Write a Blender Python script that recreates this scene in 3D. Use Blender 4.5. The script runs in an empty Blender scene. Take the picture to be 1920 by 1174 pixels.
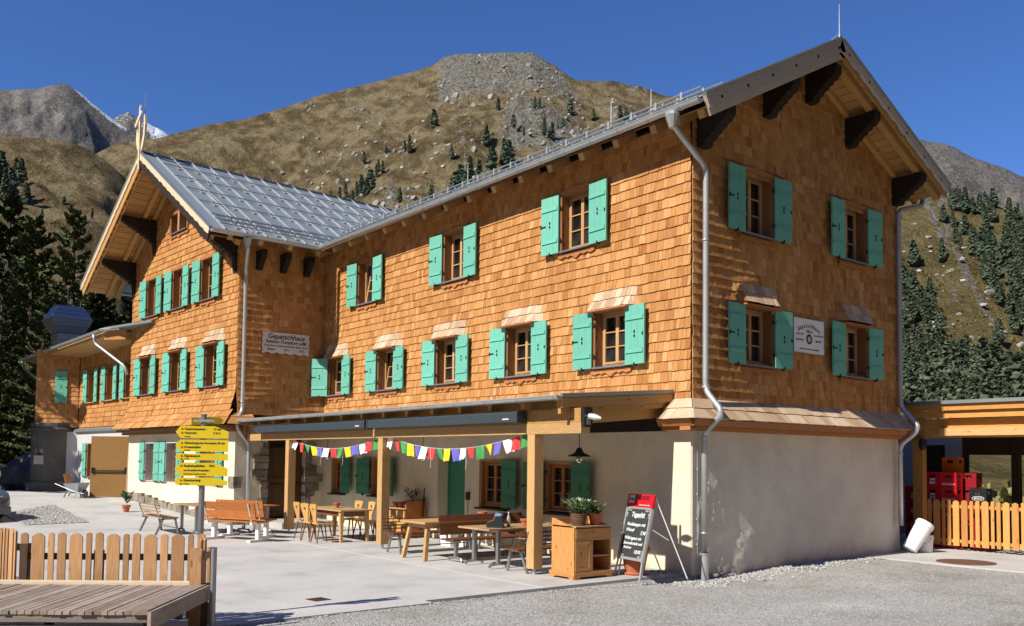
import bpy, bmesh, math, random
from mathutils import Vector, Matrix, noise
random.seed(7)
R = math.radians
S = bpy.context.scene
COL = S.collection

# ------------------------------------------------------------------ camera, sky, sun, exposure
cam_d = bpy.data.cameras.new("camera")
cam = bpy.data.objects.new("camera", cam_d)
COL.objects.link(cam)
S.camera = cam
YAW, PITCH, ROLL = R(38.422), R(2.948), R(0.646)
CAM = Vector((10.594, -12.529, 2.0))
fw = Vector((-math.cos(YAW)*math.cos(PITCH), math.sin(YAW)*math.cos(PITCH), math.sin(PITCH)))
rt = fw.cross(Vector((0, 0, 1))).normalized()
up = rt.cross(fw)
rt2 = rt*math.cos(ROLL) + up*math.sin(ROLL)
up2 = up*math.cos(ROLL) - rt*math.sin(ROLL)
M = Matrix((rt2, up2, -fw)).transposed().to_4x4()
M.translation = CAM
cam.matrix_world = M
cam_d.sensor_width = 36
cam_d.lens = 1679.13/1920*36
cam_d.shift_y = 187.53/1920
cam_d.clip_start = 0.1
cam_d.clip_end = 20000

SUN_EL, SUN_X = R(41), 0.045
sun_dir = Vector((SUN_X*math.cos(SUN_EL), -math.cos(SUN_EL), math.sin(SUN_EL))).normalized()
W = bpy.data.worlds.new("World")
S.world = W
W.use_nodes = True
nt = W.node_tree
nt.nodes.clear()
sky = nt.nodes.new("ShaderNodeTexSky")
sky.sky_type = 'NISHITA'
sky.sun_disc = False
sky.sun_elevation = SUN_EL
sky.sun_rotation = math.atan2(sun_dir.x, sun_dir.y)
sky.altitude = 2000
sky.air_density = 1.15
sky.dust_density = 0.0
sky.ozone_density = 10.0
bg = nt.nodes.new("ShaderNodeBackground")
bg.inputs[1].default_value = 0.092
wo = nt.nodes.new("ShaderNodeOutputWorld")
hs = nt.nodes.new("ShaderNodeHueSaturation")
hs.inputs['Saturation'].default_value = 1.06
hs.inputs['Hue'].default_value = 0.508
hs.inputs['Value'].default_value = 1.08
nt.links.new(sky.outputs[0], hs.inputs['Color'])
nt.links.new(hs.outputs[0], bg.inputs[0])
nt.links.new(bg.outputs[0], wo.inputs[0])
sl = bpy.data.lights.new("sun", 'SUN')
sl.energy = 5.0
sl.angle = R(0.53)
sl.color = (1.0, 0.93, 0.82)
so = bpy.data.objects.new("sun", sl)
COL.objects.link(so)
so.location = (0, -60, 60)
so.rotation_euler = (-sun_dir).to_track_quat('-Z', 'Y').to_euler()
S.view_settings.view_transform = 'Standard'
S.view_settings.look = 'None'
S.view_settings.gamma = 1
S.view_settings.exposure = 0.45
S.view_settings.use_curve_mapping = False
S.cycles.max_bounces = 6
S.cycles.diffuse_bounces = 3
S.cycles.glossy_bounces = 3
S.cycles.transmission_bounces = 4
S.cycles.transparent_max_bounces = 6
S.cycles.use_denoising = True

# ------------------------------------------------------------------ materials
MAT = {}
def mat(name):
    m = bpy.data.materials.new(name)
    m.use_nodes = True
    n = m.node_tree.nodes
    MAT[name] = m
    return m, n, m.node_tree.links, n["Principled BSDF"]
def nd(n, t, **kw):
    x = n.new(t)
    for k, v in kw.items():
        setattr(x, k, v)
    return x
def ramp(n, stops):
    r = n.new("ShaderNodeValToRGB")
    e = r.color_ramp.elements
    while len(e) < len(stops):
        e.new(0.5)
    for el, (p, c) in zip(e, stops):
        el.position = p
        el.color = (*c, 1) if len(c) == 3 else c
    return r
def coords(n, l, kind, scale):
    t = n.new("ShaderNodeTexCoord")
    mp = n.new("ShaderNodeMapping")
    mp.inputs['Scale'].default_value = scale
    l.new(t.outputs[kind], mp.inputs[0])
    return mp
def noise_n(n, l, vec, sc, det=5, rough=0.55):
    x = n.new("ShaderNodeTexNoise")
    x.inputs['Scale'].default_value = sc
    x.inputs['Detail'].default_value = det
    x.inputs['Roughness'].default_value = rough
    l.new(vec, x.inputs['Vector'])
    return x
def mixc(n, l, fac, a, b, mode='MIX'):
    x = n.new("ShaderNodeMix")
    x.data_type = 'RGBA'
    x.blend_type = mode
    for s, v in ((x.inputs[0], fac), (x.inputs[6], a), (x.inputs[7], b)):
        if hasattr(v, 'is_output'):
            l.new(v, s)
        elif isinstance(v, (int, float)):
            s.default_value = v
        else:
            s.default_value = (*v, 1)
    return x.outputs[2]
def bump(n, l, b, h, strength, dist):
    x = n.new("ShaderNodeBump")
    x.inputs['Strength'].default_value = strength
    x.inputs['Distance'].default_value = dist
    l.new(h, x.inputs['Height'])
    l.new(x.outputs[0], b.inputs['Normal'])
def tonefac(n, l, lo=0.75, hi=1.25):
    """brightness factor: each piece of wood or stone has its own tone."""
    a = n.new("ShaderNodeAttribute")
    a.attribute_name = "tone"
    oi = n.new("ShaderNodeObjectInfo")
    ad = nd(n, "ShaderNodeMath", operation='ADD')
    l.new(a.outputs['Fac'], ad.inputs[0])
    l.new(oi.outputs['Random'], ad.inputs[1])
    fr = nd(n, "ShaderNodeMath", operation='FRACT')
    l.new(ad.outputs[0], fr.inputs[0])
    mr = n.new("ShaderNodeMapRange")
    mr.inputs[3].default_value = lo
    mr.inputs[4].default_value = hi
    l.new(fr.outputs[0], mr.inputs[0])
    return mr.outputs[0], fr.outputs[0]
def wood(name, dark, light, lo=0.8, hi=1.15, rough=0.6, knots=0.0, grain=16, gloss=0.35, weather=None):
    m, n, l, b = mat(name)
    mp = coords(n, l, 'UV', (1.3, grain, 1))
    f, r01 = tonefac(n, l, lo, hi)
    nz = noise_n(n, l, mp.outputs[0], 3.2, 7, 0.62)
    rp = ramp(n, [(0.3, dark), (0.72, light)])
    l.new(nz.outputs[0], rp.inputs[0])
    col = rp.outputs[0]
    if knots:
        mk = coords(n, l, 'UV', (1.6, 4.5, 1))
        v = nd(n, "ShaderNodeTexVoronoi")
        v.inputs['Scale'].default_value = 1.5
        l.new(mk.outputs[0], v.inputs['Vector'])
        kr = ramp(n, [(0.0, (1, 1, 1)), (0.09, (1, 1, 1)), (0.13, (0, 0, 0))])
        l.new(v.outputs['Distance'], kr.inputs[0])
        mm = nd(n, "ShaderNodeMath", operation='MULTIPLY')
        l.new(kr.outputs[0], mm.inputs[0])
        mm.inputs[1].default_value = knots
        col = mixc(n, l, mm.outputs[0], col, tuple(c*0.35 for c in dark))
    if weather:
        mw = coords(n, l, 'Object', (2.2, 2.2, 2.2))
        wz = noise_n(n, l, mw.outputs[0], 1.5, 6, 0.65)
        wr = ramp(n, [(0.42, (0, 0, 0)), (0.68, (1, 1, 1))])
        l.new(wz.outputs[0], wr.inputs[0])
        wm = nd(n, "ShaderNodeMath", operation='MULTIPLY')
        l.new(wr.outputs[0], wm.inputs[0])
        wm.inputs[1].default_value = weather[0]
        col = mixc(n, l, wm.outputs[0], col, weather[1])
    mul = nd(n, "ShaderNodeVectorMath", operation='SCALE')
    l.new(col, mul.inputs[0])
    l.new(f, mul.inputs['Scale'])
    l.new(mul.outputs[0], b.inputs['Base Color'])
    b.inputs['Roughness'].default_value = rough
    b.inputs['Specular IOR Level'].default_value = gloss
    bump(n, l, b, nz.outputs[0], 0.35, 0.004)
    return m
def plain(name, col, rough=0.5, metal=0.0, spec=0.5, var=0.06, sc=6, bmp=0.0, lo=None):
    m, n, l, b = mat(name)
    mp = coords(n, l, 'Object', (sc, sc, sc))
    nz = noise_n(n, l, mp.outputs[0], 1.0, 5)
    rp = ramp(n, [(0.3, tuple(c*(1-var) for c in col)), (0.7, tuple(min(1, c*(1+var)) for c in col))])
    l.new(nz.outputs[0], rp.inputs[0])
    out = rp.outputs[0]
    if lo:
        f, _ = tonefac(n, l, *lo)
        mul = nd(n, "ShaderNodeVectorMath", operation='SCALE')
        l.new(out, mul.inputs[0])
        l.new(f, mul.inputs['Scale'])
        out = mul.outputs[0]
    l.new(out, b.inputs['Base Color'])
    b.inputs['Roughness'].default_value = rough
    b.inputs['Metallic'].default_value = metal
    b.inputs['Specular IOR Level'].default_value = spec
    if bmp:
        bump(n, l, b, nz.outputs[0], bmp, 0.02)
    return m

# larch shingles: new, each piece its own orange-brown
def shingle_mat(name, stops):
    m, n, l, b = mat(name)
    f, r01 = tonefac(n, l, 0.0, 1.0)
    rp = ramp(n, stops)
    l.new(r01, rp.inputs[0])
    mp = coords(n, l, 'UV', (1.5, 34, 1))
    nz = noise_n(n, l, mp.outputs[0], 3.0, 6, 0.6)
    gr = ramp(n, [(0.28, (0.62, 0.55, 0.5)), (0.7, (1.22, 1.2, 1.15))])
    l.new(nz.outputs[0], gr.inputs[0])
    c = mixc(n, l, 1.0, rp.outputs[0], gr.outputs[0], 'MULTIPLY')
    mo = coords(n, l, 'Object', (0.35, 0.35, 0.35))
    wz = noise_n(n, l, mo.outputs[0], 1.6, 4, 0.6)
    wr = ramp(n, [(0.35, (0.9, 0.86, 0.82)), (0.7, (1.08, 1.08, 1.08))])
    l.new(wz.outputs[0], wr.inputs[0])
    c = mixc(n, l, 1.0, c, wr.outputs[0], 'MULTIPLY')
    l.new(c, b.inputs['Base Color'])
    b.inputs['Roughness'].default_value = 0.62
    b.inputs['Specular IOR Level'].default_value = 0.3
    bump(n, l, b, nz.outputs[0], 0.2, 0.003)
    return m
shingle_mat("larch_shingle", [(0.0, (0.36, 0.155, 0.046)), (0.15, (0.445, 0.212, 0.07)), (0.55, (0.505, 0.255, 0.091)), (0.88, (0.555, 0.30, 0.118)), (1.0, (0.60, 0.355, 0.16))])
shingle_mat("pale_shingle", [(0.0, (0.42, 0.30, 0.20)), (0.3, (0.52, 0.40, 0.28)), (0.7, (0.58, 0.47, 0.35)), (1.0, (0.66, 0.56, 0.44))])
wood("pine_pale", (0.42, 0.23, 0.085), (0.62, 0.40, 0.18), knots=0.55, weather=None)
wood("pine_soffit", (0.40, 0.20, 0.06), (0.58, 0.33, 0.12), knots=0.7)
wood("pine_orange", (0.42, 0.17, 0.045), (0.62, 0.31, 0.10), knots=0.75, rough=0.42, gloss=0.5)
wood("window_pine", (0.40, 0.22, 0.09), (0.55, 0.34, 0.16), rough=0.5)
wood("reveal_wood", (0.20, 0.085, 0.030), (0.34, 0.16, 0.06), rough=0.55)
wood("apron_wood", (0.34, 0.125, 0.04), (0.46, 0.19, 0.065), rough=0.6)
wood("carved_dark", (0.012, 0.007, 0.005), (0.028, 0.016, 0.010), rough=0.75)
wood("barge_grey", (0.44, 0.36, 0.30), (0.62, 0.53, 0.45), rough=0.75)
wood("barge_cream", (0.58, 0.46, 0.30), (0.74, 0.62, 0.44), knots=0.3)
wood("bench_brown", (0.105, 0.034, 0.014), (0.21, 0.075, 0.03), rough=0.42, gloss=0.5)
wood("bench_orange", (0.34, 0.10, 0.022), (0.52, 0.19, 0.05), rough=0.5, knots=0.3)
wood("bench_worn", (0.30, 0.15, 0.07), (0.48, 0.29, 0.15), rough=0.6, weather=(0.5, (0.42, 0.36, 0.28)))
wood("table_wood", (0.36, 0.22, 0.10), (0.55, 0.38, 0.20), rough=0.45, knots=0.3)
wood("chair_wood", (0.48, 0.25, 0.07), (0.68, 0.40, 0.14), rough=0.38, gloss=0.5)
wood("chair_leg_wood", (0.12, 0.05, 0.02), (0.22, 0.10, 0.04), rough=0.45)
wood("deck_grey", (0.17, 0.125, 0.095), (0.36, 0.285, 0.23), 0.72, 1.25, rough=0.8, weather=(0.6, (0.34, 0.30, 0.27)))
wood("deck_new", (0.50, 0.40, 0.29), (0.68, 0.57, 0.43), rough=0.7, knots=0.3)
wood("fence_larch", (0.34, 0.17, 0.07), (0.54, 0.31, 0.14), 0.72, 1.2, rough=0.65, knots=0.55, weather=(0.35, (0.36, 0.27, 0.19)))
wood("fence_new", (0.50, 0.21, 0.05), (0.66, 0.34, 0.10), 0.78, 1.15, rough=0.55, knots=0.6)
wood("rail_dark", (0.05, 0.028, 0.016), (0.10, 0.055, 0.03), rough=0.7)
wood("old_door", (0.07, 0.032, 0.012), (0.15, 0.07, 0.027), rough=0.55, knots=0.4)
wood("oak_door", (0.20, 0.105, 0.032), (0.30, 0.165, 0.055), 0.92, 1.08, rough=0.45)
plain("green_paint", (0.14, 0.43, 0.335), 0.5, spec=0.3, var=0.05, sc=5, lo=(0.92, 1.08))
plain("green_dark", (0.06, 0.235, 0.145), 0.5, spec=0.3, var=0.06, sc=5)
plain("iron_black", (0.012, 0.012, 0.014), 0.5, 0.0)
plain("zinc", (0.48, 0.50, 0.51), 0.36, 0.5, var=0.10, sc=3)
plain("zinc_dull", (0.33, 0.36, 0.39), 0.42, 0.6, var=0.08, sc=2)
plain("sill_metal", (0.22, 0.23, 0.29), 0.4, 0.4)
plain("roof_metal", (0.25, 0.295, 0.325), 0.42, 0.25, var=0.05, sc=1.2, lo=(0.93, 1.07))
plain("roof_edge", (0.05, 0.058, 0.065), 0.45, 0.4)
plain("awning_grey", (0.055, 0.075, 0.095), 0.42, 0.3, var=0.05)
plain("steel", (0.34, 0.35, 0.36), 0.38, 0.75, var=0.1)
plain("steel_white", (0.80, 0.80, 0.78), 0.4, 0.0)
plain("alu", (0.62, 0.63, 0.64), 0.35, 0.6)
plain("white_board", (0.80, 0.80, 0.80), 0.4)
plain("sign_white", (0.62, 0.60, 0.57), 0.5)
plain("ink", (0.012, 0.012, 0.02), 0.6)
plain("ink_red", (0.35, 0.02, 0.01), 0.6)
plain("chalk", (0.75, 0.77, 0.78), 0.8)
plain("slate", (0.035, 0.042, 0.045), 0.6, var=0.15, sc=9)
plain("sign_yellow", (0.82, 0.60, 0.02), 0.4, var=0.03)
plain("red_plastic", (0.62, 0.012, 0.022), 0.35, var=0.05)
plain("red_dark", (0.25, 0.008, 0.015), 0.4)
plain("orange_plastic", (0.75, 0.17, 0.015), 0.35)
plain("black_plastic", (0.012, 0.014, 0.018), 0.4)
plain("white_plastic", (0.80, 0.80, 0.79), 0.4, var=0.02)
plain("bottle_glass", (0.20, 0.13, 0.09), 0.12)
plain("terracotta", (0.42, 0.125, 0.055), 0.75, var=0.12, sc=14)
plain("wicker", (0.12, 0.065, 0.035), 0.8, var=0.5, sc=60, bmp=0.8)
plain("soil", (0.03, 0.02, 0.012), 0.9)
plain("meadow", (0.062, 0.066, 0.026), 0.95, spec=0.1, var=0.45, sc=0.7, bmp=0.6)
plain("leaf_green", (0.075, 0.145, 0.035), 0.6, var=0.35, sc=12, lo=(0.6, 1.35))
plain("leaf_pale", (0.30, 0.34, 0.19), 0.6, var=0.3, sc=12, lo=(0.6, 1.3))
plain("leaf_dark", (0.022, 0.045, 0.016), 0.6, var=0.35, sc=12, lo=(0.6, 1.4))
plain("petal_white", (0.75, 0.73, 0.75), 0.6)
plain("bark", (0.075, 0.055, 0.04), 0.9, var=0.4, sc=4, bmp=0.6)
plain("cloth_white", (0.80, 0.79, 0.77), 0.8)
plain("cloth_red", (0.60, 0.045, 0.045), 0.8)
plain("cloth_green", (0.055, 0.30, 0.085), 0.8)
plain("cloth_yellow", (0.80, 0.62, 0.02), 0.8)
plain("cloth_blue", (0.13, 0.12, 0.52), 0.8)
plain("boot_grey", (0.12, 0.11, 0.09), 0.7, var=0.3, sc=20)
plain("boot_blue", (0.12, 0.22, 0.36), 0.7, var=0.4, sc=30)
plain("car_paint", (0.13, 0.14, 0.145), 0.22, 0.6, var=0.02)
plain("rubber", (0.015, 0.015, 0.016), 0.8)
plain("chrome", (0.65, 0.66, 0.67), 0.12, 1.0)
plain("tarp_blue", (0.010, 0.014, 0.028), 0.85, spec=0.1, var=0.3)
plain("tarp_grey", (0.30, 0.31, 0.32), 0.25, var=0.3, sc=3)
plain("rust", (0.13, 0.055, 0.03), 0.85, var=0.4, sc=10, bmp=0.4)
plain("plaster_grey", (0.50, 0.49, 0.50), 0.85, var=0.06, sc=1.5, bmp=0.15)
plain("column_grey", (0.10, 0.095, 0.09), 0.85, var=0.15, sc=2)
plain("step_stone", (0.42, 0.40, 0.37), 0.85, var=0.12, sc=8, bmp=0.2)
plain("crate_shadow", (0.02, 0.01, 0.01), 0.9)
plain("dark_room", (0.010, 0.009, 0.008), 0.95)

def glass_pane():
    m, n, l, b = mat("window_glass")
    mp = coords(n, l, 'Object', (3, 3, 1.2))
    nz = noise_n(n, l, mp.outputs[0], 1.0, 2)
    rp = ramp(n, [(0.42, (0.008, 0.008, 0.009)), (0.62, (0.03, 0.03, 0.032))])
    l.new(nz.outputs[0], rp.inputs[0])
    l.new(rp.outputs[0], b.inputs['Base Color'])
    b.inputs['Roughness'].default_value = 0.04
    b.inputs['Specular IOR Level'].default_value = 0.5
glass_pane()
def clear_glass():
    m, n, l, b = mat("lamp_glass")
    b.inputs['Base Color'].default_value = (0.9, 0.92, 0.92, 1)
    b.inputs['Roughness'].default_value = 0.05
    b.inputs['Transmission Weight'].default_value = 0.9
clear_glass()
def plaster(name, col, bs=0.35):
    m, n, l, b = mat(name)
    mp = coords(n, l, 'Object', (1, 1, 1))
    big = noise_n(n, l, mp.outputs[0], 0.7, 4)
    fine = noise_n(n, l, mp.outputs[0], 9, 8, 0.65)
    mid = noise_n(n, l, mp.outputs[0], 2.2, 4, 0.5)
    rp = ramp(n, [(0.3, tuple(c*0.93 for c in col)), (0.7, tuple(min(1, c*1.04) for c in col))])
    l.new(big.outputs[0], rp.inputs[0])
    sx = n.new("ShaderNodeSeparateXYZ")
    l.new(mp.outputs[0], sx.inputs[0])
    hz = nd(n, "ShaderNodeMath", operation='MULTIPLY_ADD')     # splash dirt: a ragged band above the ground
    l.new(mid.outputs[0], hz.inputs[0]); hz.inputs[1].default_value = -1.1
    l.new(sx.outputs[2], hz.inputs[2])
    dr = ramp(n, [(0.0, (0.72, 0.69, 0.63)), (0.12, (0.9, 0.885, 0.86)), (0.3, (1, 1, 1))])
    mr = n.new("ShaderNodeMapRange")
    mr.inputs[1].default_value = -0.75; mr.inputs[2].default_value = 0.85
    l.new(hz.outputs[0], mr.inputs[0])
    l.new(mr.outputs[0], dr.inputs[0])
    cc_ = mixc(n, l, 1.0, rp.outputs[0], dr.outputs[0], 'MULTIPLY')
    st_ = noise_n(n, l, mp.outputs[0], 1.4, 8, 0.7)
    sr_ = ramp(n, [(0.35, (0.93, 0.925, 0.91)), (0.6, (1.02, 1.02, 1.02))])
    l.new(st_.outputs[0], sr_.inputs[0])
    cc_ = mixc(n, l, 1.0, cc_, sr_.outputs[0], 'MULTIPLY')
    l.new(cc_, b.inputs['Base Color'])
    b.inputs['Roughness'].default_value = 0.9
    b.inputs['Specular IOR Level'].default_value = 0.15
    ad = nd(n, "ShaderNodeMath", operation='MULTIPLY_ADD')
    l.new(mid.outputs[0], ad.inputs[0])
    ad.inputs[1].default_value = 2.0
    l.new(fine.outputs[0], ad.inputs[2])
    bump(n, l, b, ad.outputs[0], bs, 0.02)
    return m
plaster("plaster_white", (0.745, 0.655, 0.515))
plaster("plaster_rough", (0.70, 0.645, 0.565), 0.4)
def stone(name, cols, sc=3.0, bs=0.7):
    m, n, l, b = mat(name)
    mp = coords(n, l, 'Object', (sc, sc, sc))
    a = noise_n(n, l, mp.outputs[0], 1.2, 8, 0.65)
    rp = ramp(n, [(0.25, cols[0]), (0.5, cols[1]), (0.75, cols[2])])
    l.new(a.outputs[0], rp.inputs[0])
    f, _ = tonefac(n, l, 0.75, 1.2)
    mul = nd(n, "ShaderNodeVectorMath", operation='SCALE')
    l.new(rp.outputs[0], mul.inputs[0])
    l.new(f, mul.inputs['Scale'])
    l.new(mul.outputs[0], b.inputs['Base Color'])
    b.inputs['Roughness'].default_value = 0.85
    bump(n, l, b, a.outputs[0], bs, 0.04)
stone("quarry_stone", [(0.10, 0.085, 0.065), (0.24, 0.205, 0.16), (0.36, 0.32, 0.26)])
stone("pebble", [(0.20, 0.20, 0.19), (0.34, 0.335, 0.32), (0.48, 0.475, 0.46)], 12, 0.3)
stone("boulder", [(0.05, 0.05, 0.05), (0.13, 0.13, 0.125), (0.30, 0.29, 0.28)], 1.5)

def ground_mat():
    m, n, l, b = mat("gravel_ground")
    mp = coords(n, l, 'Object', (1, 1, 1))
    v = nd(n, "ShaderNodeTexVoronoi")
    v.inputs['Scale'].default_value = 42
    v.inputs['Randomness'].default_value = 1.0
    l.new(mp.outputs[0], v.inputs['Vector'])
    fine = noise_n(n, l, mp.outputs[0], 60, 6, 0.7)
    big = noise_n(n, l, mp.outputs[0], 0.42, 8, 0.68)
    base = ramp(n, [(0.32, (0.275, 0.265, 0.235)), (0.45, (0.385, 0.375, 0.35)), (0.58, (0.43, 0.425, 0.41)), (0.72, (0.52, 0.515, 0.505))])
    l.new(big.outputs[0], base.inputs[0])
    cell = ramp(n, [(0.15, (0.62, 0.62, 0.62)), (0.6, (1.0, 1.0, 1.0)), (0.95, (1.38, 1.38, 1.36))])
    sep = nd(n, "ShaderNodeSeparateColor")
    l.new(v.outputs['Color'], sep.inputs[0])
    l.new(sep.outputs[0], cell.inputs[0])
    c = mixc(n, l, 0.75, base.outputs[0], cell.outputs[0], 'MULTIPLY')
    fr = ramp(n, [(0.3, (0.72, 0.71, 0.7)), (0.7, (1.2, 1.2, 1.2))])
    l.new(fine.outputs[0], fr.inputs[0])
    c = mixc(n, l, 0.8, c, fr.outputs[0], 'MULTIPLY')
    l.new(c, b.inputs['Base Color'])
    b.inputs['Roughness'].default_value = 0.95
    b.inputs['Specular IOR Level'].default_value = 0.1
    ad = nd(n, "ShaderNodeMath", operation='SUBTRACT')
    l.new(fine.outputs[0], ad.inputs[0])
    l.new(v.outputs['Distance'], ad.inputs[1])
    bump(n, l, b, ad.outputs[0], 0.8, 0.02)
ground_mat()
def concrete_mat():
    m, n, l, b = mat("concrete")
    mp = coords(n, l, 'Object', (1, 1, 1))
    a = noise_n(n, l, mp.outputs[0], 0.8, 8, 0.62)
    f = noise_n(n, l, mp.outputs[0], 26, 6, 0.7)
    rp = ramp(n, [(0.3, (0.355, 0.35, 0.33)), (0.47, (0.45, 0.445, 0.43)), (0.6, (0.485, 0.48, 0.465)), (0.75, (0.555, 0.55, 0.535))])
    l.new(a.outputs[0], rp.inputs[0])
    fr = ramp(n, [(0.25, (0.86, 0.86, 0.86)), (0.7, (1.06, 1.06, 1.06))])
    l.new(f.outputs[0], fr.inputs[0])
    c = mixc(n, l, 1.0, rp.outputs[0], fr.outputs[0], 'MULTIPLY')
    # a few dark spots and stains
    v = nd(n, "ShaderNodeTexVoronoi")
    v.inputs['Scale'].default_value = 1.7
    l.new(mp.outputs[0], v.inputs['Vector'])
    sr = ramp(n, [(0.0, (1, 1, 1)), (0.018, (1, 1, 1)), (0.03, (0, 0, 0))])
    l.new(v.outputs['Distance'], sr.inputs[0])
    c = mixc(n, l, sr.outputs[0], c, (0.16, 0.15, 0.14))
    l.new(c, b.inputs['Base Color'])
    b.inputs['Roughness'].default_value = 0.85
    b.inputs['Specular IOR Level'].default_value = 0.25
    bump(n, l, b, f.outputs[0], 0.25, 0.006)
concrete_mat()

# ------------------------------------------------------------------ mesh builder
class MB:
    def __init__(s):
        s.v, s.f, s.uv, s.t, s.m = [], [], [], [], []
        s.tone = None
        s.mi = 0
    def quad(s, pts, uv=None, tone=None, mi=None):
        i = len(s.v)
        s.v += [tuple(p) for p in pts]
        s.f.append(tuple(range(i, i+len(pts))))
        s.uv += uv if uv else [(0, 0)]*len(pts)
        s.t.append(tone if tone is not None else (s.tone if s.tone is not None else 0.5))
        s.m.append(s.mi if mi is None else mi)
    def hexa(s, p, tone=None, faces=(0, 1, 2, 3, 4, 5), mi=None):
        """8 corners: 0-3 bottom ring, 4-7 top ring (same order)."""
        p = [Vector(q) for q in p]
        e = [(p[1]-p[0]).length, (p[3]-p[0]).length, (p[4]-p[0]).length]
        ax = e.index(max(e))
        o = (random.random()*9, random.random()*9)
        if tone is None:
            tone = s.tone if s.tone is not None else random.random()
        loc = [(a*e[0], b*e[1], c*e[2]) for (a, b, c) in ((0,0,0),(1,0,0),(1,1,0),(0,1,0),(0,0,1),(1,0,1),(1,1,1),(0,1,1))]
        F = ((3,2,1,0),(4,5,6,7),(0,1,5,4),(1,2,6,5),(2,3,7,6),(3,0,4,7))
        i = len(s.v)
        s.v += [tuple(q) for q in p]
        for k in faces:
            f = F[k]
            s.f.append(tuple(i+j for j in f))
            oth = [a for a in range(3) if a != ax]
            for j in f:
                u = loc[j][ax]
                w = loc[j][oth[0]]+loc[j][oth[1]]
                s.uv.append((u+o[0], w+o[1]))
            s.t.append(tone)
            s.m.append(s.mi if mi is None else mi)
    def box(s, c, size, rot=None, tone=None, faces=(0,1,2,3,4,5), mi=None):
        hx, hy, hz = (d/2 for d in size)
        P = [Vector(q) for q in ((-hx,-hy,-hz),(hx,-hy,-hz),(hx,hy,-hz),(-hx,hy,-hz),(-hx,-hy,hz),(hx,-hy,hz),(hx,hy,hz),(-hx,hy,hz))]
        if rot is not None:
            P = [rot @ q for q in P]
        c = Vector(c)
        s.hexa([c+q for q in P], tone, faces, mi)
    def span(s, a, b, tone=None, mi=None):
        a, b = Vector(a), Vector(b)
        s.box((a+b)/2, [abs(x) for x in (b-a)], None, tone, mi=mi)
    def beam(s, a, b, w, h, upv=(0,0,1), tone=None, mi=None):
        """a bar from a to b, w across, h along upv."""
        a, b, u = Vector(a), Vector(b), Vector(upv)
        d = (b-a).normalized()
        x = d.cross(u).normalized()
        u = x.cross(d).normalized()
        P = []
        for q, in ((a,), (b,)):
            P.append([q-x*w/2-u*h/2, q+x*w/2-u*h/2, q+x*w/2+u*h/2, q-x*w/2+u*h/2])
        A, B = P
        s.hexa(A+B, tone, mi=mi)
    def tube(s, pts, r, n=8, cap=True, mi=None, tone=0.5):
        pts = [Vector(p) for p in pts]
        rs = r if isinstance(r, (list, tuple)) else [r]*len(pts)
        prev = None
        i0 = len(s.v)
        rings = []
        for k, p in enumerate(pts):
            if k == 0: d = pts[1]-p
            elif k == len(pts)-1: d = p-pts[k-1]
            else: d = (pts[k+1]-p).normalized()+(p-pts[k-1]).normalized()
            d.normalize()
            if prev is None:
                x = d.cross(Vector((0,0,1)))
                if x.length < 1e-3: x = d.cross(Vector((1,0,0)))
            else:
                x = prev-d*prev.dot(d)
            x.normalize()
            prev = x
            y = d.cross(x)
            ring = []
            for j in range(n):
                a = 2*math.pi*j/n
                ring.append(len(s.v))
                s.v.append(tuple(p+(x*math.cos(a)+y*math.sin(a))*rs[k]))
            rings.append(ring)
        mm = s.mi if mi is None else mi
        L = 0
        for k in range(len(rings)-1):
            dl = (pts[k+1]-pts[k]).length
            for j in range(n):
                a, b = rings[k], rings[k+1]
                s.f.append((a[j], a[(j+1)%n], b[(j+1)%n], b[j]))
                s.uv += [(L, j*0.05), (L, j*0.05+0.05), (L+dl, j*0.05+0.05), (L+dl, j*0.05)]
                s.t.append(tone); s.m.append(mm)
            L += dl
        if cap:
            for ring, rev in ((rings[0], True), (rings[-1], False)):
                s.f.append(tuple(ring[::-1]) if rev else tuple(ring))
                s.uv += [(0, 0)]*n
                s.t.append(tone); s.m.append(mm)
    def lathe(s, prof, c=(0,0,0), n=16, mi=None, tone=0.5):
        c = Vector(c)
        rings = []
        for r, z in prof:
            rings.append([len(s.v)+j for j in range(n)])
            for j in range(n):
                a = 2*math.pi*j/n
                s.v.append((c.x+r*math.cos(a), c.y+r*math.sin(a), c.z+z))
        mm = s.mi if mi is None else mi
        for k in range(len(rings)-1):
            for j in range(n):
                a, b = rings[k], rings[k+1]
                s.f.append((a[j], a[(j+1)%n], b[(j+1)%n], b[j]))
                s.uv += [(0, 0)]*4
                s.t.append(tone); s.m.append(mm)
        for ring, rev in ((rings[0], True), (rings[-1], False)):
            s.f.append(tuple(ring[::-1]) if rev else tuple(ring))
            s.uv += [(0, 0)]*n
            s.t.append(tone); s.m.append(mm)
    def prism(s, poly, O, ux, uy, w, tone=None, mi=None):
        """polygon (counter-clockwise in ux,uy) pushed along ux x uy by w."""
        O, ux, uy = Vector(O), Vector(ux), Vector(uy)
        nz = ux.cross(uy).normalized()*w
        A = [O+ux*a+uy*b for a, b in poly]
        B = [p+nz for p in A]
        t = tone if tone is not None else (s.tone if s.tone is not None else random.random())
        lx = max(a for a, b in poly)-min(a for a, b in poly)
        ly = max(b for a, b in poly)-min(b for a, b in poly)
        o = random.random()*7
        UV = [((a, b) if lx >= ly else (b, a)) for a, b in poly]
        UV = [(a+o, b+o) for a, b in UV]
        n = len(poly)
        mm = s.mi if mi is None else mi
        i = len(s.v)
        s.v += [tuple(p) for p in A]+[tuple(p) for p in B]
        s.f.append(tuple(i+j for j in range(n))[::-1]); s.uv += UV[::-1]; s.t.append(t); s.m.append(mm)
        s.f.append(tuple(i+n+j for j in range(n))); s.uv += UV; s.t.append(t); s.m.append(mm)
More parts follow.
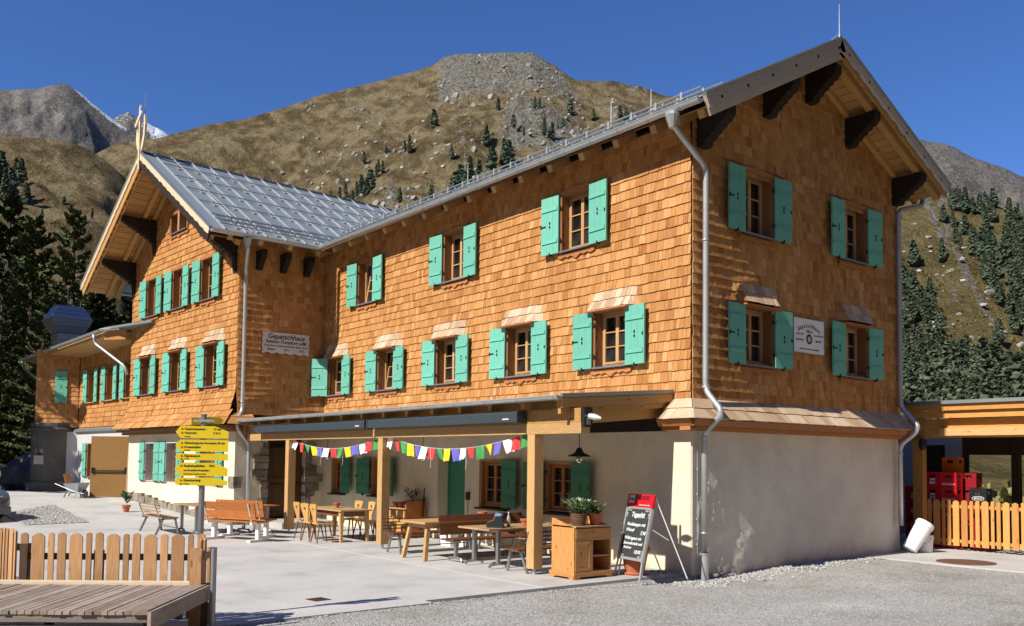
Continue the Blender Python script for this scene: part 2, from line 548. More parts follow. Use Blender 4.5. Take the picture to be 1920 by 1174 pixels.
        for j in range(n):
            k = (j+1) % n
            s.f.append((i+j, i+k, i+n+k, i+n+j))
            s.uv += [UV[j], UV[k], UV[k], UV[j]]
            s.t.append(t); s.m.append(mm)
    def blob(s, c, r, sub=1, jit=0.25, sq=(1,1,1), tone=None, mi=None, rot=None):
        c = Vector(c)
        bm = bmesh.new()
        bmesh.ops.create_icosphere(bm, subdivisions=sub, radius=1)
        off = Vector((random.random()*50, random.random()*50, 0))
        i = len(s.v)
        for v in bm.verts:
            k = 1+jit*noise.noise(v.co*1.7+off)*2
            p = Vector((v.co.x*sq[0], v.co.y*sq[1], v.co.z*sq[2]))*r*k
            if rot is not None: p = rot @ p
            s.v.append(tuple(c+p))
        t = tone if tone is not None else random.random()
        for f in bm.faces:
            s.f.append(tuple(i+v.index for v in f.verts))
            s.uv += [(0, 0)]*len(f.verts)
            s.t.append(t); s.m.append(s.mi if mi is None else mi)
        bm.free()
    def mesh(s, name, mats, smooth=False):
        me = bpy.data.meshes.new(name)
        me.from_pydata(s.v, [], s.f)
        uvl = me.uv_layers.new(name="UVMap")
        uvl.data.foreach_set("uv", [c for uv in s.uv for c in uv])
        a = me.attributes.new("tone", 'FLOAT', 'FACE')
        a.data.foreach_set("value", s.t)
        for m in (mats if isinstance(mats, (list, tuple)) else [mats]):
            me.materials.append(MAT[m])
        me.polygons.foreach_set("material_index", s.m)
        if smooth:
            me.polygons.foreach_set("use_smooth", [True]*len(s.f))
        me.update()
        return me
    def build(s, name, mats, parent=None, loc=None, rz=0, smooth=False, kind=None):
        return link(name, s.mesh(name, mats, smooth), parent, loc, rz, kind)
def link(name, data, parent=None, loc=None, rz=0, kind=None):
    o = bpy.data.objects.new(name, data)
    COL.objects.link(o)
    if parent is not None: o.parent = parent
    if loc is not None: o.location = loc
    if rz: o.rotation_euler = (0, 0, rz)
    if kind: o["kind"] = kind
    return o
def thing(name, label, cat, loc=(0,0,0), rz=0, group=None):
    o = bpy.data.objects.new(name, None)
    o.empty_display_size = 0.2
    COL.objects.link(o)
    o.location = loc
    o.rotation_euler = (0, 0, rz)
    return tag(o, label, cat, group)
def tag(o, label, cat, group=None):
    o["label"] = label
    o["category"] = cat
    if group: o["group"] = group
    return o
CH = {}
def copy_tree(o, parent=None):
    c = o.copy()
    COL.objects.link(c)
    c.parent = parent
    for ch in o.children:
        k = copy_tree(ch, c)
    return c
def dup(o, loc, rz, label, group=None):
    c = copy_tree(o)
    c.location = loc
    c.rotation_euler = (0, 0, rz)
    c["label"] = label
    if group: c["group"] = group
    return c
def text(body, size, m, parent, loc, rot, name="lettering", align='CENTER', shear=0.0, ext=0.001, width=1.0):
    cu = bpy.data.curves.new(name, 'FONT')
    cu.body = body
    cu.size = size
    cu.align_x = align
    cu.align_y = 'CENTER'
    cu.shear = shear
    cu.extrude = ext
    cu.offset = size*0.018
    cu.materials.append(MAT[m])
    o = link(name, cu, parent, loc)
    o.rotation_euler = rot
    o.scale = (width, 1, 1)
    return o
def sm(a, b, x):
    t = max(0.0, min(1.0, (x-a)/(b-a)))
    return t*t*(3-2*t)
def gz(x, y):
    """ground height: the yard rises to the west, gravel dips at the house corner."""
    if x < -0.02:
        return 0.45*sm(-12.5, -25, x)
    return -0.025-0.11*math.exp(-((y-0.3)/2.2)**2)*math.exp(-(x/3)**2)

class Fr:
    """a wall frame: u runs to the viewer's right along the wall, o out of the wall."""
    def __init__(s, O, ux, n):
        s.O, s.ux, s.n = Vector(O), Vector(ux).normalized(), Vector(n).normalized()
    def p(s, u, z, o=0.0):
        return s.O+s.ux*u+s.n*o+Vector((0, 0, z))
    @property
    def rz(s):
        return math.atan2(s.ux.y, s.ux.x)
al = R(3.4)
LWA = Vector((-14.55, -2.74, 0))
dL = Vector((-math.cos(al), -math.sin(al), 0))
nL = Vector((math.sin(al), -math.cos(al), 0))
F_LONG = Fr((0,0,0), (1,0,0), (0,-1,0))
F_GAB = Fr((0,0,0), (0,1,0), (1,0,0))
F_LW = Fr(LWA, -dL, nL)
F_SIDE = Fr(LWA, (0,1,0), (1,0,0))
F_ANX = Fr(LWA-nL*0.35, -dL, nL)
F_ANC = Fr(F_ANX.p(-16.0, 0), (0.43, 0.903, 0), (0.903, -0.43, 0))
# ------------------------------------------------------------------ ground
def build_ground():
    # one sheet: fine near the house, then coarser out to the mountains
    xs = [-3000,-1200,-500,-220,-120,-80,-60,-48,-40,-34,-30] + [-28+0.5*i for i in range(57)] + [0.0,-0.021] + [0.25*i for i in range(1,61)] + [17,20,25,32,42,60,90,150,300,700,3000]
    ys = [-3000,-900,-300,-120,-70,-45,-30,-24,-20,-17,-15] + [-14+0.25*i for i in range(105)] + [14,17,20,25,32,42,60,90,140,300,900,3000]
    xs = sorted(set(xs)); ys = sorted(set(ys))
    V, Fc = [], []
    for y in ys:
        for x in xs:
            z = gz(x, y)
            if x < -0.02 and y > -13.9: z -= 0.05          # under the paving
            if 0.0 <= x and y > 5.6: z -= 0.03
            if x >= 0 and abs(x) < 15 and abs(y) < 14:
                z += 0.012*noise.noise((x*0.7, y*0.7, 0))+0.006*noise.noise((x*2.3, y*2.3, 3))
            d = math.hypot(x-10, y+12)
            if d > 60: z -= min(6, (d-60)*0.02)
            V.append((x, y, z))
    nx = len(xs)
    for j in range(len(ys)-1):
        for i in range(nx-1):
            a = j*nx+i
            Fc.append((a, a+1, a+nx+1, a+nx))
    me = bpy.data.meshes.new("ground")
    me.from_pydata(V, [], Fc)
    me.materials.append(MAT["gravel_ground"])
    me.materials.append(MAT["meadow"])
    mi = []
    for f in Fc:
        cx = sum(V[k][0] for k in f)/4; cy = sum(V[k][1] for k in f)/4
        e = 1.6*noise.noise((cx*0.15, cy*0.15, 7))
        mi.append(0 if (-52 < cx < 12+e and -17+e < cy < 15.5+e) else 1)
    me.polygons.foreach_set("material_index", mi)
    me.polygons.foreach_set("use_smooth", [True]*len(Fc))
    link("ground", me, kind="structure")
build_ground()

def slab_panel(parent, x0, x1, y0, y1, th=0.14, up_=0.0, n=8):
    mb = MB()
    for i in range(n):
        a, b = x0+(x1-x0)*i/n, x0+(x1-x0)*(i+1)/n
        za, zb = gz(min(a, -0.03), 0)+up_, gz(min(b, -0.03), 0)+up_
        mb.quad([(a,y0,za),(b,y0,zb),(b,y1,zb),(a,y1,za)])
        mb.quad([(a,y0,za-th),(b,y0,zb-th),(b,y0,zb),(a,y0,za)])
        mb.quad([(b,y1,zb-th),(a,y1,za-th),(a,y1,za),(b,y1,zb)])
    zb = gz(min(x1, -0.03), 0)+up_
    mb.quad([(x1,y0,zb-th),(x1,y1,zb-th),(x1,y1,zb),(x1,y0,zb)])
    za = gz(min(x0, -0.03), 0)+up_
    mb.quad([(x0,y1,za-th),(x0,y0,za-th),(x0,y0,za),(x0,y1,za)])
    return mb.build("slab_panel", "concrete", parent)
pv = bpy.data.objects.new("paving", None); COL.objects.link(pv); pv["kind"] = "structure"
for (ya, yb) in ((-3.335, 0.35), (-5.55, -3.365), (-8.2, -5.56), (-13.9, -8.21)):
    for (xa, xb) in ((-7.29, -0.12), (-14.6, -7.305), (-22.0, -14.615), (-32.0, -22.015)):
        if ya < -8 and xb > -1:
            xb = 0.1
        slab_panel(pv, xa, xb, ya, yb)
jt = MB()
jt.span((-22.0, -3.363, -0.02), (-0.12, -3.337, 0.003))
jt.build("joint_strip", "sign_white", pv)
ap = bpy.data.objects.new("concrete_apron", None); COL.objects.link(ap); ap["kind"] = "structure"
for xa, xb in ((0.02, 3.4), (3.42, 9.0)):
    mb = MB()
    mb.hexa([(xa, 5.55, -0.12), (xb, 5.5, -0.12), (xb, 14, -0.12), (xa, 14, -0.12), (xa, 5.55, 0.0), (xb, 5.5, 0.0), (xb, 14, 0.0), (xa, 14, 0.0)])
    mb.build("slab_panel", "concrete", ap)

# ------------------------------------------------------------------ walls with openings
def wall_cells(mb, fr, u0, u1, z0, z1, holes, o=0.0, top=None):
    us = sorted({u0, u1, *[h[0] for h in holes], *[h[1] for h in holes]} | ({0.5*(u0+u1)} if top else set()))
    us = [u for u in us if u0 <= u <= u1]
    zs = sorted({z0, z1, *[h[2] for h in holes], *[h[3] for h in holes]})
    zs = [z for z in zs if z0 <= z <= z1]
    for i in range(len(us)-1):
        for j in range(len(zs)-1):
            a, b, c, d = us[i], us[i+1], zs[j], zs[j+1]
            uc, zc = (a+b)/2, (c+d)/2
            if any(h[0] < uc < h[1] and h[2] < zc < h[3] for h in holes): continue
            mb.quad([fr.p(a,c,o), fr.p(b,c,o), fr.p(b,d,o), fr.p(a,d,o)])

def shingle_field(fr, u0, u1, z0, z1, holes, flare, ztop=None, e=0.192, stagger=0.0):
    """rows of shingles: list of (corner lists, tone, centre)."""
    out = []
    rows = int((z1-z0)/e)+1
    for r in range(rows):
        zb = z0+r*e
        u = u0-random.random()*0.1
        while u < u1:
            w = random.choice((0.07, 0.09, 0.11, 0.12, 0.14, 0.16, 0.19))*random.uniform(0.9, 1.12)
            a, b = max(u, u0), min(u+w-0.005, u1)
            u += w
            if b-a < 0.02: continue
            uc = (a+b)/2
            zt = zb+e*1.13
            if ztop and zb+e*0.4 > ztop(uc): continue
            bad = False
            for (h0, h1, h2, h3) in holes:
                if h2-0.02 < zb+e*0.5 < h3+0.0 and b > h0 and a < h1:
                    if a < h0-0.02: b = min(b, h0)
                    elif b > h1+0.02: a = max(a, h1)
                    else: bad = True
            if bad or b-a < 0.02: continue
            j = random.uniform(-0.007, 0.007)
            tl, tr_ = random.uniform(-0.002, 0.004), random.uniform(-0.002, 0.004)
            sk = random.uniform(-0.003, 0.003)
            zbb = zb+j
            def P(uu, zz, oo): return fr.p(uu, zz, flare(uu, zz)+oo)
            th = random.uniform(0.013, 0.019)
            oB = 0.012+th
            oT = 0.004
            zj = zt if not ztop else min(zt, ztop(uc)+0.02)
            pts = [P(a, zbb-sk, 0.006), P(b, zbb+sk, 0.006), P(b, zbb+sk, oB+tr_), P(a, zbb-sk, oB+tl),
                   P(a, zj, -0.004), P(b, zj, -0.004), P(b, zj, oT), P(a, zj, oT)]
            # order as a ring: inner-left, inner-right, outer-right, outer-left
            out.append((pts, random.random(), fr.p(uc, zb+e/2)))
    return out
def add_shingle(mb, pts, tone):
    # pts: 0 il,1 ir,2 or,3 ol (bottom); 4.. same (top). faces: bottom, outer, left, right
    # hexa ring order 0,1,2,3 -> faces index: 0 bottom, 4 = (2,3,7,6) outer, 3 right, 5 left
    mb.hexa(pts, tone, faces=(0, 3, 4, 5))

# windows of the shingled walls: centre u, sill z, opening height
WIN_W = 0.86
def opening(uc, zb, h, w=WIN_W): return (uc-w/2, uc+w/2, zb, zb+h)
LONG_LOW = [(-13.62, 3.88, 1.08), (-10.68, 3.88, 1.08), (-7.75, 3.88, 1.08), (-4.87, 3.88, 1.08), (-2.02, 3.88, 1.08)]
LONG_UP = [(-11.89, 6.42, 1.18), (-7.48, 6.42, 1.18), (-3.06, 6.42, 1.18)]
GAB_LOW = [(1.88, 3.88, 1.08), (5.32, 3.88, 1.08)]
GAB_UP = [(1.88, 6.42, 1.18), (5.32, 6.42, 1.18)]
LW_LOW = [(-1.61, 4.12, 1.24), (-4.38, 4.12, 1.24), (-7.05, 4.12, 1.24)]
LW_UP = [(-2.11, 6.82, 1.26), (-4.42, 6.82, 1.26), (-6.72, 6.82, 1.26)]
LW_ATT = [(-4.55, 9.38, 0.62, 1.30)]
ANX_W = [(-9.75, 4.15, 1.3), (-11.9, 4.15, 1.3), (-14.2, 4.15, 1.3)]
def eyebrow(wins, uc_off=0.0):
    def f(u, z):
        o = 0.0
        for w in wins:
            uc, zb, h = w[0], w[1], w[2]
            zt = zb+h
            if zt-0.03 <= z <= zt+0.62:
                k = (1-(z-zt)/0.62)
                hw = 0.60
                side = 1-sm(hw-0.10, hw+0.14, abs(u-uc))
                o = max(o, 0.235*side*min(1.0, k)**1.7)
        return o
    return f
lodge = thing("mountain_lodge", "large mountain lodge clad in orange larch shingles with green shutters and metal roofs", "building")
def P_(fr, wins): return [opening(*w[:3], *(w[3:] or (WIN_W,))) for w in wins]
# shadow gap behind shingles: the timber wall itself
holes_long = P_(F_LONG, LONG_LOW+LONG_UP)
holes_gab = P_(F_GAB, GAB_LOW+GAB_UP)
holes_lw = P_(F_LW, LW_LOW+LW_UP+LW_ATT)
holes_anx = P_(F_ANX, ANX_W)
RIDGE_Y, RIDGE_Z = 3.66, 10.60
def gab_top(u):
    return 8.30+0.545*(u+0.15) if u < RIDGE_Y else 10.38-0.455*(u-RIDGE_Y)
def lw_top(u):
    s = -u
    return 11.44-0.62*abs(s-4.75)
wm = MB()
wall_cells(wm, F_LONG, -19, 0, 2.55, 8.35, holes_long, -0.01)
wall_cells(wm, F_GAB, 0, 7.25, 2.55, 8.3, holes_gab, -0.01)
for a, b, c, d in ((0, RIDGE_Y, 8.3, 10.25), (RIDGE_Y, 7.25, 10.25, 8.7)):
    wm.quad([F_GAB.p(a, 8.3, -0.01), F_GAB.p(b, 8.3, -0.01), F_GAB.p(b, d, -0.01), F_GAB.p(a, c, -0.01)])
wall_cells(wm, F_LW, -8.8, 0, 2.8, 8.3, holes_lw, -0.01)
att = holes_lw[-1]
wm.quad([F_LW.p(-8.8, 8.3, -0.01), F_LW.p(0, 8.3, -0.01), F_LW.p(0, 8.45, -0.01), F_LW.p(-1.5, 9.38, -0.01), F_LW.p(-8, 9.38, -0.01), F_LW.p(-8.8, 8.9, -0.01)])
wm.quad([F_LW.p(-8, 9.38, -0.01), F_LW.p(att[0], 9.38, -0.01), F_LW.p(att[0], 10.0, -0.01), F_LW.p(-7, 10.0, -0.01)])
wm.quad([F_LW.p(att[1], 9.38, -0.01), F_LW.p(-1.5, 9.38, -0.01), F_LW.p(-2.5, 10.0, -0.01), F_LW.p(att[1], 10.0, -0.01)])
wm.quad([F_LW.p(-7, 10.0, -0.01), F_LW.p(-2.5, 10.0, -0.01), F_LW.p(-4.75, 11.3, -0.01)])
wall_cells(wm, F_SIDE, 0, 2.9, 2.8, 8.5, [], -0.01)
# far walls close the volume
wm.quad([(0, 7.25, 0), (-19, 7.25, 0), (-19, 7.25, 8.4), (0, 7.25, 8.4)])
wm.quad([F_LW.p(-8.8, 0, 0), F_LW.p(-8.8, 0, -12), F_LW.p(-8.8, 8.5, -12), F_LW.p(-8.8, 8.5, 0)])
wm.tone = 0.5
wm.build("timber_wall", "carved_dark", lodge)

fl_long = eyebrow(LONG_LOW)
fl_gab0 = eyebrow(GAB_LOW)
fl_lw0 = eyebrow(LW_LOW)
def fl_lw(u, z):
    return fl_lw0(u, z)+0.17*(1-sm(3.3, 4.15, z))**1.5
def fl_none(u, z): return 0.0
def fl_side(u, z): return 0.10*(1-sm(3.2, 4.1, z))**1.5
def fl_bot(u, z): return 0.10*(1-sm(3.1, 3.6, z))**1.5
fields = shingle_field(F_LONG, -14.5, -0.012, 3.08, 8.2, holes_long, fl_long)
fields += shingle_field(F_GAB, 0.012, 7.24, 3.12, 10.3, holes_gab, fl_gab0, gab_top)
n_main = len(fields)
fields.sort(key=lambda t: (t[2]-CAM).length)
near = fields[:300]
for pts, tone, c in near:
    mb = MB()
    add_shingle(mb, pts, tone)
    mb.build("shingle", "larch_shingle", lodge)
cl = MB()
brow = MB()
def proud(fr_n, pts):
    return (pts[2]-pts[6]).normalized()
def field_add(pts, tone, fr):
    # boards of the flared eyebrows take the paler, greyer shingle colour
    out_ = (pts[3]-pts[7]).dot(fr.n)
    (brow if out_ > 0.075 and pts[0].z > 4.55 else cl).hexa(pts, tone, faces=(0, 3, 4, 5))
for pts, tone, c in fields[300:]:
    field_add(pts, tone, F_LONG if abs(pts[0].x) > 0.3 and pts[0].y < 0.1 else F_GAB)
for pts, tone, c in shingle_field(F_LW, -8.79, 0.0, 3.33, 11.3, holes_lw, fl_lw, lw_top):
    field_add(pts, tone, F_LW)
for pts, tone, c in shingle_field(F_SIDE, 0.0, 2.74, 3.2, 8.3, [], fl_side):
    add_shingle(cl, pts, tone)
cl.build("shingle_cladding", "larch_shingle", lodge, kind="stuff")
brow.build("eyebrow_shingle", "pale_shingle", lodge, kind="stuff")

# skirts: short shingled roofs over the ground floor
def skirt(fr, u0, u1, oz, name="skirt_shingle", mit=(0, 0), m="pale_shingle"):
    """oz: list of (o,z) courses from the bottom edge up."""
    mb = MB()
    for k in range(len(oz)-1):
        (ob, zb), (ot, zt) = oz[k], oz[k+1]
        u = u0-random.random()*0.1
        while u < u1:
            w = random.uniform(0.12, 0.24)
            a, b = max(u, u0), min(u+w-0.004, u1)
            u += w
            if b-a < 0.02: continue
            def ext(uu, oo):
                if mit[1] and uu > u1-0.02: return uu+oo*mit[1]
                if mit[0] and uu < u0+0.02: return uu-oo*mit[0]
                return uu
            j = random.uniform(-0.008, 0.008)
            t = random.uniform(0.016, 0.024)
            d = Vector((ot-ob, zt-zb)).normalized()
            nx_, nz_ = d.y, -d.x
            if nz_ < 0: nx_, nz_ = -nx_, -nz_
            ob2, zb2 = ob-d.x*j, zb-d.y*j
            mb.hexa([fr.p(ext(a, ob), zb2, ob2), fr.p(ext(b, ob), zb2, ob2), fr.p(ext(b, ob), zb2+nz_*t, ob2+nx_*t), fr.p(ext(a, ob), zb2+nz_*t, ob2+nx_*t),
                     fr.p(ext(a, ot), zt, ot), fr.p(ext(b, ot), zt, ot), fr.p(ext(b, ot), zt+0.004, ot), fr.p(ext(a, ot), zt+0.004, ot)], faces=(0, 2, 3, 5, 4))
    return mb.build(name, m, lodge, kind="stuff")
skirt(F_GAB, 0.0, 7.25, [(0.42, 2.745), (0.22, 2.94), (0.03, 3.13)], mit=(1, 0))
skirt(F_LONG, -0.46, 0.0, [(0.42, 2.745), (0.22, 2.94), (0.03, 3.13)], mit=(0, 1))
skirt(F_LW, -8.9, 0.0, [(0.56, 2.90), (0.36, 3.12), (0.16, 3.34)], mit=(0, 0.9), m="larch_shingle")
skirt(F_SIDE, 0.0, 0.42, [(0.50, 2.90), (0.30, 3.12), (0.10, 3.24)], mit=(0.9, 0), m="larch_shingle")
# timber mouldings under the skirts
mo = MB()
for fr, u0, u1, z, d in ((F_GAB, -0.30, 7.3, 2.55, 0.30), (F_LONG, -0.52, 0.27, 2.55, 0.30)):
    mo.hexa([fr.p(u0, z, -0.02), fr.p(u1, z, -0.02), fr.p(u1, z, d-0.08), fr.p(u0, z, d-0.08), fr.p(u0, z+0.07, -0.02), fr.p(u1, z+0.07, -0.02), fr.p(u1, z+0.07, d-0.08), fr.p(u0, z+0.07, d-0.08)])
    mo.hexa([fr.p(u0, z+0.074, -0.02), fr.p(u1, z+0.074, -0.02), fr.p(u1, z+0.074, d), fr.p(u0, z+0.074, d), fr.p(u0, z+0.19, -0.02), fr.p(u1, z+0.19, -0.02), fr.p(u1, z+0.19, d+0.07), fr.p(u0, z+0.19, d+0.07)])
mo.build("cornice", "apron_wood", lodge)
mo = MB()
for (z, d, h) in ((2.70, 0.20, 0.09), (2.793, 0.42, 0.09)):
    mo.hexa([F_LW.p(-8.95, z, -0.1), F_LW.p(0.3, z, -0.1), F_LW.p(0.3, z, d), F_LW.p(-8.95, z, d), F_LW.p(-8.95, z+h, -0.1), F_LW.p(0.3, z+h, -0.1), F_LW.p(0.3, z+h, d), F_LW.p(-8.95, z+h, d)])
mo.build("cornice", "reveal_wood", lodge)

# white ground floor walls
LG = [(-13.80, -13.14, 0.98, 1.96), (-11.44, -10.72, 1.00, 1.98), (-6.32, -5.45, 0.92, 1.97), (-3.95, -3.12, 0.93, 1.95)]
NICHE = (-8.2, -7.02, -0.05, 2.2)
pw = MB()
wall_cells(pw, F_LONG, -14.55, 0.0, -0.3, 2.62, LG+[NICHE], -0.02)
pw.quad([F_LONG.p(NICHE[0], 0, -0.02), F_LONG.p(NICHE[0], 0, -0.42), F_LONG.p(NICHE[0], 2.2, -0.42), F_LONG.p(NICHE[0], 2.2, -0.02)][::-1])
pw.quad([F_LONG.p(NICHE[1], 0, -0.02), F_LONG.p(NICHE[1], 0, -0.42), F_LONG.p(NICHE[1], 2.2, -0.42), F_LONG.p(NICHE[1], 2.2, -0.02)])
pw.quad([F_LONG.p(NICHE[0], 2.2, -0.02), F_LONG.p(NICHE[1], 2.2, -0.02), F_LONG.p(NICHE[1], 2.2, -0.42), F_LONG.p(NICHE[0], 2.2, -0.42)])
pw.quad([F_LONG.p(NICHE[0], 0, -0.42), F_LONG.p(NICHE[1], 0, -0.42), F_LONG.p(NICHE[1], 2.2, -0.42), F_LONG.p(NICHE[0], 2.2, -0.42)])
for h in LG:
    for (a, c, b, d) in ((h[0], h[2], h[0], h[3]), (h[1], h[3], h[1], h[2]), (h[0], h[3], h[1], h[3]), (h[1], h[2], h[0], h[2])):
        pw.quad([F_LONG.p(a, c, -0.02), F_LONG.p(b, d, -0.02), F_LONG.p(b, d, -0.16), F_LONG.p(a, c, -0.16)])
# LW front, plinth bulging a little at the foot
LWG = [(-6.98, -6.13, 1.13, 2.43), (-5.1, -4.17, 1.13, 2.43), (-2.1, -1.2, 1.13, 2.43)]
wall_cells(pw, F_LW, -8.75, 0.0, 0.75, 2.75, LWG, 0.0)
pw.quad([F_LW.p(-8.75, -0.3, 0.10), F_LW.p(0.0, -0.3, 0.10), F_LW.p(0.0, 0.75, 0.0), F_LW.p(-8.75, 0.75, 0.0)])
for h in LWG:
    for (a, c, b, d) in ((h[0], h[2], h[0], h[3]), (h[1], h[3], h[1], h[2]), (h[0], h[3], h[1], h[3]), (h[1], h[2], h[0], h[2])):
        pw.quad([F_LW.p(a, c, 0), F_LW.p(b, d, 0), F_LW.p(b, d, -0.3), F_LW.p(a, c, -0.3)])
ENT = (0.98, 2.2, -0.1, 2.55)
wall_cells(pw, F_SIDE, 0.0, 2.76, -0.3, 3.0, [ENT], 0.0)
for (a, c, b, d) in ((ENT[0], 0, ENT[0], 2.55), (ENT[1], 2.55, ENT[1], 0), (ENT[0], 2.55, ENT[1], 2.55)):
    pw.quad([F_SIDE.p(a, c, 0), F_SIDE.p(b, d, 0), F_SIDE.p(b, d, -0.35), F_SIDE.p(a, c, -0.35)])
pw.quad([F_LW.p(-8.75, -0.3, 0.1), F_LW.p(-8.75, 3, 0.0), F_LW.p(-8.75, 3, -1.5), F_LW.p(-8.75, -0.3, -1.5)])
pw.build("plaster_wall", "plaster_white", lodge)
# gable ground floor wall: hand-trowelled, gently uneven
gw = MB()
NU, NZ = 72, 28
def gp(i, j):
    u, z = 7.25*i/NU, -0.35+2.95*j/NZ
    k = sm(0.25, 0.7, u)
    o = -0.02+0.035*noise.noise((u*0.9, z*0.9, 4))+0.008*noise.noise((u*4, z*4, 9))
    lo = (1-sm(0.6, 2.4, u+max(0, z-0.8)*0.9))*(1-sm(2.0, 2.3, z))
    o += lo*(0.022*noise.noise((u*7, z*5, 1))+0.012*noise.noise((u*15, z*13, 6)))
    o = o if i > 0 else -0.02
    return F_GAB.p(u, z, o)
for i in range(NU):
    for j in range(NZ):
        gw.quad([gp(i, j), gp(i+1, j), gp(i+1, j+1), gp(i, j+1)])
gw.build("plaster_wall", "plaster_rough", lodge, smooth=True)

# ------------------------------------------------------------------ windows
def club(mb, cx, y, cz, s, mi):
    """small dark cut-out: a bar with two leaf shapes."""
    for (dz, k) in ((0.032, 1), (-0.032, -1)):
        poly = [(-0.022*s, dz*s), (0.0, dz*s-k*0.028*s), (0.022*s, dz*s), (0.0, dz*s+k*0.042*s)]
        if k < 0: poly = poly[::-1]
        mb.prism(poly, (cx, y+0.004, cz), (1,0,0), (0,0,1), 0.006, mi=mi)
def shutter_mesh(w, h, side, mats=("green_paint", "iron_black")):
    """open shutter lying nearly flat on the wall; local x from hinge outwards (side=+1 right)."""
    mb = MB()
    t = 0.035
    x0, x1 = (0, w) if side > 0 else (-w, 0)
    nb = 3
    tn = random.random()
    for k in range(nb):
        a, b = x0+(x1-x0)*k/nb+0.0015, x0+(x1-x0)*(k+1)/nb-0.0015
        mb.span((a, -t, 0), (b, 0, h), tn)
    for zz in (0.19*h, 0.75*h):
        mb.hexa([(x0+0.02, -t-0.022, zz), (x1-0.03, -t-0.022, zz), (x1-0.03, -t+0.002, zz), (x0+0.02, -t+0.002, zz),
                 (x0+0.02, -t-0.016, zz+0.075), (x1-0.03, -t-0.016, zz+0.075), (x1-0.03, -t+0.002, zz+0.075), (x0+0.02, -t+0.002, zz+0.075)], tn)
    cx = (x0+x1)/2
    mb.mi = 1
    club(mb, cx, -t-0.006, h*0.51, 1.15, 1)
    # hold-back and hinges
    mb.span((cx-0.012, -t-0.02, -0.035), (cx+0.012, 0.03, 0.03), 0.5)
    if side > 0:
        mb.span((x1-0.05, -t-0.016, h*0.5-0.03), (x1-0.025, -t, h*0.5+0.03), 0.5)
    else:
        mb.span((x0+0.01, -t-0.014, h*0.5-0.012), (x0+0.15, -t, h*0.5+0.012), 0.5)
        mb.span((x0-0.012, -t-0.014, h*0.5-0.035), (x0+0.02, -t, h*0.5+0.035), 0.5)
    hx = -0.055 if side > 0 else 0.0
    for zz in (0.22*h, 0.78*h):
        mb.span((hx, -t*0.6, zz-0.03), (hx+0.055, 0.0, zz+0.03), 0.5)
    return mb.mesh("shutter", mats)
def scallop(w, h, n, deep):
    pts = [(-w/2, h), (-w/2, 0.3*h)]
    for i in range(n*4+1):
        x = -w/2+w*i/(n*4)
        c = abs(math.sin(math.pi*i/4))
        mid = math.exp(-(x/(w*0.12))**2)
        pts.append((x, 0.25*h-deep*c*0.6-deep*0.9*mid))
    pts += [(w/2, 0.3*h), (w/2, h)]
    return pts[::-1] if False else pts
def apron_mesh(w, h=0.11):
    mb = MB()
    poly = [(w/2, h), (-w/2, h)]
    N = 24
    for i in range(N+1):
        x = -w/2+w*i/N
        ph = i/N
        bump_ = 0.016*math.cos(ph*math.pi*2*5)
        mid = 0.045*math.exp(-(x/(w*0.10))**2)
        if abs(x) < w*0.17 and abs(x) > w*0.12: bump_ = 0.02
        poly.append((x, 0.03+bump_-mid))
    mb.prism(poly, (0, -0.03, 0), (1,0,0), (0,0,1), -0.028, tone=0.5)
    # the carved leaf cut-outs read as dark slots
    return mb.mesh("apron", "apron_wood")
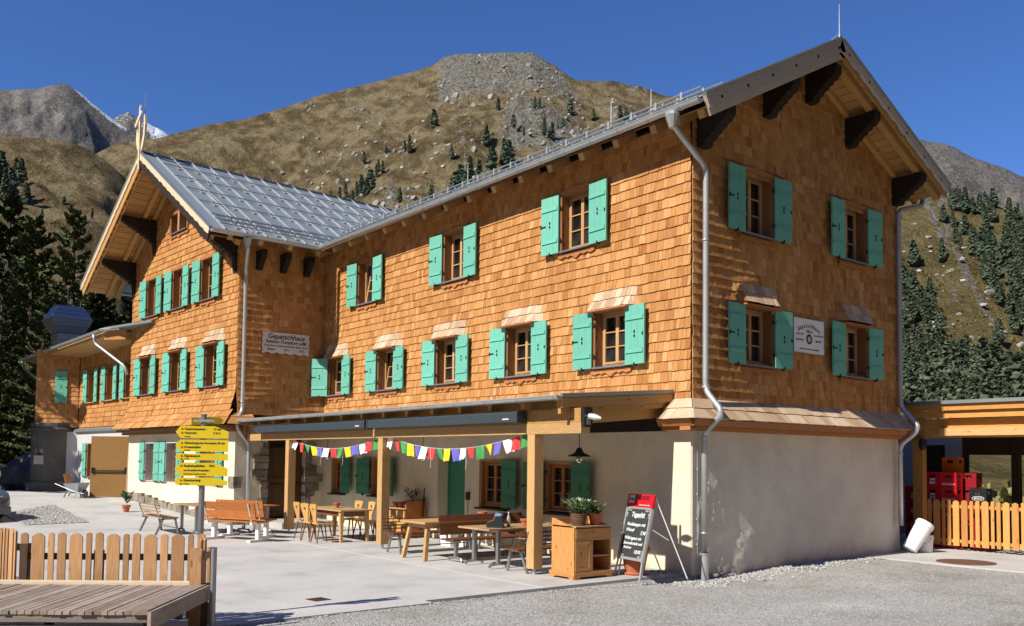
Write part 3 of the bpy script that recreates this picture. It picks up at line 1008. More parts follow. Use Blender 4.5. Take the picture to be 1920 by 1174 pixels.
def window_proto(w, h, sw, depth=0.24, cols=2, rows=3, frame="window_pine", apron=True, header=True, ajar=False, lining="reveal_wood", sill="sill_metal", shutters="green"):
    r = bpy.data.objects.new("window", None)
    COL.objects.link(r)
    # lining boards
    mb = MB()
    t = 0.03
    fo = 0.045
    mb.span((-w/2-t, -fo, -0.02), (-w/2, depth, h+t))
    mb.span((w/2, -fo, -0.02), (w/2+t, depth, h+t))
    mb.span((-w/2, -fo, h), (w/2, depth, h+t))
    mb.span((-w/2, 0.0, -0.05), (w/2, depth, -0.012))
    mb.build("lining", lining, r)
    # outer trim
    for (xa, xb) in ((-w/2-0.085, -w/2-t), (w/2+t, w/2+0.085)):
        tr = MB()
        tr.span((xa, -0.05, -0.03), (xb, -0.012, h+0.03))
        tr.build("trim", "apron_wood", r)
    # casement frame
    f = 0.05
    y0, y1 = depth-0.07, depth-0.015
    mb = MB()
    mb.span((-w/2, y0, 0), (-w/2+f, y1, h)); mb.span((w/2-f, y0, 0), (w/2, y1, h))
    mb.span((-w/2+f, y0, h-f), (w/2-f, y1, h)); mb.span((-w/2+f, y0, 0), (w/2-f, y1, f))
    mb.build("frame", frame, r)
    # two sashes with glazing bars
    cw = (w-2*f)/cols
    for c in range(cols):
        sb = MB()
        xa = -w/2+f+c*cw
        xb = xa+cw
        s = 0.042
        ya, yb = y0-0.018, y1-0.012
        sb.span((xa, ya, f), (xa+s, yb, h-f)); sb.span((xb-s, ya, f), (xb, yb, h-f))
        sb.span((xa+s, ya, f), (xb-s, yb, f+s)); sb.span((xa+s, ya, h-f-s), (xb-s, yb, h-f))
        ih = h-2*f-2*s
        for k in range(1, rows):
            z = f+s+ih*k/rows
            sb.span((xa+s, ya+0.008, z-0.011), (xb-s, yb-0.006, z+0.011))
        so_ = sb.build("sash", frame, r)
        for k in range(rows):
            gm = MB()
            z0_, z1_ = f+s+ih*k/rows+0.004, f+s+ih*(k+1)/rows-0.004
            gm.span((xa+s-0.004, yb-0.016, z0_), (xb-s+0.004, yb-0.010, z1_))
            g_ = gm.build("pane", "window_glass", r)
            if ajar and c == 0:
                g_.rotation_euler = (R(-9), 0, 0); g_.location = (0, 0.0, 0.0)
        if ajar and c == 0:
            so_.rotation_euler = (R(-9), 0, 0)
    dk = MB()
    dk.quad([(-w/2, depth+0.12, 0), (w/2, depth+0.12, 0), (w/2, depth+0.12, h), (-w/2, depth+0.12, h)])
    dk.build("dark_backing", "dark_room", r)  # near-black sheet stands in for the unlit room behind the glass
    sb = MB()
    if sill:
        sb.hexa([(-w/2-0.03, -0.10, -0.055), (w/2+0.03, -0.10, -0.055), (w/2+0.03, depth-0.07, -0.012), (-w/2-0.03, depth-0.07, -0.012),
                 (-w/2-0.03, -0.10, -0.02), (w/2+0.03, -0.10, -0.02), (w/2+0.03, depth-0.07, 0.004), (-w/2-0.03, depth-0.07, 0.004)])
        sb.build("sill", sill, r)
    if apron:
        link("apron", apron_mesh(w+0.26), r, (0, -0.012, -0.19))
    if header == "carved":
        mb = MB()
        N = 20
        poly = [(-w/2-0.12, 0), (w/2+0.12, 0)]
        for i in range(N+1):
            x = (w/2+0.12)*(1-2*i/N)
            poly.append((x, 0.07+0.014*math.cos(i*math.pi*0.9)+0.03*math.exp(-(x/(w*0.2))**2)))
        mb.prism(poly, (0, -0.05, h+0.02), (1,0,0), (0,0,1), -0.03)
        mb.build("carved_header", "apron_wood", r)
    if header == "soffit":
        mb = MB()
        mb.hexa([(-w/2-0.15, -0.22, h+0.005), (w/2+0.15, -0.22, h+0.005), (w/2+0.15, 0.0, h+0.005), (-w/2-0.15, 0.0, h+0.005),
                 (-w/2-0.15, -0.22, h+0.03), (w/2+0.15, -0.22, h+0.03), (w/2+0.15, 0.0, h+0.06), (-w/2-0.15, 0.0, h+0.06)])
        mb.build("header_board", "apron_wood", r)
    if shutters:
        for side in (-1, 1):
            o = link("shutter", shutter_mesh(sw, h+0.06, side, ("green_paint", "iron_black") if shutters == "green" else ("green_dark", "iron_black")), r, (side*(w/2+0.04), -0.075, -0.04))
            o.rotation_euler = (0, 0, R(-3 if side > 0 else 3))
    return r
def place_window(proto, fr, uc, zb, o=0.0, parent=None, first=[]):
    if proto.name not in first:
        first.append(proto.name); c = proto
    else:
        c = copy_tree(proto)
    c.location = fr.p(uc, zb, o)
    c.rotation_euler = (0, 0, fr.rz)
    c.parent = parent or lodge
    return c
W_low = window_proto(WIN_W, 1.08, 0.53, header="soffit")
W_ajar = window_proto(WIN_W, 1.08, 0.53, header="soffit", ajar=True)
W_up = window_proto(WIN_W, 1.18, 0.53, header="carved")
W_upajar = window_proto(WIN_W, 1.18, 0.53, header="carved", ajar=True)
W_lwl = window_proto(WIN_W, 1.24, 0.54, header="soffit")
W_lwu = window_proto(WIN_W, 1.26, 0.54, header="carved")
for k, (u, z, h) in reversed(list(enumerate(LONG_LOW))):
    c = place_window(W_ajar if k == 1 else W_low, F_LONG, u, z, 0.02)
    if k == 0:
        for ch in c.children:
            if ch.name.startswith("shutter") and ch.location.x < 0:
                ch.rotation_euler = (0, 0, R(38))
for k, (u, z, h) in enumerate(LONG_UP): place_window(W_upajar if k == 0 else W_up, F_LONG, u, z, 0.02)
for u, z, h in GAB_LOW: place_window(W_low, F_GAB, u, z, 0.02)
for u, z, h in GAB_UP: place_window(W_up, F_GAB, u, z, 0.02)
for u, z, h in LW_LOW: place_window(W_lwl, F_LW, u, z, 0.02)
for u, z, h in LW_UP: place_window(W_lwu, F_LW, u, z, 0.02)
# attic twin window
aw = window_proto(1.30, 0.62, 0.3, cols=2, rows=1, header="carved", shutters=None)
mb = MB(); mb.span((-0.07, -0.06, 0), (0.07, 0.15, 0.62)); mb.build("post", "window_pine", aw)
place_window(aw, F_LW, -4.55, 9.38, 0.02)
# ground floor windows, shutters on the porch side a deeper green
def gwin(fr, h4, o, shut, sw, mats="dark", cols=2):
    uc, w, zb, h = (h4[0]+h4[1])/2, h4[1]-h4[0], h4[2], h4[3]-h4[2]
    r = window_proto(w-0.06, h-0.03, sw, depth=0.14, cols=cols, frame="apron_wood", lining="window_pine", apron=False, header=None, shutters=None, sill=None)
    mb = MB(); mb.span((-w/2-0.12, -0.14, -0.09), (w/2+0.12, 0.0, -0.045)); mb.build("sill", "rail_dark", r)
    for side in shut:
        s_ = link("shutter", shutter_mesh(sw, h+0.02, side, ("green_dark", "iron_black")), r, (side*(w/2+0.02), -0.09, -0.02))
        s_.rotation_euler = (0, 0, R(-6 if side > 0 else 6))
    r.location = fr.p(uc, zb, o); r.rotation_euler = (0, 0, fr.rz); r.parent = lodge
    return r
gwin(F_LONG, LG[0], -0.02, (1,), 0.62)
gwin(F_LONG, LG[1], -0.02, (-1, 1), 0.62)
gwin(F_LONG, LG[2], -0.02, (1,), 0.60)
gwin(F_LONG, LG[3], -0.02, (-1, 1), 0.62)
for h4 in LWG:
    r = window_proto(h4[1]-h4[0]-0.02, h4[3]-h4[2]-0.03, 0.5, depth=0.30, frame="window_pine", lining="plaster_grey", apron=False, header=None, shutters=None, sill=None)
    mb = MB()   # wrought iron grille
    w, h = h4[1]-h4[0], h4[3]-h4[2]
    for k in range(3):
        mb.tube([(-w/2+w*(k+0.7)/3.4, 0.07, 0), (-w/2+w*(k+0.7)/3.4, 0.07, h)], 0.011, 5)
    for zz in (0.2, 0.5, 0.8):
        mb.tube([(-w/2, 0.07, h*zz), (w/2, 0.07, h*zz)], 0.011, 5)
        for k in range(12):
            a, b = k*math.pi/6, (k+1)*math.pi/6
            mb.tube([(0.1*math.cos(a)*0.8, 0.06, h*zz+0.1*math.sin(a)), (0.1*math.cos(b)*0.8, 0.06, h*zz+0.1*math.sin(b))], 0.008, 4, cap=False)
    mb.build("window_grille", "rust", r)
    for side in (-1, 1):
        s_ = link("shutter", shutter_mesh(0.48, h, side), r, (side*(w/2+0.01), -0.05, 0.0))
    r.location = F_LW.p((h4[0]+h4[1])/2, h4[2], 0.0); r.rotation_euler = (0, 0, F_LW.rz); r.parent = lodge
# green door in its niche
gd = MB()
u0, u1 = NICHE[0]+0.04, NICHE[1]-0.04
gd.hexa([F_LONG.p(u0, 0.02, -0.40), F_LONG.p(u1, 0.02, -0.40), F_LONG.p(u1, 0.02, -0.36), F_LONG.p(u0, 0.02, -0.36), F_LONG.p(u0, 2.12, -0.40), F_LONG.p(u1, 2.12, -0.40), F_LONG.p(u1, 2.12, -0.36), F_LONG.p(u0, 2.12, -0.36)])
dr = gd.build("door", "green_dark", lodge)
hb = MB(); hb.tube([F_LONG.p(u0+0.1, 1.05, -0.36), F_LONG.p(u0+0.1, 1.05, -0.29), F_LONG.p(u0+0.22, 1.05, -0.29)], 0.012, 6)
hb.build("handle", "steel", dr)
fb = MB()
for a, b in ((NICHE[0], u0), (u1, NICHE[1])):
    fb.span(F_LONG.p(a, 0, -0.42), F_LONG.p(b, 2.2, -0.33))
fb.build("door_frame", "green_dark", lodge)
# entrance: old door, set in rough stones
ed = MB()
for k in range(4):
    a = ENT[0]+0.02+(ENT[1]-ENT[0]-0.04)*k/4
    b = ENT[0]+0.02+(ENT[1]-ENT[0]-0.04)*(k+1)/4-0.004
    ed.hexa([F_SIDE.p(a, 0.2, -0.28), F_SIDE.p(b, 0.2, -0.28), F_SIDE.p(b, 0.2, -0.23), F_SIDE.p(a, 0.2, -0.23), F_SIDE.p(a, 2.3, -0.28), F_SIDE.p(b, 2.3, -0.28), F_SIDE.p(b, 2.3, -0.23), F_SIDE.p(a, 2.3, -0.23)])
for zz in (0.22, 1.05, 1.25, 2.14):
    ed.hexa([F_SIDE.p(ENT[0]+0.05, zz, -0.23), F_SIDE.p(ENT[1]-0.05, zz, -0.23), F_SIDE.p(ENT[1]-0.05, zz, -0.20), F_SIDE.p(ENT[0]+0.05, zz, -0.20), F_SIDE.p(ENT[0]+0.05, zz+0.12, -0.23), F_SIDE.p(ENT[1]-0.05, zz+0.12, -0.23), F_SIDE.p(ENT[1]-0.05, zz+0.12, -0.20), F_SIDE.p(ENT[0]+0.05, zz+0.12, -0.20)])
ed = ed.build("door", "old_door", lodge)
hb = MB(); hb.tube([F_SIDE.p(ENT[1]-0.15, 1.2, -0.23), F_SIDE.p(ENT[1]-0.15, 1.2, -0.14), F_SIDE.p(ENT[1]-0.27, 1.2, -0.14)], 0.014, 6)
hb.lathe([(0.05, 0), (0.05, 0.02)], F_SIDE.p(ENT[1]-0.15, 1.2, -0.2), 10)
hb.build("handle", "iron_black", ed)
eb = MB(); eb.span(F_SIDE.p(ENT[0], -0.1, -0.5), F_SIDE.p(ENT[1], 2.55, -0.36)); eb.build("door_frame", "rail_dark", lodge)
def rough_stone(mb, fr, u0, u1, z0, z1, o0, o1, tone=None):
    """a hewn block: box corners pushed about."""
    j = lambda s: random.uniform(-s, s)
    s = 0.025
    mid = 0.5
    pts = [fr.p(u0+j(s*.4), z0+0.006, o0), fr.p(u1+j(s*.4), z0+0.006, o0), fr.p(u1+j(s), z0+0.012, o1+j(s)), fr.p(u0+j(s), z0+0.012, o1+j(s)),
           fr.p(u0+j(s*.4), z1-0.006, o0), fr.p(u1+j(s*.4), z1-0.006, o0), fr.p(u1+j(s), z1-0.012, o1+j(s)), fr.p(u0+j(s), z1-0.012, o1+j(s))]
    mb.hexa(pts, tone)
z = 0.0
for side in (0, 1):
    z = 0.18
    k = 0
    while z < 2.35:
        h = random.uniform(0.13, 0.30)
        prof = 0.30+0.16*math.sin(z*5+side*2)+random.uniform(-0.04, 0.06)
        mb = MB()
        if side == 0: rough_stone(mb, F_SIDE, ENT[0]-prof, ENT[0], z, min(z+h, 2.42), -0.3, 0.05+random.uniform(0, 0.06))
        else: rough_stone(mb, F_SIDE, ENT[1], ENT[1]+prof, z, min(z+h, 2.42), -0.3, 0.05+random.uniform(0, 0.06))
        mb.build("stone", "quarry_stone", lodge)
        z += h
for k in range(6):     # wider foot of the surround
    u = 0.02+k*0.16
    mb = MB(); rough_stone(mb, F_SIDE, u, u+0.15, 0.0, 0.28+0.05*random.random(), -0.1, 0.05); mb.build("stone", "quarry_stone", lodge)
    mb = MB(); rough_stone(mb, F_SIDE, u, u+0.15, 0.30, 0.58+0.05*random.random(), -0.1, 0.04); mb.build("stone", "quarry_stone", lodge)
# quoin stones at the white corner and the stone plinth of the old wing
for (u0, u1, z0, z1) in ((-0.32, 0.02, 1.08, 1.42), (-0.26, 0.02, 0.0, 0.28), (-0.55, -0.29, 0.0, 0.24)):
    mb = MB(); rough_stone(mb, F_LW, u0, u1, z0, z1, -0.2, 0.03 if z0 > 1 else 0.13); mb.build("stone", "quarry_stone", lodge)
mb = MB(); rough_stone(mb, F_SIDE, -0.02, 0.22, 1.08, 1.42, -0.2, 0.03); mb.build("stone", "quarry_stone", lodge)
u = -8.75
while u < -0.6:
    w = random.uniform(0.22, 0.5)
    gg = gz(F_LW.p(u, 0).x, 0)
    h = random.uniform(0.17, 0.27)*(1.0+0.4*sm(-4, -8, u))
    mb = MB(); rough_stone(mb, F_LW, u, min(u+w-0.006, -0.58), gg-0.05, gg+h, -0.1, 0.125); mb.build("stone", "quarry_stone", lodge)
    u += w
# entrance step slabs
st = MB(); st.span((-14.52, -2.05, 0.0), (-12.75, -0.35, 0.17)); st.build("entrance_step", "step_stone", lodge)
# little things on the wall
mb = MB(); mb.span(F_LONG.p(-6.92, 1.02, -0.02), F_LONG.p(-6.80, 1.2, 0.03)); mb.tube([F_LONG.p(-6.86, 1.02, 0.0), F_LONG.p(-6.87, 0.7, 0.0)], 0.006, 5); mb.build("door_bell", "iron_black", lodge)
# ------------------------------------------------------------------ roofs
LS, RS, ZS, ZL, ZR = 10.5, -0.90, 4.76, 8.20, 11.78     # old wing: left eave, right eave, ridge position, heights
ER = 8.27
VO = 1.30                                               # verge overhang of the old wing
XO = 0.79
def lp(s, o, z): return F_LW.p(-s, z, o)
def lz_r(s): return ER+(ZR-ER)*(s-RS)/(ZS-RS)
def lz_l(s): return ZL+(ZR-ZL)*(LS-s)/(LS-ZS)
def strip(mb, A, B, C, D, th=0.03):
    """sheet from eave edge A-B up to ridge D-C with thickness th below."""
    dn = Vector((0, 0, -th))
    mb.hexa([A+dn, B+dn, C+dn, D+dn, A, B, C, D])
# old wing, right slope: standing seam strips
pitch = 0.62
k = 0
o1 = VO
while o1 > -10.5:
    w = 0.46 if k == 0 else pitch
    o0 = o1-w
    mb = MB(); mb.tone = random.random()
    strip(mb, lp(RS, o1-0.002, ER), lp(RS, o0+0.002, ER), lp(ZS, o0+0.002, ZR), lp(ZS, o1-0.002, ZR))
    mb.mi = 1                                            # raised seam on the far edge
    mb.hexa([lp(RS, o0+0.035, ER), lp(RS, o0-0.0, ER), lp(ZS, o0-0.0, ZR), lp(ZS, o0+0.035, ZR), lp(RS, o0+0.035, ER+0.05), lp(RS, o0, ER+0.05), lp(ZS, o0, ZR+0.05), lp(ZS, o0+0.035, ZR+0.05)])
    mb.build("roof_panel", ("roof_metal", "zinc"), lodge)
    k += 1
    o1 = o0
def snow_pipe(pfun, a, b, s_list, n_rows, name="snow_guard"):
    for s in s_list:
        mb = MB()
        for r in range(n_rows):
            mb.tube([pfun(a, s, 0.06+0.085*r), pfun(b, s, 0.06+0.085*r)], 0.017, 6)
        step = 0.62 if a > b else -0.62
        q = a-0.46 if a > b else a+0.35
        while (q > b if a > b else q < b):
            P = pfun(q, s, 0.0)
            P2 = pfun(q, s, 0.075*n_rows+0.03)
            P3 = pfun(q, s+0.10, 0.005)
            mb.beam(P, P2, 0.05, 0.04, upv=(0, 1, 0), mi=1)
            mb.beam(pfun(q, s+0.14, 0.03), pfun(q, s-0.14, 0.03), 0.07, 0.03, mi=1)
            q -= step
        mb.build(name, ("zinc_dull", "zinc"), lodge)
def lw_pf(o, s, h):
    z = lz_r(s)
    return lp(s, o, z+h)+F_LW.p(0,0,0)*0
snow_pipe(lw_pf, VO-0.42, -9.0, [RS+0.95*i+0.95 for i in range(5)], 1)
snow_pipe(lw_pf, VO-0.40, -4.6, [RS+0.30, RS+0.62], 2)
# lightning wire
for oa, ob in ((VO-0.95, VO-1.25), (-7.9, -8.6)):
    mb = MB(); mb.tube([lp(ZS-0.1, oa, ZR+0.02), lp(RS+0.05, ob, ER+0.08)], 0.012, 5)
    mb.build("lightning_wire", "zinc", lodge)
# left slope sheet and ridge cap
mb = MB()
strip(mb, lp(LS, -10.5, ZL), lp(LS, VO, ZL), lp(ZS, VO, ZR), lp(ZS, -10.5, ZR))
mb.build("roof_sheet", "roof_metal", lodge)
mb = MB()
mb.hexa([lp(ZS-0.16, VO+0.02, ZR-0.09), lp(ZS+0.16, VO+0.02, ZR-0.09), lp(ZS+0.16, -10.5, ZR-0.09), lp(ZS-0.16, -10.5, ZR-0.09),
         lp(ZS-0.02, VO+0.02, ZR+0.035), lp(ZS+0.02, VO+0.02, ZR+0.035), lp(ZS+0.02, -10.5, ZR+0.035), lp(ZS-0.02, -10.5, ZR+0.035)])
mb.build("ridge_cap", "roof_edge", lodge)
# gable roof of the main house
NEAR_Y, NEAR_Z, FAR_Y, FAR_Z = -0.60, 8.32, 8.15, 8.48
x1 = XO
k = 0
while x1 > -19:
    w = 0.4 if k == 0 else 0.6
    x0 = x1-w
    mb = MB(); mb.tone = random.random()
    strip(mb, Vector((x0+.002, NEAR_Y, NEAR_Z)), Vector((x1-.002, NEAR_Y, NEAR_Z)), Vector((x1-.002, RIDGE_Y, RIDGE_Z)), Vector((x0+.002, RIDGE_Y, RIDGE_Z)))
    mb.mi = 1
    mb.hexa([Vector((x0, NEAR_Y, NEAR_Z)), Vector((x0+.022, NEAR_Y, NEAR_Z)), Vector((x0+.022, RIDGE_Y, RIDGE_Z)), Vector((x0, RIDGE_Y, RIDGE_Z)),
             Vector((x0, NEAR_Y, NEAR_Z+.04)), Vector((x0+.022, NEAR_Y, NEAR_Z+.04)), Vector((x0+.022, RIDGE_Y, RIDGE_Z+.04)), Vector((x0, RIDGE_Y, RIDGE_Z+.04))])
    mb.build("roof_panel", ("roof_metal", "zinc"), lodge)
    k += 1
    x1 = x0
def mz_n(y): return NEAR_Z+(RIDGE_Z-NEAR_Z)*(y-NEAR_Y)/(RIDGE_Y-NEAR_Y)
def mz_f(y): return FAR_Z+(RIDGE_Z-FAR_Z)*(FAR_Y-y)/(FAR_Y-RIDGE_Y)
def main_pf(x, y, h): return Vector((x, y, mz_n(y)+h))
snow_pipe(main_pf, XO-0.3, -12.9, [NEAR_Y+0.28], 2)
snow_pipe(main_pf, XO-0.35, -12.2, [NEAR_Y+0.95], 1)
mb = MB()
strip(mb, Vector((XO, FAR_Y, FAR_Z)), Vector((-19, FAR_Y, FAR_Z)), Vector((-19, RIDGE_Y, RIDGE_Z)), Vector((XO, RIDGE_Y, RIDGE_Z)))
mb.build("roof_sheet", "roof_metal", lodge)
mb = MB()
mb.hexa([(XO+.02, RIDGE_Y-.16, RIDGE_Z-.07), (XO+.02, RIDGE_Y+.16, RIDGE_Z-.07), (-17, RIDGE_Y+.16, RIDGE_Z-.07), (-17, RIDGE_Y-.16, RIDGE_Z-.07),
         (XO+.02, RIDGE_Y-.02, RIDGE_Z+.035), (XO+.02, RIDGE_Y+.02, RIDGE_Z+.035), (-17, RIDGE_Y+.02, RIDGE_Z+.035), (-17, RIDGE_Y-.02, RIDGE_Z+.035)])
mb.build("ridge_cap", "roof_edge", lodge)
# lightning rods on the ridges
for x, h in ((XO-0.04, 0.72), (-4.4, 0.62), (-5.8, 0.75), (-12.2, 0.75)):
    mb = MB(); mb.tube([(x, RIDGE_Y, RIDGE_Z), (x, RIDGE_Y, RIDGE_Z+0.08), (x, RIDGE_Y, RIDGE_Z+h)], [0.02, 0.014, 0.006], 6)
    mb.tube([(x-0.16, RIDGE_Y-0.03, RIDGE_Z+.02), (x-0.05, RIDGE_Y, RIDGE_Z+0.09), (x, RIDGE_Y, RIDGE_Z+0.1)], 0.012, 5)
    mb.build("lightning_rod", "zinc", lodge)
mb = MB(); mb.tube([lp(ZS, -8.4, ZR), lp(ZS, -8.4, ZR+0.75)], 0.012, 5); mb.build("lightning_rod", "zinc", lodge)

# soffit boards, verge rafters, carved bargeboards
def soffit(pts_lo, pts_hi, n, drop, m="pine_soffit"):
    """pts_lo/hi: (wall point, verge point) at the eave and at the ridge, on the roof plane."""
    (a0, a1), (b0, b1) = pts_lo, pts_hi
    dn = Vector((0, 0, -drop))
    for i in range(n):
        t0, t1 = i/n, (i+1)/n-0.004
        q = [a0.lerp(b0, t0), a1.lerp(b1, t0), a1.lerp(b1, t1), a0.lerp(b0, t1)]
        mb = MB()
        mb.hexa([p+dn for p in q]+[p+dn+Vector((0, 0, 0.022)) for p in q])
        mb.build("soffit_board", m, lodge)
e = 0.10
soffit((lp(LS-e, -0.06, lz_l(LS-e)), lp(LS-e, VO-0.05, lz_l(LS-e))), (lp(ZS, -0.06, ZR), lp(ZS, VO-0.05, ZR)), 24, 0.27)
soffit((lp(RS+e, -0.06, lz_r(RS+e)), lp(RS+e, VO-0.05, lz_r(RS+e))), (lp(ZS, -0.06, ZR), lp(ZS, VO-0.05, ZR)), 24, 0.27)
soffit((Vector((-0.06, FAR_Y-e, mz_f(FAR_Y-e))), Vector((XO-.05, FAR_Y-e, mz_f(FAR_Y-e)))), (Vector((-0.06, RIDGE_Y, RIDGE_Z)), Vector((XO-.05, RIDGE_Y, RIDGE_Z))), 22, 0.26)
soffit((Vector((-0.06, NEAR_Y+e, mz_n(NEAR_Y+e))), Vector((XO-.05, NEAR_Y+e, mz_n(NEAR_Y+e)))), (Vector((-0.06, RIDGE_Y, RIDGE_Z)), Vector((XO-.05, RIDGE_Y, RIDGE_Z))), 22, 0.26)
def rafter(a, b, w=0.14, h=0.16, m="pine_soffit", name="verge_rafter"):
    mb = MB(); mb.beam(a, b, w, h); mb.build(name, m, lodge)
for (s0, zf) in ((LS-0.15, lz_l), (RS+0.15, lz_r)):
    for o in (0.10, 0.42):
        rafter(lp(s0, o, zf(s0)-0.355), lp(ZS, o, ZR-0.355), 0.13, 0.15)
    rafter(lp(s0, VO-0.12, zf(s0)-0.345), lp(ZS, VO-0.12, ZR-0.345), 0.10, 0.14)
for (y0, zf) in ((FAR_Y-0.15, mz_f), (NEAR_Y+0.15, mz_n)):
    rafter(Vector((0.06, y0, zf(y0)-0.33)), Vector((0.06, RIDGE_Y, RIDGE_Z-0.33)), 0.10, 0.14)
    rafter(Vector((XO-0.20, y0, zf(y0)-0.34)), Vector((XO-0.20, RIDGE_Y, RIDGE_Z-0.34)), 0.14, 0.16)
def bargeboard(a, b, nrm, m_in, m_out, h=0.36, hs=0.24, amp=0.035, per=0.42, holes=True):
    """a: eave end, b: ridge end (top edge), nrm out of the gable."""
    a, b, nrm = Vector(a), Vector(b), Vector(nrm).normalized()
    ux = (b-a); L = ux.length; ux.normalize()
    uy = nrm.cross(ux)
    if uy.z < 0: uy = -uy
    sgn = 1 if ux.cross(uy).dot(nrm) > 0 else -1
    mb = MB()
    mb.prism([(0.0, -h), (L, -h), (L, 0), (0.0, 0)], a-nrm*0.045, ux, uy, 0.04*sgn)
    base = mb.build("bargeboard", m_in, lodge)
    mb = MB()
    poly = [(L, 0.004), (0.0, 0.004)]
    n = int(L/per*8)
    for i in range(n+1):
        x = L*i/n
        c = abs(math.sin(math.pi*x/per))
        poly.append((x, -hs-amp*c+amp*0.6*(abs(math.sin(math.pi*x/(per*4))) > 0.97)))
    mb.prism(poly, a, ux, uy, 0.028*sgn)
    if holes:
        mb.mi = 1
        x = per
        while x < L-0.2:
            mb.prism([(x-0.02, -hs*0.72), (x+0.02, -hs*0.72), (x+0.035, -hs*0.55), (x, -hs*0.45), (x-0.035, -hs*0.55)], a+nrm*0.0285, ux, uy, 0.003*sgn)
            x += per*2
    mb.build("carved_trim", (m_out, "carved_dark"), lodge)
    mb = MB()
    mb.prism([(0, 0.005), (L, 0.005), (L, 0.05), (0, 0.05)], a-nrm*0.05, ux, uy, 0.10*sgn)
    mb.build("verge_flashing", "zinc_dull", lodge)
bargeboard(lp(RS, VO, ER-0.03), lp(ZS, VO, ZR-0.03), nL, "carved_dark", "barge_cream", h=0.40, hs=0.17, amp=0.02, holes=False)
bargeboard(lp(LS, VO, ZL-0.03), lp(ZS, VO, ZR-0.03), nL, "pine_soffit", "barge_cream", h=0.40, hs=0.16, amp=0.02, holes=False)
mb = MB()     # hanging scalloped board behind the old wing's bargeboard
for s0, zf in ((RS, lz_r), (LS, lz_l)):
    a, b = lp(s0, VO-0.06, zf(s0)-0.30), lp(ZS, VO-0.06, ZR-0.30)
    ux = (b-a); L = ux.length; ux.normalize(); uy = nL.cross(ux)
    if uy.z < 0: uy = -uy
    sgn = 1 if ux.cross(uy).dot(nL) > 0 else -1
    poly = [(L, 0.0), (0, 0.0)]
    n = int(L/0.30*6)
    for i in range(n+1):
        x = L*i/n
        poly.append((x, -0.13-0.07*abs(math.sin(math.pi*x/0.30))-0.06*(math.sin(math.pi*x/1.2)**8)))
    mb.prism(poly, a, ux, uy, 0.025*sgn)
mb.build("carved_trim", "carved_dark", lodge)
bargeboard((XO, NEAR_Y, NEAR_Z-0.03), (XO, RIDGE_Y, RIDGE_Z-0.03), (1, 0, 0), "barge_grey", "barge_grey", h=0.36, hs=0.22)
bargeboard((XO, FAR_Y, FAR_Z-0.03), (XO, RIDGE_Y, RIDGE_Z-0.03), (1, 0, 0), "pine_soffit", "barge_grey", h=0.30, hs=0.20)
# white carved finial over the old gable
mb = MB()
O = lp(ZS, VO+0.01, 0)
def fin(poly, w=0.05, off=0.0): mb.prism([(-a, b) for a, b in poly][::-1], O+nL*off, F_LW.ux, (0, 0, 1), w, tone=0.5)
fin([(-0.06, 11.2), (0.06, 11.2), (0.05, 11.8), (0.06, 13.2), (0.0, 13.32), (-0.05, 13.2), (-0.05, 11.8)])
fin([(0.06, 11.75), (0.3, 11.95), (0.42, 12.25), (0.38, 12.55), (0.30, 12.78), (0.28, 12.5), (0.2, 12.3), (0.22, 12.15), (0.05, 11.95)], 0.06, -0.06)
fin([(-0.06, 11.75), (-0.05, 11.95), (-0.22, 12.3), (-0.26, 12.7), (-0.24, 12.95), (-0.32, 12.92), (-0.38, 12.6), (-0.34, 12.2), (-0.2, 11.9)], 0.06, -0.06)
fin([(0.28, 12.62), (0.36, 12.72), (-0.18, 13.08), (-0.26, 12.98)], 0.03, 0.05)
mb.build("finial", "barge_cream", lodge)
mb = MB(); mb.tube([lp(ZS, VO-0.1, ZR), lp(ZS, VO-0.1, 13.75)], 0.009, 5); mb.build("lightning_rod", "zinc", lodge)

# carved brackets under the purlins
def bracket(fr, u, ztop, length, drop, th=0.22, tail=0.0, n=7):
    poly = [(-0.02, -drop-tail), (0.05, -drop-tail), (0.09, -drop-tail*0.3), (0.12, -drop)] if tail else [(-0.02, -drop), (0.14, -drop)]
    x0, z0 = poly[-1]
    x1_, z1_ = length, -0.20
    for i in range(n):
        t0, t1 = i/n, (i+1)/n
        xa, xb = x0+(x1_-x0)*t0, x0+(x1_-x0)*t1
        f = lambda t: z0+(z1_-z0)*(t**0.85)
        poly.append((xa+(xb-xa)*0.55, f(t0)+0.012))
        poly.append((xa+(xb-xa)*0.75, f(t0)+(f(t1)-f(t0))*0.8))
        poly.append((xb, f(t1)))
    poly += [(length+0.03, -0.16), (length+0.03, 0.0), (-0.02, 0.0)]
    mb = MB()
    mb.prism(poly, fr.p(u, ztop, 0)-fr.ux*th/2*(1), fr.n, (0, 0, 1), -th if fr.n.cross(Vector((0,0,1))).dot(fr.ux) < 0 else th)
    mb.build("bracket", "carved_dark", lodge)
for s in (8.65, 6.75, 2.75, 0.25):
    z = (lz_l(s) if s > ZS else lz_r(s))-0.42
    bracket(F_LW, -s, z, 1.12, 0.78, tail=0.42)
for y in (0.22, 2.22, RIDGE_Y, 5.15, 7.1):
    z = (mz_n(y) if y < RIDGE_Y else mz_f(y))-0.40-(0.12 if abs(y-RIDGE_Y) < 0.1 else 0)
    bracket(F_GAB, y, z, 0.70, 0.62, n=5)
for v in (0.55, 1.30, 2.05):
    bracket(F_SIDE, v, 8.02, 0.45, 0.55, th=0.16, n=4)
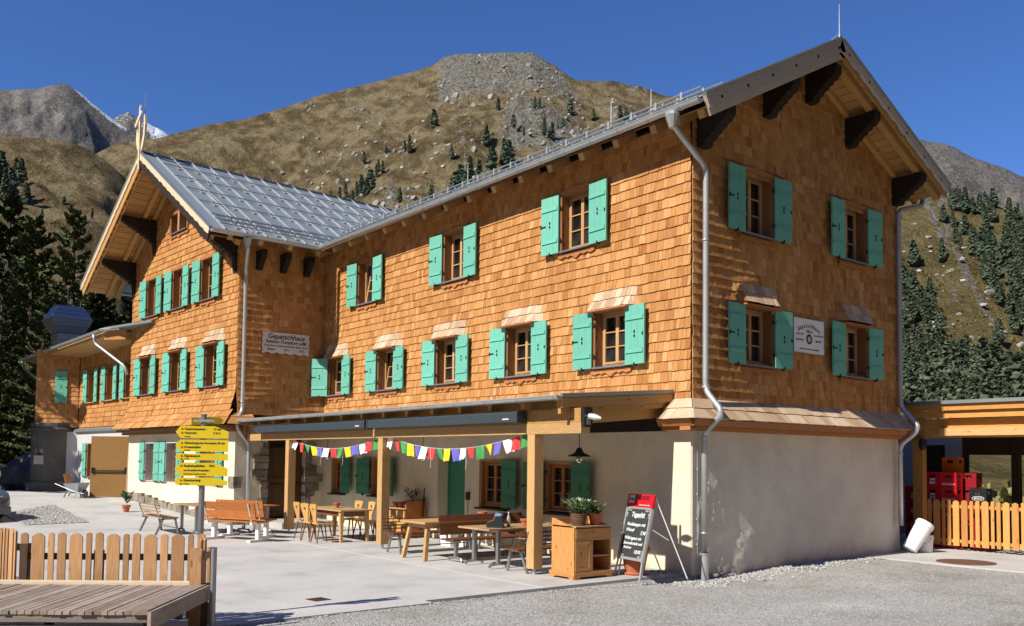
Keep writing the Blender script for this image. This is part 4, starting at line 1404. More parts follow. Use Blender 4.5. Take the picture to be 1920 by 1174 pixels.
# eaves: boarding and rafter tails
def eave(A, B, out, z, wid, n, zdrop=0.17):
    A, B, out = Vector(A), Vector(B), Vector(out)
    mb = MB()
    mb.hexa([A+Vector((0,0,z-zdrop-0.02)), B+Vector((0,0,z-zdrop-0.02)), B+out*wid+Vector((0,0,z-zdrop-0.02-wid*0.5)), A+out*wid+Vector((0,0,z-zdrop-0.02-wid*0.5)),
             A+Vector((0,0,z-zdrop)), B+Vector((0,0,z-zdrop)), B+out*wid+Vector((0,0,z-zdrop-wid*0.5)), A+out*wid+Vector((0,0,z-zdrop-wid*0.5))])
    mb.build("eave_board", "apron_wood", lodge)
    for i in range(n):
        p = A.lerp(B, (i+0.5)/n)
        mb = MB()
        mb.beam(p+Vector((0,0,z-zdrop-0.11)), p+out*(wid-0.03)+Vector((0,0,z-zdrop-0.11-wid*0.5)), 0.14, 0.15)
        mb.build("rafter", "window_pine", lodge)
eave((-14.5, 0.0, 0), (0.0, 0.0, 0), (0, -1, 0), 8.62, 0.54, 15)
eave(lp(0, VO-0.2, 0), lp(0.0, -2.6, 0), (1, 0, 0), 8.80, 0.85, 4)

# gutters and downpipes
def gutter(a, b, r=0.075, parent=lodge, name="gutter", m="zinc", straps=0.75):
    a, b = Vector(a), Vector(b)
    d = (b-a).normalized(); x = d.cross(Vector((0,0,1))).normalized()
    mb = MB(); n = 8
    L = (b-a).length
    for q0, q1 in ((a, b),):
        for j in range(n):
            t0, t1 = math.pi*j/n, math.pi*(j+1)/n
            def pt(q, t, rr): return q+x*math.cos(t)*rr-Vector((0,0,1))*math.sin(t)*rr
            mb.quad([pt(q0,t0,r), pt(q1,t0,r), pt(q1,t1,r), pt(q0,t1,r)])
            mb.quad([pt(q0,t0,r-.008), pt(q0,t1,r-.008), pt(q1,t1,r-.008), pt(q1,t0,r-.008)])
    for s in (1, -1): mb.tube([a+x*s*r, b+x*s*r], 0.011, 6)
    for q in (a, b): mb.quad([q+x*math.cos(math.pi*j/n)*r-Vector((0,0,1))*math.sin(math.pi*j/n)*r for j in range(n+1)])
    k = straps*0.6
    while k < L:
        q = a+d*k
        pts = [q+x*math.cos(math.pi*j/n)*(r+.006)-Vector((0,0,1))*math.sin(math.pi*j/n)*(r+.006) for j in range(n+1)]
        mb.tube(pts, 0.007, 4)
        k += straps
    return mb.build(name, m, parent, smooth=False)
def downpipe(pts, r=0.055, parent=lodge, m="zinc", clamps=()):
    mb = MB()
    P = [Vector(p) for p in pts]
    out = [P[0]]
    for i in range(1, len(P)-1):
        a, b, c = P[i-1], P[i], P[i+1]
        d1, d2 = (a-b), (c-b)
        k = min(0.14, d1.length*0.45, d2.length*0.45)
        d1.normalize(); d2.normalize()
        for t in (0.0, 0.33, 0.66, 1.0):
            p = (b+d1*k).lerp(b, t).lerp(b.lerp(b+d2*k, t), t)
            out.append(p)
    out.append(P[-1])
    mb.tube(out, r, 12)
    for c in clamps:
        mb.lathe([(r+.012, 0), (r+.012, 0.03)], c, 12)
    return mb.build("downpipe", m, parent, smooth=True)
GY, GZ = -0.69, 8.23
gutter((-13.62, GY, GZ-0.02), (XO-0.02, GY, GZ), 0.085)
gutter(lp(RS-0.09, VO+0.0, ER-0.06), Vector((-13.62, GY, GZ-0.02)), 0.085)
gutter(lp(LS+0.09, VO, ZL-0.06), lp(LS+0.09, -9, ZL-0.06), 0.085)
gutter((XO+0.05, FAR_Y+0.09, FAR_Z-0.05), (-6, FAR_Y+0.09, FAR_Z-0.05), 0.085)
mb = MB(); mb.lathe([(0.06, -0.22), (0.13, 0.0), (0.13, 0.05)], (0.14, GY, GZ-0.13), 10); mb.build("gutter_outlet", "zinc", lodge)
downpipe([(0.14, GY, GZ-0.3), (0.14, GY+0.03, 7.93), (0.16, 0.20, 7.35), (0.15, 0.20, 3.28), (0.52, 0.16, 2.92), (0.52, 0.16, 2.80), (0.11, 0.22, 2.52), (0.11, 0.22, 0.35)], clamps=[(0.15, 0.20, 6.0), (0.15, 0.20, 3.32), (0.11, 0.22, 2.42), (0.11, 0.22, 0.7)])
mb = MB(); mb.tube([(0.11, 0.22, 0.36), (0.11, 0.22, -0.3)], 0.075, 12); mb.lathe([(0.085, 0), (0.085, 0.03)], (0.11, 0.22, 0.33), 12); mb.build("pipe_foot", "zinc", lodge, smooth=False)
downpipe([(0.12, FAR_Y+0.09, FAR_Z-0.12), (0.12, FAR_Y+0.05, 8.15), (0.10, 7.14, 7.85), (0.10, 7.14, 3.28), (0.55, 7.05, 2.85), (0.5, 7.05, 2.7), (0.12, 7.06, 2.42), (0.12, 7.06, 0.6)], clamps=[(0.10, 7.14, 6.2), (0.10, 7.14, 3.3), (0.12, 7.06, 2.2)])
# small conduit beside the corner pipe
mb = MB(); mb.tube([(0.02, 0.13, 2.3), (0.025, 0.13, 0.1)], 0.008, 5)
for zz in (0.5, 0.95, 1.4, 1.85): mb.span((0.0, 0.115, zz), (0.04, 0.145, zz+0.03))
mb.build("lightning_wire", "zinc", lodge)
mb = MB(); mb.lathe([(0.06, -0.2), (0.12, 0.0), (0.12, 0.05)], lp(RS-0.09, 0.25, ER-0.2), 10); mb.build("gutter_outlet", "zinc", lodge)
downpipe([lp(RS-0.09, 0.25, ER-0.3), lp(RS-0.09, 0.23, ER-0.5), Vector((-14.43, -2.60, 7.35)), Vector((-14.43, -2.60, 3.30)), Vector((-14.22, -2.85, 3.0)), Vector((-14.2, -2.80, 2.75)), Vector((-14.42, -2.38, 2.35)), Vector((-14.42, -2.38, 0.0))], clamps=[(-14.43, -2.60, 3.55), (-14.42, -2.38, 2.2)])

# wall signs of the lodge
SR = (math.pi/2, 0, math.pi/2)          # text facing +X
ws = thing("wall_sign", "scalloped white sign with black gothic lettering on the shaded side wall above the entrance", "sign", (-14.50, -1.29, 5.37))
N = 40
poly = []
w2, h2 = 0.76, 0.31
for i in range(N+1): x = -w2+2*w2*i/N; poly.append((x, -h2+0.02*math.cos(x*22)))
for i in range(1, 13): z = -h2+2*h2*i/13; poly.append((w2-0.03*abs(math.sin(i*0.72)), z))
poly += [(w2, h2), (-w2, h2)]
for i in range(1, 13): z = h2-2*h2*i/13; poly.append((-w2+0.03*abs(math.sin(i*0.72)), z))
mb = MB(); mb.prism(poly, (0, 0, 0), (0, 1, 0), (0, 0, 1), 0.03, tone=0.5); mb.build("board", "sign_white", ws)
mb = MB(); mb.prism([(a*1.02, b*1.04) for a, b in poly], (-0.02, -0.01, 0), (0, 1, 0), (0, 0, 1), 0.018, tone=0.5); mb.build("backing", "ink_red", ws)
text("Gepatschhaus", 0.21, "ink", ws, (0.033, 0, 0.185), SR, shear=0.25)
text("Sektion Frankfurt a/M.", 0.145, "ink", ws, (0.033, 0.0, 0.03), SR, shear=0.2)
text("Deutscher u. Oesterreichischer Alpen Verein", 0.075, "ink", ws, (0.033, 0, -0.09), SR, shear=0.2)
text("Erbaut          1911.          1912.", 0.095, "ink", ws, (0.033, 0, -0.20), SR, shear=0.2)
ws = thing("wall_sign", "square white enamel sign with round alpine club emblem between the lower gable windows", "sign", (0.05, 3.57, 4.58))
mb = MB(); mb.span((0, -0.535, -0.35), (0.02, 0.535, 0.35), 0.5); mb.build("board", "white_board", ws)
mb = MB()
for a, b in (((0, -0.55, -0.365), (0.026, -0.536, 0.365)), ((0, 0.536, -0.365), (0.026, 0.55, 0.365)), ((0, -0.536, 0.351), (0.026, 0.536, 0.365)), ((0, -0.536, -0.365), (0.026, 0.536, -0.351))): mb.span(a, b, 0.5)
mb.build("frame", "steel", ws)
word = "Gepatschhaus"
for i, ch in enumerate(word):
    a = (i-(len(word)-1)/2)*0.082
    x, z = 1.0*math.sin(a)*0.46/0.43, 0.215-0.9*(1-math.cos(a))
    o = text(ch, 0.125, "ink", ws, (0.023, x*0.78, z), SR, width=0.8)
    o.rotation_euler = (Matrix.Rotation(math.pi/2, 3, 'Z') @ Matrix.Rotation(math.pi/2, 3, 'X') @ Matrix.Rotation(-a*0.9, 3, 'Z')).to_euler()
text("1928 m", 0.075, "ink", ws, (0.023, 0, 0.095), SR)
text("erbaut 1873", 0.05, "ink", ws, (0.023, -0.32, 0.03), SR)
text("generalsaniert", 0.05, "ink", ws, (0.023, -0.32, -0.085), SR)
text("erweitert 1912/1957", 0.042, "ink", ws, (0.023, 0.33, 0.03), SR)
text("2020-2022", 0.05, "ink", ws, (0.023, 0.33, -0.085), SR)
text("DAV SEKTION FRANKFURT AM MAIN", 0.04, "ink", ws, (0.023, 0, -0.27), SR)
mb = MB()
mb.prism([(0.105*math.cos(2*math.pi*k/28), 0.105*math.sin(2*math.pi*k/28)) for k in range(28)], (0.0205, 0, -0.06), (0,1,0), (0,0,1), 0.003, tone=0.5)
mb.mi = 1
for k in range(8):
    a = 2*math.pi*k/8+0.2
    mb.prism([(0, 0), (0.022*math.cos(a-0.5)+0.02*math.cos(a), 0.022*math.sin(a-0.5)+0.02*math.sin(a)), (0.078*math.cos(a), 0.078*math.sin(a)), (0.022*math.cos(a+0.5)+0.02*math.cos(a), 0.022*math.sin(a+0.5)+0.02*math.sin(a))], (0.0238, 0, -0.06), (0,1,0), (0,0,1), 0.002, tone=0.5)
mb.build("emblem", ("ink", "white_board"), ws)

# ------------------------------------------------------------------ annex on the far end
anx = thing("annex", "low shingled annex with flat metal roof and row of green shutters beyond the old gable", "building")
wm = MB()
wall_cells(wm, F_ANX, -16.0, -8.8, 2.95, 6.3, holes_anx, -0.01)
wall_cells(wm, F_ANC, -1.7, 0.0, 2.95, 6.2, [], -0.01)
wm.quad([F_ANC.p(-1.7, -0.2, -0.01), F_ANC.p(-1.7, 6.2, -0.01), F_ANC.p(-1.7, 6.2, -6), F_ANC.p(-1.7, -0.2, -6)])
wm.build("timber_wall", "carved_dark", anx)
cl = MB()
for pts, tone, c in shingle_field(F_ANX, -15.95, -8.8, 3.12, 6.2, holes_anx, fl_none)+shingle_field(F_ANC, -1.7, -0.03, 3.12, 6.2, [], fl_none): add_shingle(cl, pts, tone)
cl.build("shingle_cladding", "larch_shingle", anx, kind="stuff")
W_anx = window_proto(WIN_W, 1.3, 0.42, header=None, apron=False, sill="window_pine")
for u, z, h in ANX_W: place_window(W_anx, F_ANX, u, z, 0.02, parent=anx)
s_ = link("shutter", shutter_mesh(0.48, 1.35, 1), anx, F_ANC.p(-0.95, 4.15, 0.06)); s_.rotation_euler = (0, 0, F_ANC.rz)
pw = MB()
DOOR = (-10.55, -9.35, 0.2, 2.5)
AW = (-14.4, -11.9, 1.1, 2.45)
wall_cells(pw, F_ANX, -16.0, -8.8, -0.2, 2.95, [DOOR, AW], 0.04)
for h in (DOOR, AW):
    for (a, c, b, d) in ((h[0], h[2], h[0], h[3]), (h[1], h[3], h[1], h[2]), (h[0], h[3], h[1], h[3]), (h[1], h[2], h[0], h[2])):
        pw.quad([F_ANX.p(a, c, 0.04), F_ANX.p(b, d, 0.04), F_ANX.p(b, d, -0.4), F_ANX.p(a, c, -0.4)])
wall_cells(pw, F_ANC, -1.7, 0.0, -0.2, 2.95, [], 0.04)
pw.build("plaster_wall", "plaster_grey", anx)
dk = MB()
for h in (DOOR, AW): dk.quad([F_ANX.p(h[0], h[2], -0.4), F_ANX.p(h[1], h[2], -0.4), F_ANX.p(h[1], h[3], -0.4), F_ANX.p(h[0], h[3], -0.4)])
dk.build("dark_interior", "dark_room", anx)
mb = MB(); mb.hexa([F_ANX.p(-16.1, 2.93, 0.0), F_ANX.p(-8.8, 2.93, 0.0), F_ANX.p(-8.8, 2.93, 0.16), F_ANX.p(-16.1, 2.93, 0.16), F_ANX.p(-16.1, 3.10, 0.0), F_ANX.p(-8.8, 3.10, 0.0), F_ANX.p(-8.8, 3.03, 0.16), F_ANX.p(-16.1, 3.03, 0.16)])
mb.build("flashing", "zinc_dull", anx)
# window in the annex ground floor, with a shutter
r = window_proto(2.4, 1.3, 0.5, depth=0.2, cols=3, rows=2, header=None, apron=False, shutters=None, sill="sill_metal")
r.location = F_ANX.p(-13.15, 1.12, 0.04); r.rotation_euler = (0, 0, F_ANX.rz); r.parent = anx
s_ = link("shutter", shutter_mesh(0.5, 1.35, -1), anx, F_ANX.p(-14.45, 1.1, 0.1)); s_.rotation_euler = (0, 0, F_ANX.rz)
s_ = link("shutter", shutter_mesh(0.45, 1.35, 1), anx, F_ANX.p(-9.28, 1.15, 0.1)); s_.rotation_euler = (0, 0, F_ANX.rz)
# roof with deep soffit
rf = MB()
def ar(u, o, z): return F_ANX.p(u, z, o)
rf.hexa([ar(-20.5, 1.15, 6.28), ar(-9.4, 1.15, 6.52), ar(-9.4, -8, 6.9), ar(-20.5, -8, 6.9), ar(-20.5, 1.15, 6.36), ar(-9.4, 1.15, 6.60), ar(-9.4, -8, 7.0), ar(-20.5, -8, 7.0)])
rf.hexa([ar(-9.39, 1.15, 6.52), ar(-6.5, 0.5, 6.56), ar(-6.5, -8, 6.9), ar(-9.39, -8, 6.9), ar(-9.39, 1.15, 6.60), ar(-6.5, 0.5, 6.64), ar(-6.5, -8, 7.0), ar(-9.39, -8, 7.0)])
rf.build("roof", "roof_metal", anx)
mb = MB()
mb.hexa([ar(-20.4, 1.08, 6.15), ar(-9.5, 1.08, 6.30), ar(-9.0, -0.02, 6.15), ar(-20.4, -0.02, 6.05), ar(-20.4, 1.08, 6.27), ar(-9.5, 1.08, 6.50), ar(-9.0, -0.02, 6.5), ar(-20.4, -0.02, 6.26)])
mb.build("soffit", "window_pine", anx)
mb = MB()
for (z0, z1) in ((6.16, 6.33), (6.335, 6.52)):
    mb.hexa([ar(-9.48, 1.10, z0), ar(-8.7, 0.62, z0), ar(-8.7, 0.58, z0), ar(-9.48, 1.05, z0), ar(-9.48, 1.10, z1), ar(-8.7, 0.62, z1), ar(-8.7, 0.58, z1), ar(-9.48, 1.05, z1)])
mb.build("fascia", "pine_orange", anx)
gutter(ar(-20.6, 1.25, 6.26), ar(-9.4, 1.25, 6.50), 0.08, anx)
gutter(ar(-9.4, 1.25, 6.52), ar(-8.75, 0.8, 6.56), 0.08, anx)
downpipe([ar(-10.2, 1.25, 6.42), ar(-10.2, 1.22, 6.1), ar(-8.95, 0.52, 5.2), ar(-8.9, 0.45, 4.9)], 0.05, anx)
downpipe([ar(-20.3, 1.25, 6.2), ar(-20.3, 1.2, 5.9), ar(-19.0, 0.9, 5.3)], 0.05, anx)
for u in (-17, -15, -13, -11):
    pass
# metal ventilation chimney
vc = MB()
cx = F_ANX.p(-19.8, 0, -0.45)
vr = Matrix.Rotation(F_ANX.rz, 3, 'Z')
def ring(w, d, z): return [cx+vr @ Vector((sx*w/2, sy*d/2, 0))+Vector((0, 0, z)) for sx, sy in ((-1,-1),(1,-1),(1,1),(-1,1))]
zz = [6.3, 6.6, 6.9, 7.2, 7.5]
for a, b in zip(zz[:-1], zz[1:]): vc.hexa(ring(1.06, 1.06, a)+ring(1.06, 1.06, b-0.012))
prof = [(1.12, 7.51), (1.42, 7.80), (1.72, 8.14), (1.54, 8.36), (1.34, 8.54), (1.06, 8.78)]
for (wa, a), (wb, b) in zip(prof[:-1], prof[1:]): vc.hexa(ring(wa, wa, a)+ring(wb, wb, b-0.014))
vc.build("ventilation_hood", "zinc_dull", anx)
mb = MB(); mb.tube([cx+Vector((-0.1, 0, 8.7)), cx+Vector((-0.1, 0, 9.75))], 0.02, 5); mb.build("lightning_rod", "zinc", anx)
# round corner column, in deep shade
rc = MB()
cc = F_ANX.p(-16.9, 0, 0.75)
rc.lathe([(0.98, 0.3), (0.98, 0.78), (0.88, 0.86)], cc, 20)
rc.lathe([(0.82, 0.86), (0.82, 3.0)], cc, 20)
rc.lathe([(0.95, 3.0), (0.95, 3.06), (0.86, 3.10), (0.86, 3.3), (0.7, 3.31)], cc, 20)
rc.build("column", "column_grey", anx, smooth=False)
mb = MB(); p = cc+Vector((0.62, -0.60, 1.75)); mb.box(p, (0.30, 0.30, 0.36), Matrix.Rotation(R(45), 3, 'Z')); mb.build("letter_box", "step_stone", anx)
# open oak door leaf, hinged on the right of its opening
hg = F_ANX.p(-9.45, gz(-24, 0)+0.01, 0.06)
dv = Vector((-0.62, -0.78, 0)).normalized()*1.42
dn_ = Vector((0.78, -0.62, 0))
mb = MB()
mb.hexa([hg, hg+dv, hg+dv+dn_*0.06, hg+dn_*0.06]+[p+Vector((0,0,2.22)) for p in (hg, hg+dv, hg+dv+dn_*0.06, hg+dn_*0.06)], tone=0.5)
dr = mb.build("door", "oak_door", anx)
mb = MB()
mb.beam(hg+dv*0.06+dn_*0.12+Vector((0,0,0.95)), hg+dv*0.94+dn_*0.12+Vector((0,0,0.95)), 0.03, 0.05)
mb.box(hg+dv*0.07+dn_*0.09+Vector((0,0,0.97)), (0.08, 0.08, 0.2)); mb.box(hg+dv*0.93+dn_*0.09+Vector((0,0,0.97)), (0.08, 0.08, 0.2))
mb.build("handle", "iron_black", dr)

# ------------------------------------------------------------------ porch roof along the house
porch = thing("porch_roof", "long timber porch roof on three square pine posts along the sunny front", "porch")
PX0, PX1, PYF = -14.5, -0.42, -2.75
mb = MB()
mb.hexa([(PX0, PYF, 3.02), (PX1, PYF, 3.02), (PX1, -0.03, 3.24), (PX0, -0.03, 3.24), (PX0, PYF, 3.06), (PX1, PYF, 3.06), (PX1, -0.03, 3.28), (PX0, -0.03, 3.28)], tone=0.5)
mb.hexa([(PX1-0.02, PYF-0.02, 3.02), (PX1+0.03, PYF-0.02, 3.02), (PX1+0.03, -0.03, 3.24), (PX1-0.02, -0.03, 3.24), (PX1-0.02, PYF-0.02, 3.09), (PX1+0.03, PYF-0.02, 3.09), (PX1+0.03, -0.03, 3.31), (PX1-0.02, -0.03, 3.31)], tone=0.5)
mb.build("roof_sheet", "zinc_dull", porch)
def span_part(name, a, b, m, parent):
    q = MB(); q.span(a, b); return q.build(name, m, parent)
mb = MB(); mb.hexa([(PX1-0.06, PYF+0.02, 2.86), (PX1+0.01, PYF+0.02, 2.86), (PX1+0.01, -0.04, 3.08), (PX1-0.06, -0.04, 3.08), (PX1-0.06, PYF+0.02, 3.01), (PX1+0.01, PYF+0.02, 3.01), (PX1+0.01, -0.04, 3.23), (PX1-0.06, -0.04, 3.23)])
mb.build("fascia_board", "pine_soffit", porch)
mb = MB(); mb.hexa([(PX1-0.14, PYF+0.04, 2.76), (PX1-0.065, PYF+0.04, 2.76), (PX1-0.065, -0.04, 2.98), (PX1-0.14, -0.04, 2.98), (PX1-0.14, PYF+0.04, 3.0), (PX1-0.065, PYF+0.04, 3.0), (PX1-0.065, -0.04, 3.22), (PX1-0.14, -0.04, 3.22)])
mb.build("fascia_board", "pine_soffit", porch)
span_part("beam", (-14.4, -2.50, 2.44), (-0.22, -2.30, 2.62), "pine_pale", porch)
span_part("beam", (-14.4, -2.49, 2.623), (-0.24, -2.31, 2.86), "pine_soffit", porch)
mb = MB(); mb.hexa([(-0.80, -2.29, 2.60), (-0.62, -2.29, 2.60), (-0.62, -0.03, 2.80), (-0.80, -0.03, 2.80), (-0.80, -2.29, 2.84), (-0.62, -2.29, 2.84), (-0.62, -0.03, 3.04), (-0.80, -0.03, 3.04)])
mb.build("beam", "pine_soffit", porch)
for i in range(15):
    x = -14.1+i*0.96
    mb = MB(); mb.hexa([(x, PYF+0.1, 2.87), (x+0.1, PYF+0.1, 2.87), (x+0.1, -0.03, 3.08), (x, -0.03, 3.08), (x, PYF+0.1, 3.015), (x+0.1, PYF+0.1, 3.015), (x+0.1, -0.03, 3.225), (x, -0.03, 3.225)])
    mb.build("rafter", "pine_soffit", porch)
POSTX = (-11.55, -6.72, -1.50)
for x in POSTX:
    span_part("post", (x-0.10, -2.50, 0.10), (x+0.10, -2.30, 2.437), "pine_pale", porch)
    mb = MB(); mb.tube([(x, -2.40, 0.002), (x, -2.40, 0.1)], 0.03, 8); mb.span((x-0.06, -2.46, 0.0), (x+0.06, -2.34, 0.008)); mb.build("post_foot", "zinc", porch)
gutter((-14.35, PYF-0.085, 3.02), (PX1+0.04, PYF-0.085, 3.05), 0.07, porch, straps=0.95)
mb = MB(); mb.tube([(-14.3, PYF-0.085, 2.96), (-14.3, PYF-0.05, 2.88), (-14.21, -2.82, 2.78)], 0.045, 8); mb.build("downpipe", "zinc", porch)
# two closed awning cassettes hang in front of the beam
for k, (a, b) in enumerate(((-13.25, -7.05), (-6.95, -1.62))):
    t = thing("awning", ("longer" if k == 0 else "shorter")+" dark grey closed awning cassette under the porch gutter "+("towards the entrance" if k == 0 else "towards the house corner"), "awning", ((a+b)/2, -2.62, 2.74), group="awning cassettes under the porch gutter")
    L = b-a
    mb = MB()
    mb.prism([(-0.10, -0.085), (0.05, -0.10), (0.10, -0.08), (0.10, 0.09), (-0.08, 0.10), (-0.10, 0.07)], (-L/2+0.03, 0, 0), (0, 1, 0), (0, 0, 1), L-0.06, tone=0.5)
    mb.build("cassette", "awning_grey", t)
    for s in (-1, 1):
        mb = MB(); mb.span((s*L/2-0.03, -0.105, -0.105), (s*L/2+0.03 if s < 0 else s*L/2, 0.11, 0.11), 0.5); mb.build("end_cap", "roof_edge", t)
    mb = MB(); mb.span((L/2-0.42, -0.108, -0.045), (L/2-0.24, -0.103, -0.02), 0.5); mb.build("badge", "sign_white", t)
# beam-end floodlight
t = thing("wall_lamp", "black motion floodlight with silver head on the porch beam end", "lamp", (-0.20, -2.40, 2.70))
mb = MB(); mb.span((0, -0.09, -0.16), (0.05, 0.09, 0.17)); mb.build("housing", "iron_black", t)
mb = MB(); mb.tube([(0.05, 0, 0.02), (0.10, -0.01, 0.02), (0.2, 0.02, 0.0), (0.30, 0.05, -0.02)], [0.02, 0.05, 0.055, 0.02], 8); mb.build("head", "alu", t)
mb = MB(); mb.span((0.05, -0.04, -0.12), (0.058, 0.04, 0.0)); mb.build("sensor", "steel", t)
# enamel pendant lamps in the porch
def pendant(x, y, label):
    t = thing("pendant_lamp", label, "lamp", (x, y, 2.06), group="pendant lamps under the porch roof")
    mb = MB(); mb.tube([(0, 0, 0.16), (0, 0, 1.0)], 0.008, 5); mb.build("cord", "iron_black", t)
    mb = MB(); mb.lathe([(0.03, 0.17), (0.05, 0.15), (0.07, 0.10), (0.11, 0.06), (0.21, 0.02), (0.22, 0.0), (0.20, 0.005), (0.10, 0.04)], (0,0,0), 18); mb.build("shade", "iron_black", t, smooth=True)
    mb = MB(); mb.lathe([(0.045, 0.03), (0.06, -0.03), (0.055, -0.09), (0.02, -0.12)], (0,0,0), 12); mb.build("glass", "lamp_glass", t, smooth=True)
pendant(-1.72, -1.15, "black enamel pendant lamp beside the corner window, nearest the menu board")
pendant(-11.8, -1.2, "black enamel pendant lamp behind the short flag string near the entrance")
pendant(-7.0, -1.2, "black enamel pendant lamp above the sideboard, hidden behind the long flag string")
# ------------------------------------------------------------------ carport and fence on the east side
cp = thing("carport", "timber carport with flat roof and pale front beams behind the house", "carport")
Y0 = 8.42
def part(parent, name, m, *spans):
    mb = MB()
    for a, b in spans: mb.span(a, b)
    return mb.build(name, m, parent)
part(cp, "roof_edge", "zinc_dull", ((-0.5, Y0-0.25, 3.39), (9, Y0+5.2, 3.47)))
part(cp, "fascia_board", "fence_new", ((-0.45, Y0-0.18, 3.24), (9, Y0-0.14, 3.385)))
part(cp, "fascia_board", "fence_new", ((-0.42, Y0-0.10, 3.07), (9, Y0-0.06, 3.235)))
part(cp, "beam", "fence_new", ((-0.3, Y0+0.10, 2.62), (9, Y0+0.28, 3.06)))
part(cp, "beam", "pine_pale", ((0.36, Y0-0.02, 2.66), (9, Y0+0.095, 2.84)))
for i in range(14):
    x = 0.5+i*0.65
    part(cp, "rafter", "pine_soffit", ((x, Y0-0.05, 3.08), (x+0.1, Y0+5, 3.23)))
part(cp, "post", "fence_new", ((-0.30, Y0+0.0, 0.0), (-0.06, Y0+0.2, 2.62)))
part(cp, "post", "fence_new", ((4.6, Y0+0.0, 0.0), (4.82, Y0+0.2, 2.62)))
part(cp, "post", "rail_dark", ((0.50, 11.9, 0.0), (0.68, 12.1, 3.05)))
mb = MB()
WY = 12.0
for (a, b, c, d) in ((-3.2, -1.85, 0, 3.2), (-1.25, -0.78, 0, 3.2), (-1.85, -1.25, 2.52, 3.2)):
    mb.quad([(a, WY, c), (b, WY, c), (b, WY, d), (a, WY, d)])
mb.build("plaster_wall", "plaster_grey", cp)
part(cp, "door", "rail_dark", ((-1.85, WY+0.1, 0), (-1.25, WY+0.16, 2.52)))
part(cp, "boarding", "rail_dark", ((-0.78, WY, 2.25), (9, WY+0.06, 3.2)), ((-0.78, WY, 0), (-0.62, WY+0.06, 2.25)), ((3.6, WY, 0), (9, WY+0.06, 2.25)), ((-0.62, WY, 0), (3.6, WY+0.06, 0.9)))
for k in range(10):
    part(cp, "wall_board", "deck_grey", ((0.72, WY+0.9, 0.1+k*0.2), (2.4, WY+0.93, 0.285+k*0.2)))
t = thing("wall_lamp", "small black lamp under the carport beam beside the downpipe", "lamp", (0.02, Y0-0.14, 2.48))
mb = MB(); mb.lathe([(0.05, 0.12), (0.09, 0.06), (0.09, -0.08), (0.04, -0.16)], (0, 0, 0), 12); mb.build("housing", "iron_black", t)

def picket_mesh(w, h, th=0.022):
    mb = MB()
    poly = [(-w/2, 0), (w/2, 0), (w/2, h-w*0.26), (w*0.30, h-w*0.10), (w*0.12, h), (-w*0.12, h), (-w*0.30, h-w*0.10), (-w/2, h-w*0.26)]
    mb.prism(poly, (0, 0, 0), (1, 0, 0), (0, 0, 1), th)
    return mb
def fence(root, a, b, widths, gap, z0, h, m, rails=(0.22, 0.80), rail_m=None, front=1, hj=0.01):
    a, b = Vector(a), Vector(b)
    d = (b-a); L = d.length; d.normalize()
    rz = math.atan2(d.y, d.x)
    x = 0.02; i = 0
    while x < L-0.02:
        w = widths[i % len(widths)]
        mb = picket_mesh(w, h+random.uniform(-hj, hj))
        p = a+d*(x+w/2)
        o = mb.build("picket", m, root, (p.x, p.y, p.z+z0), rz)
        x += w+gap
        i += 1
    for rr in rails:
        mb = MB()
        n = Vector((-d.y, d.x, 0))*0.035*front
        mb.beam(a+n+Vector((0,0,z0+rr*h)), b+n+Vector((0,0,z0+rr*h)), 0.04, 0.075)
        mb.build("rail", rail_m or m, root)
fr_ = thing("picket_fence", "new orange larch picket fence in front of the drink crates under the carport", "fence")
fence(fr_, (-0.42, 8.7, 0), (4.6, 8.7, 0), (0.14, 0.075, 0.09, 0.15, 0.07, 0.085, 0.14), 0.052, 0.10, 1.06, "fence_new", rails=(0.10, 0.86), front=1)

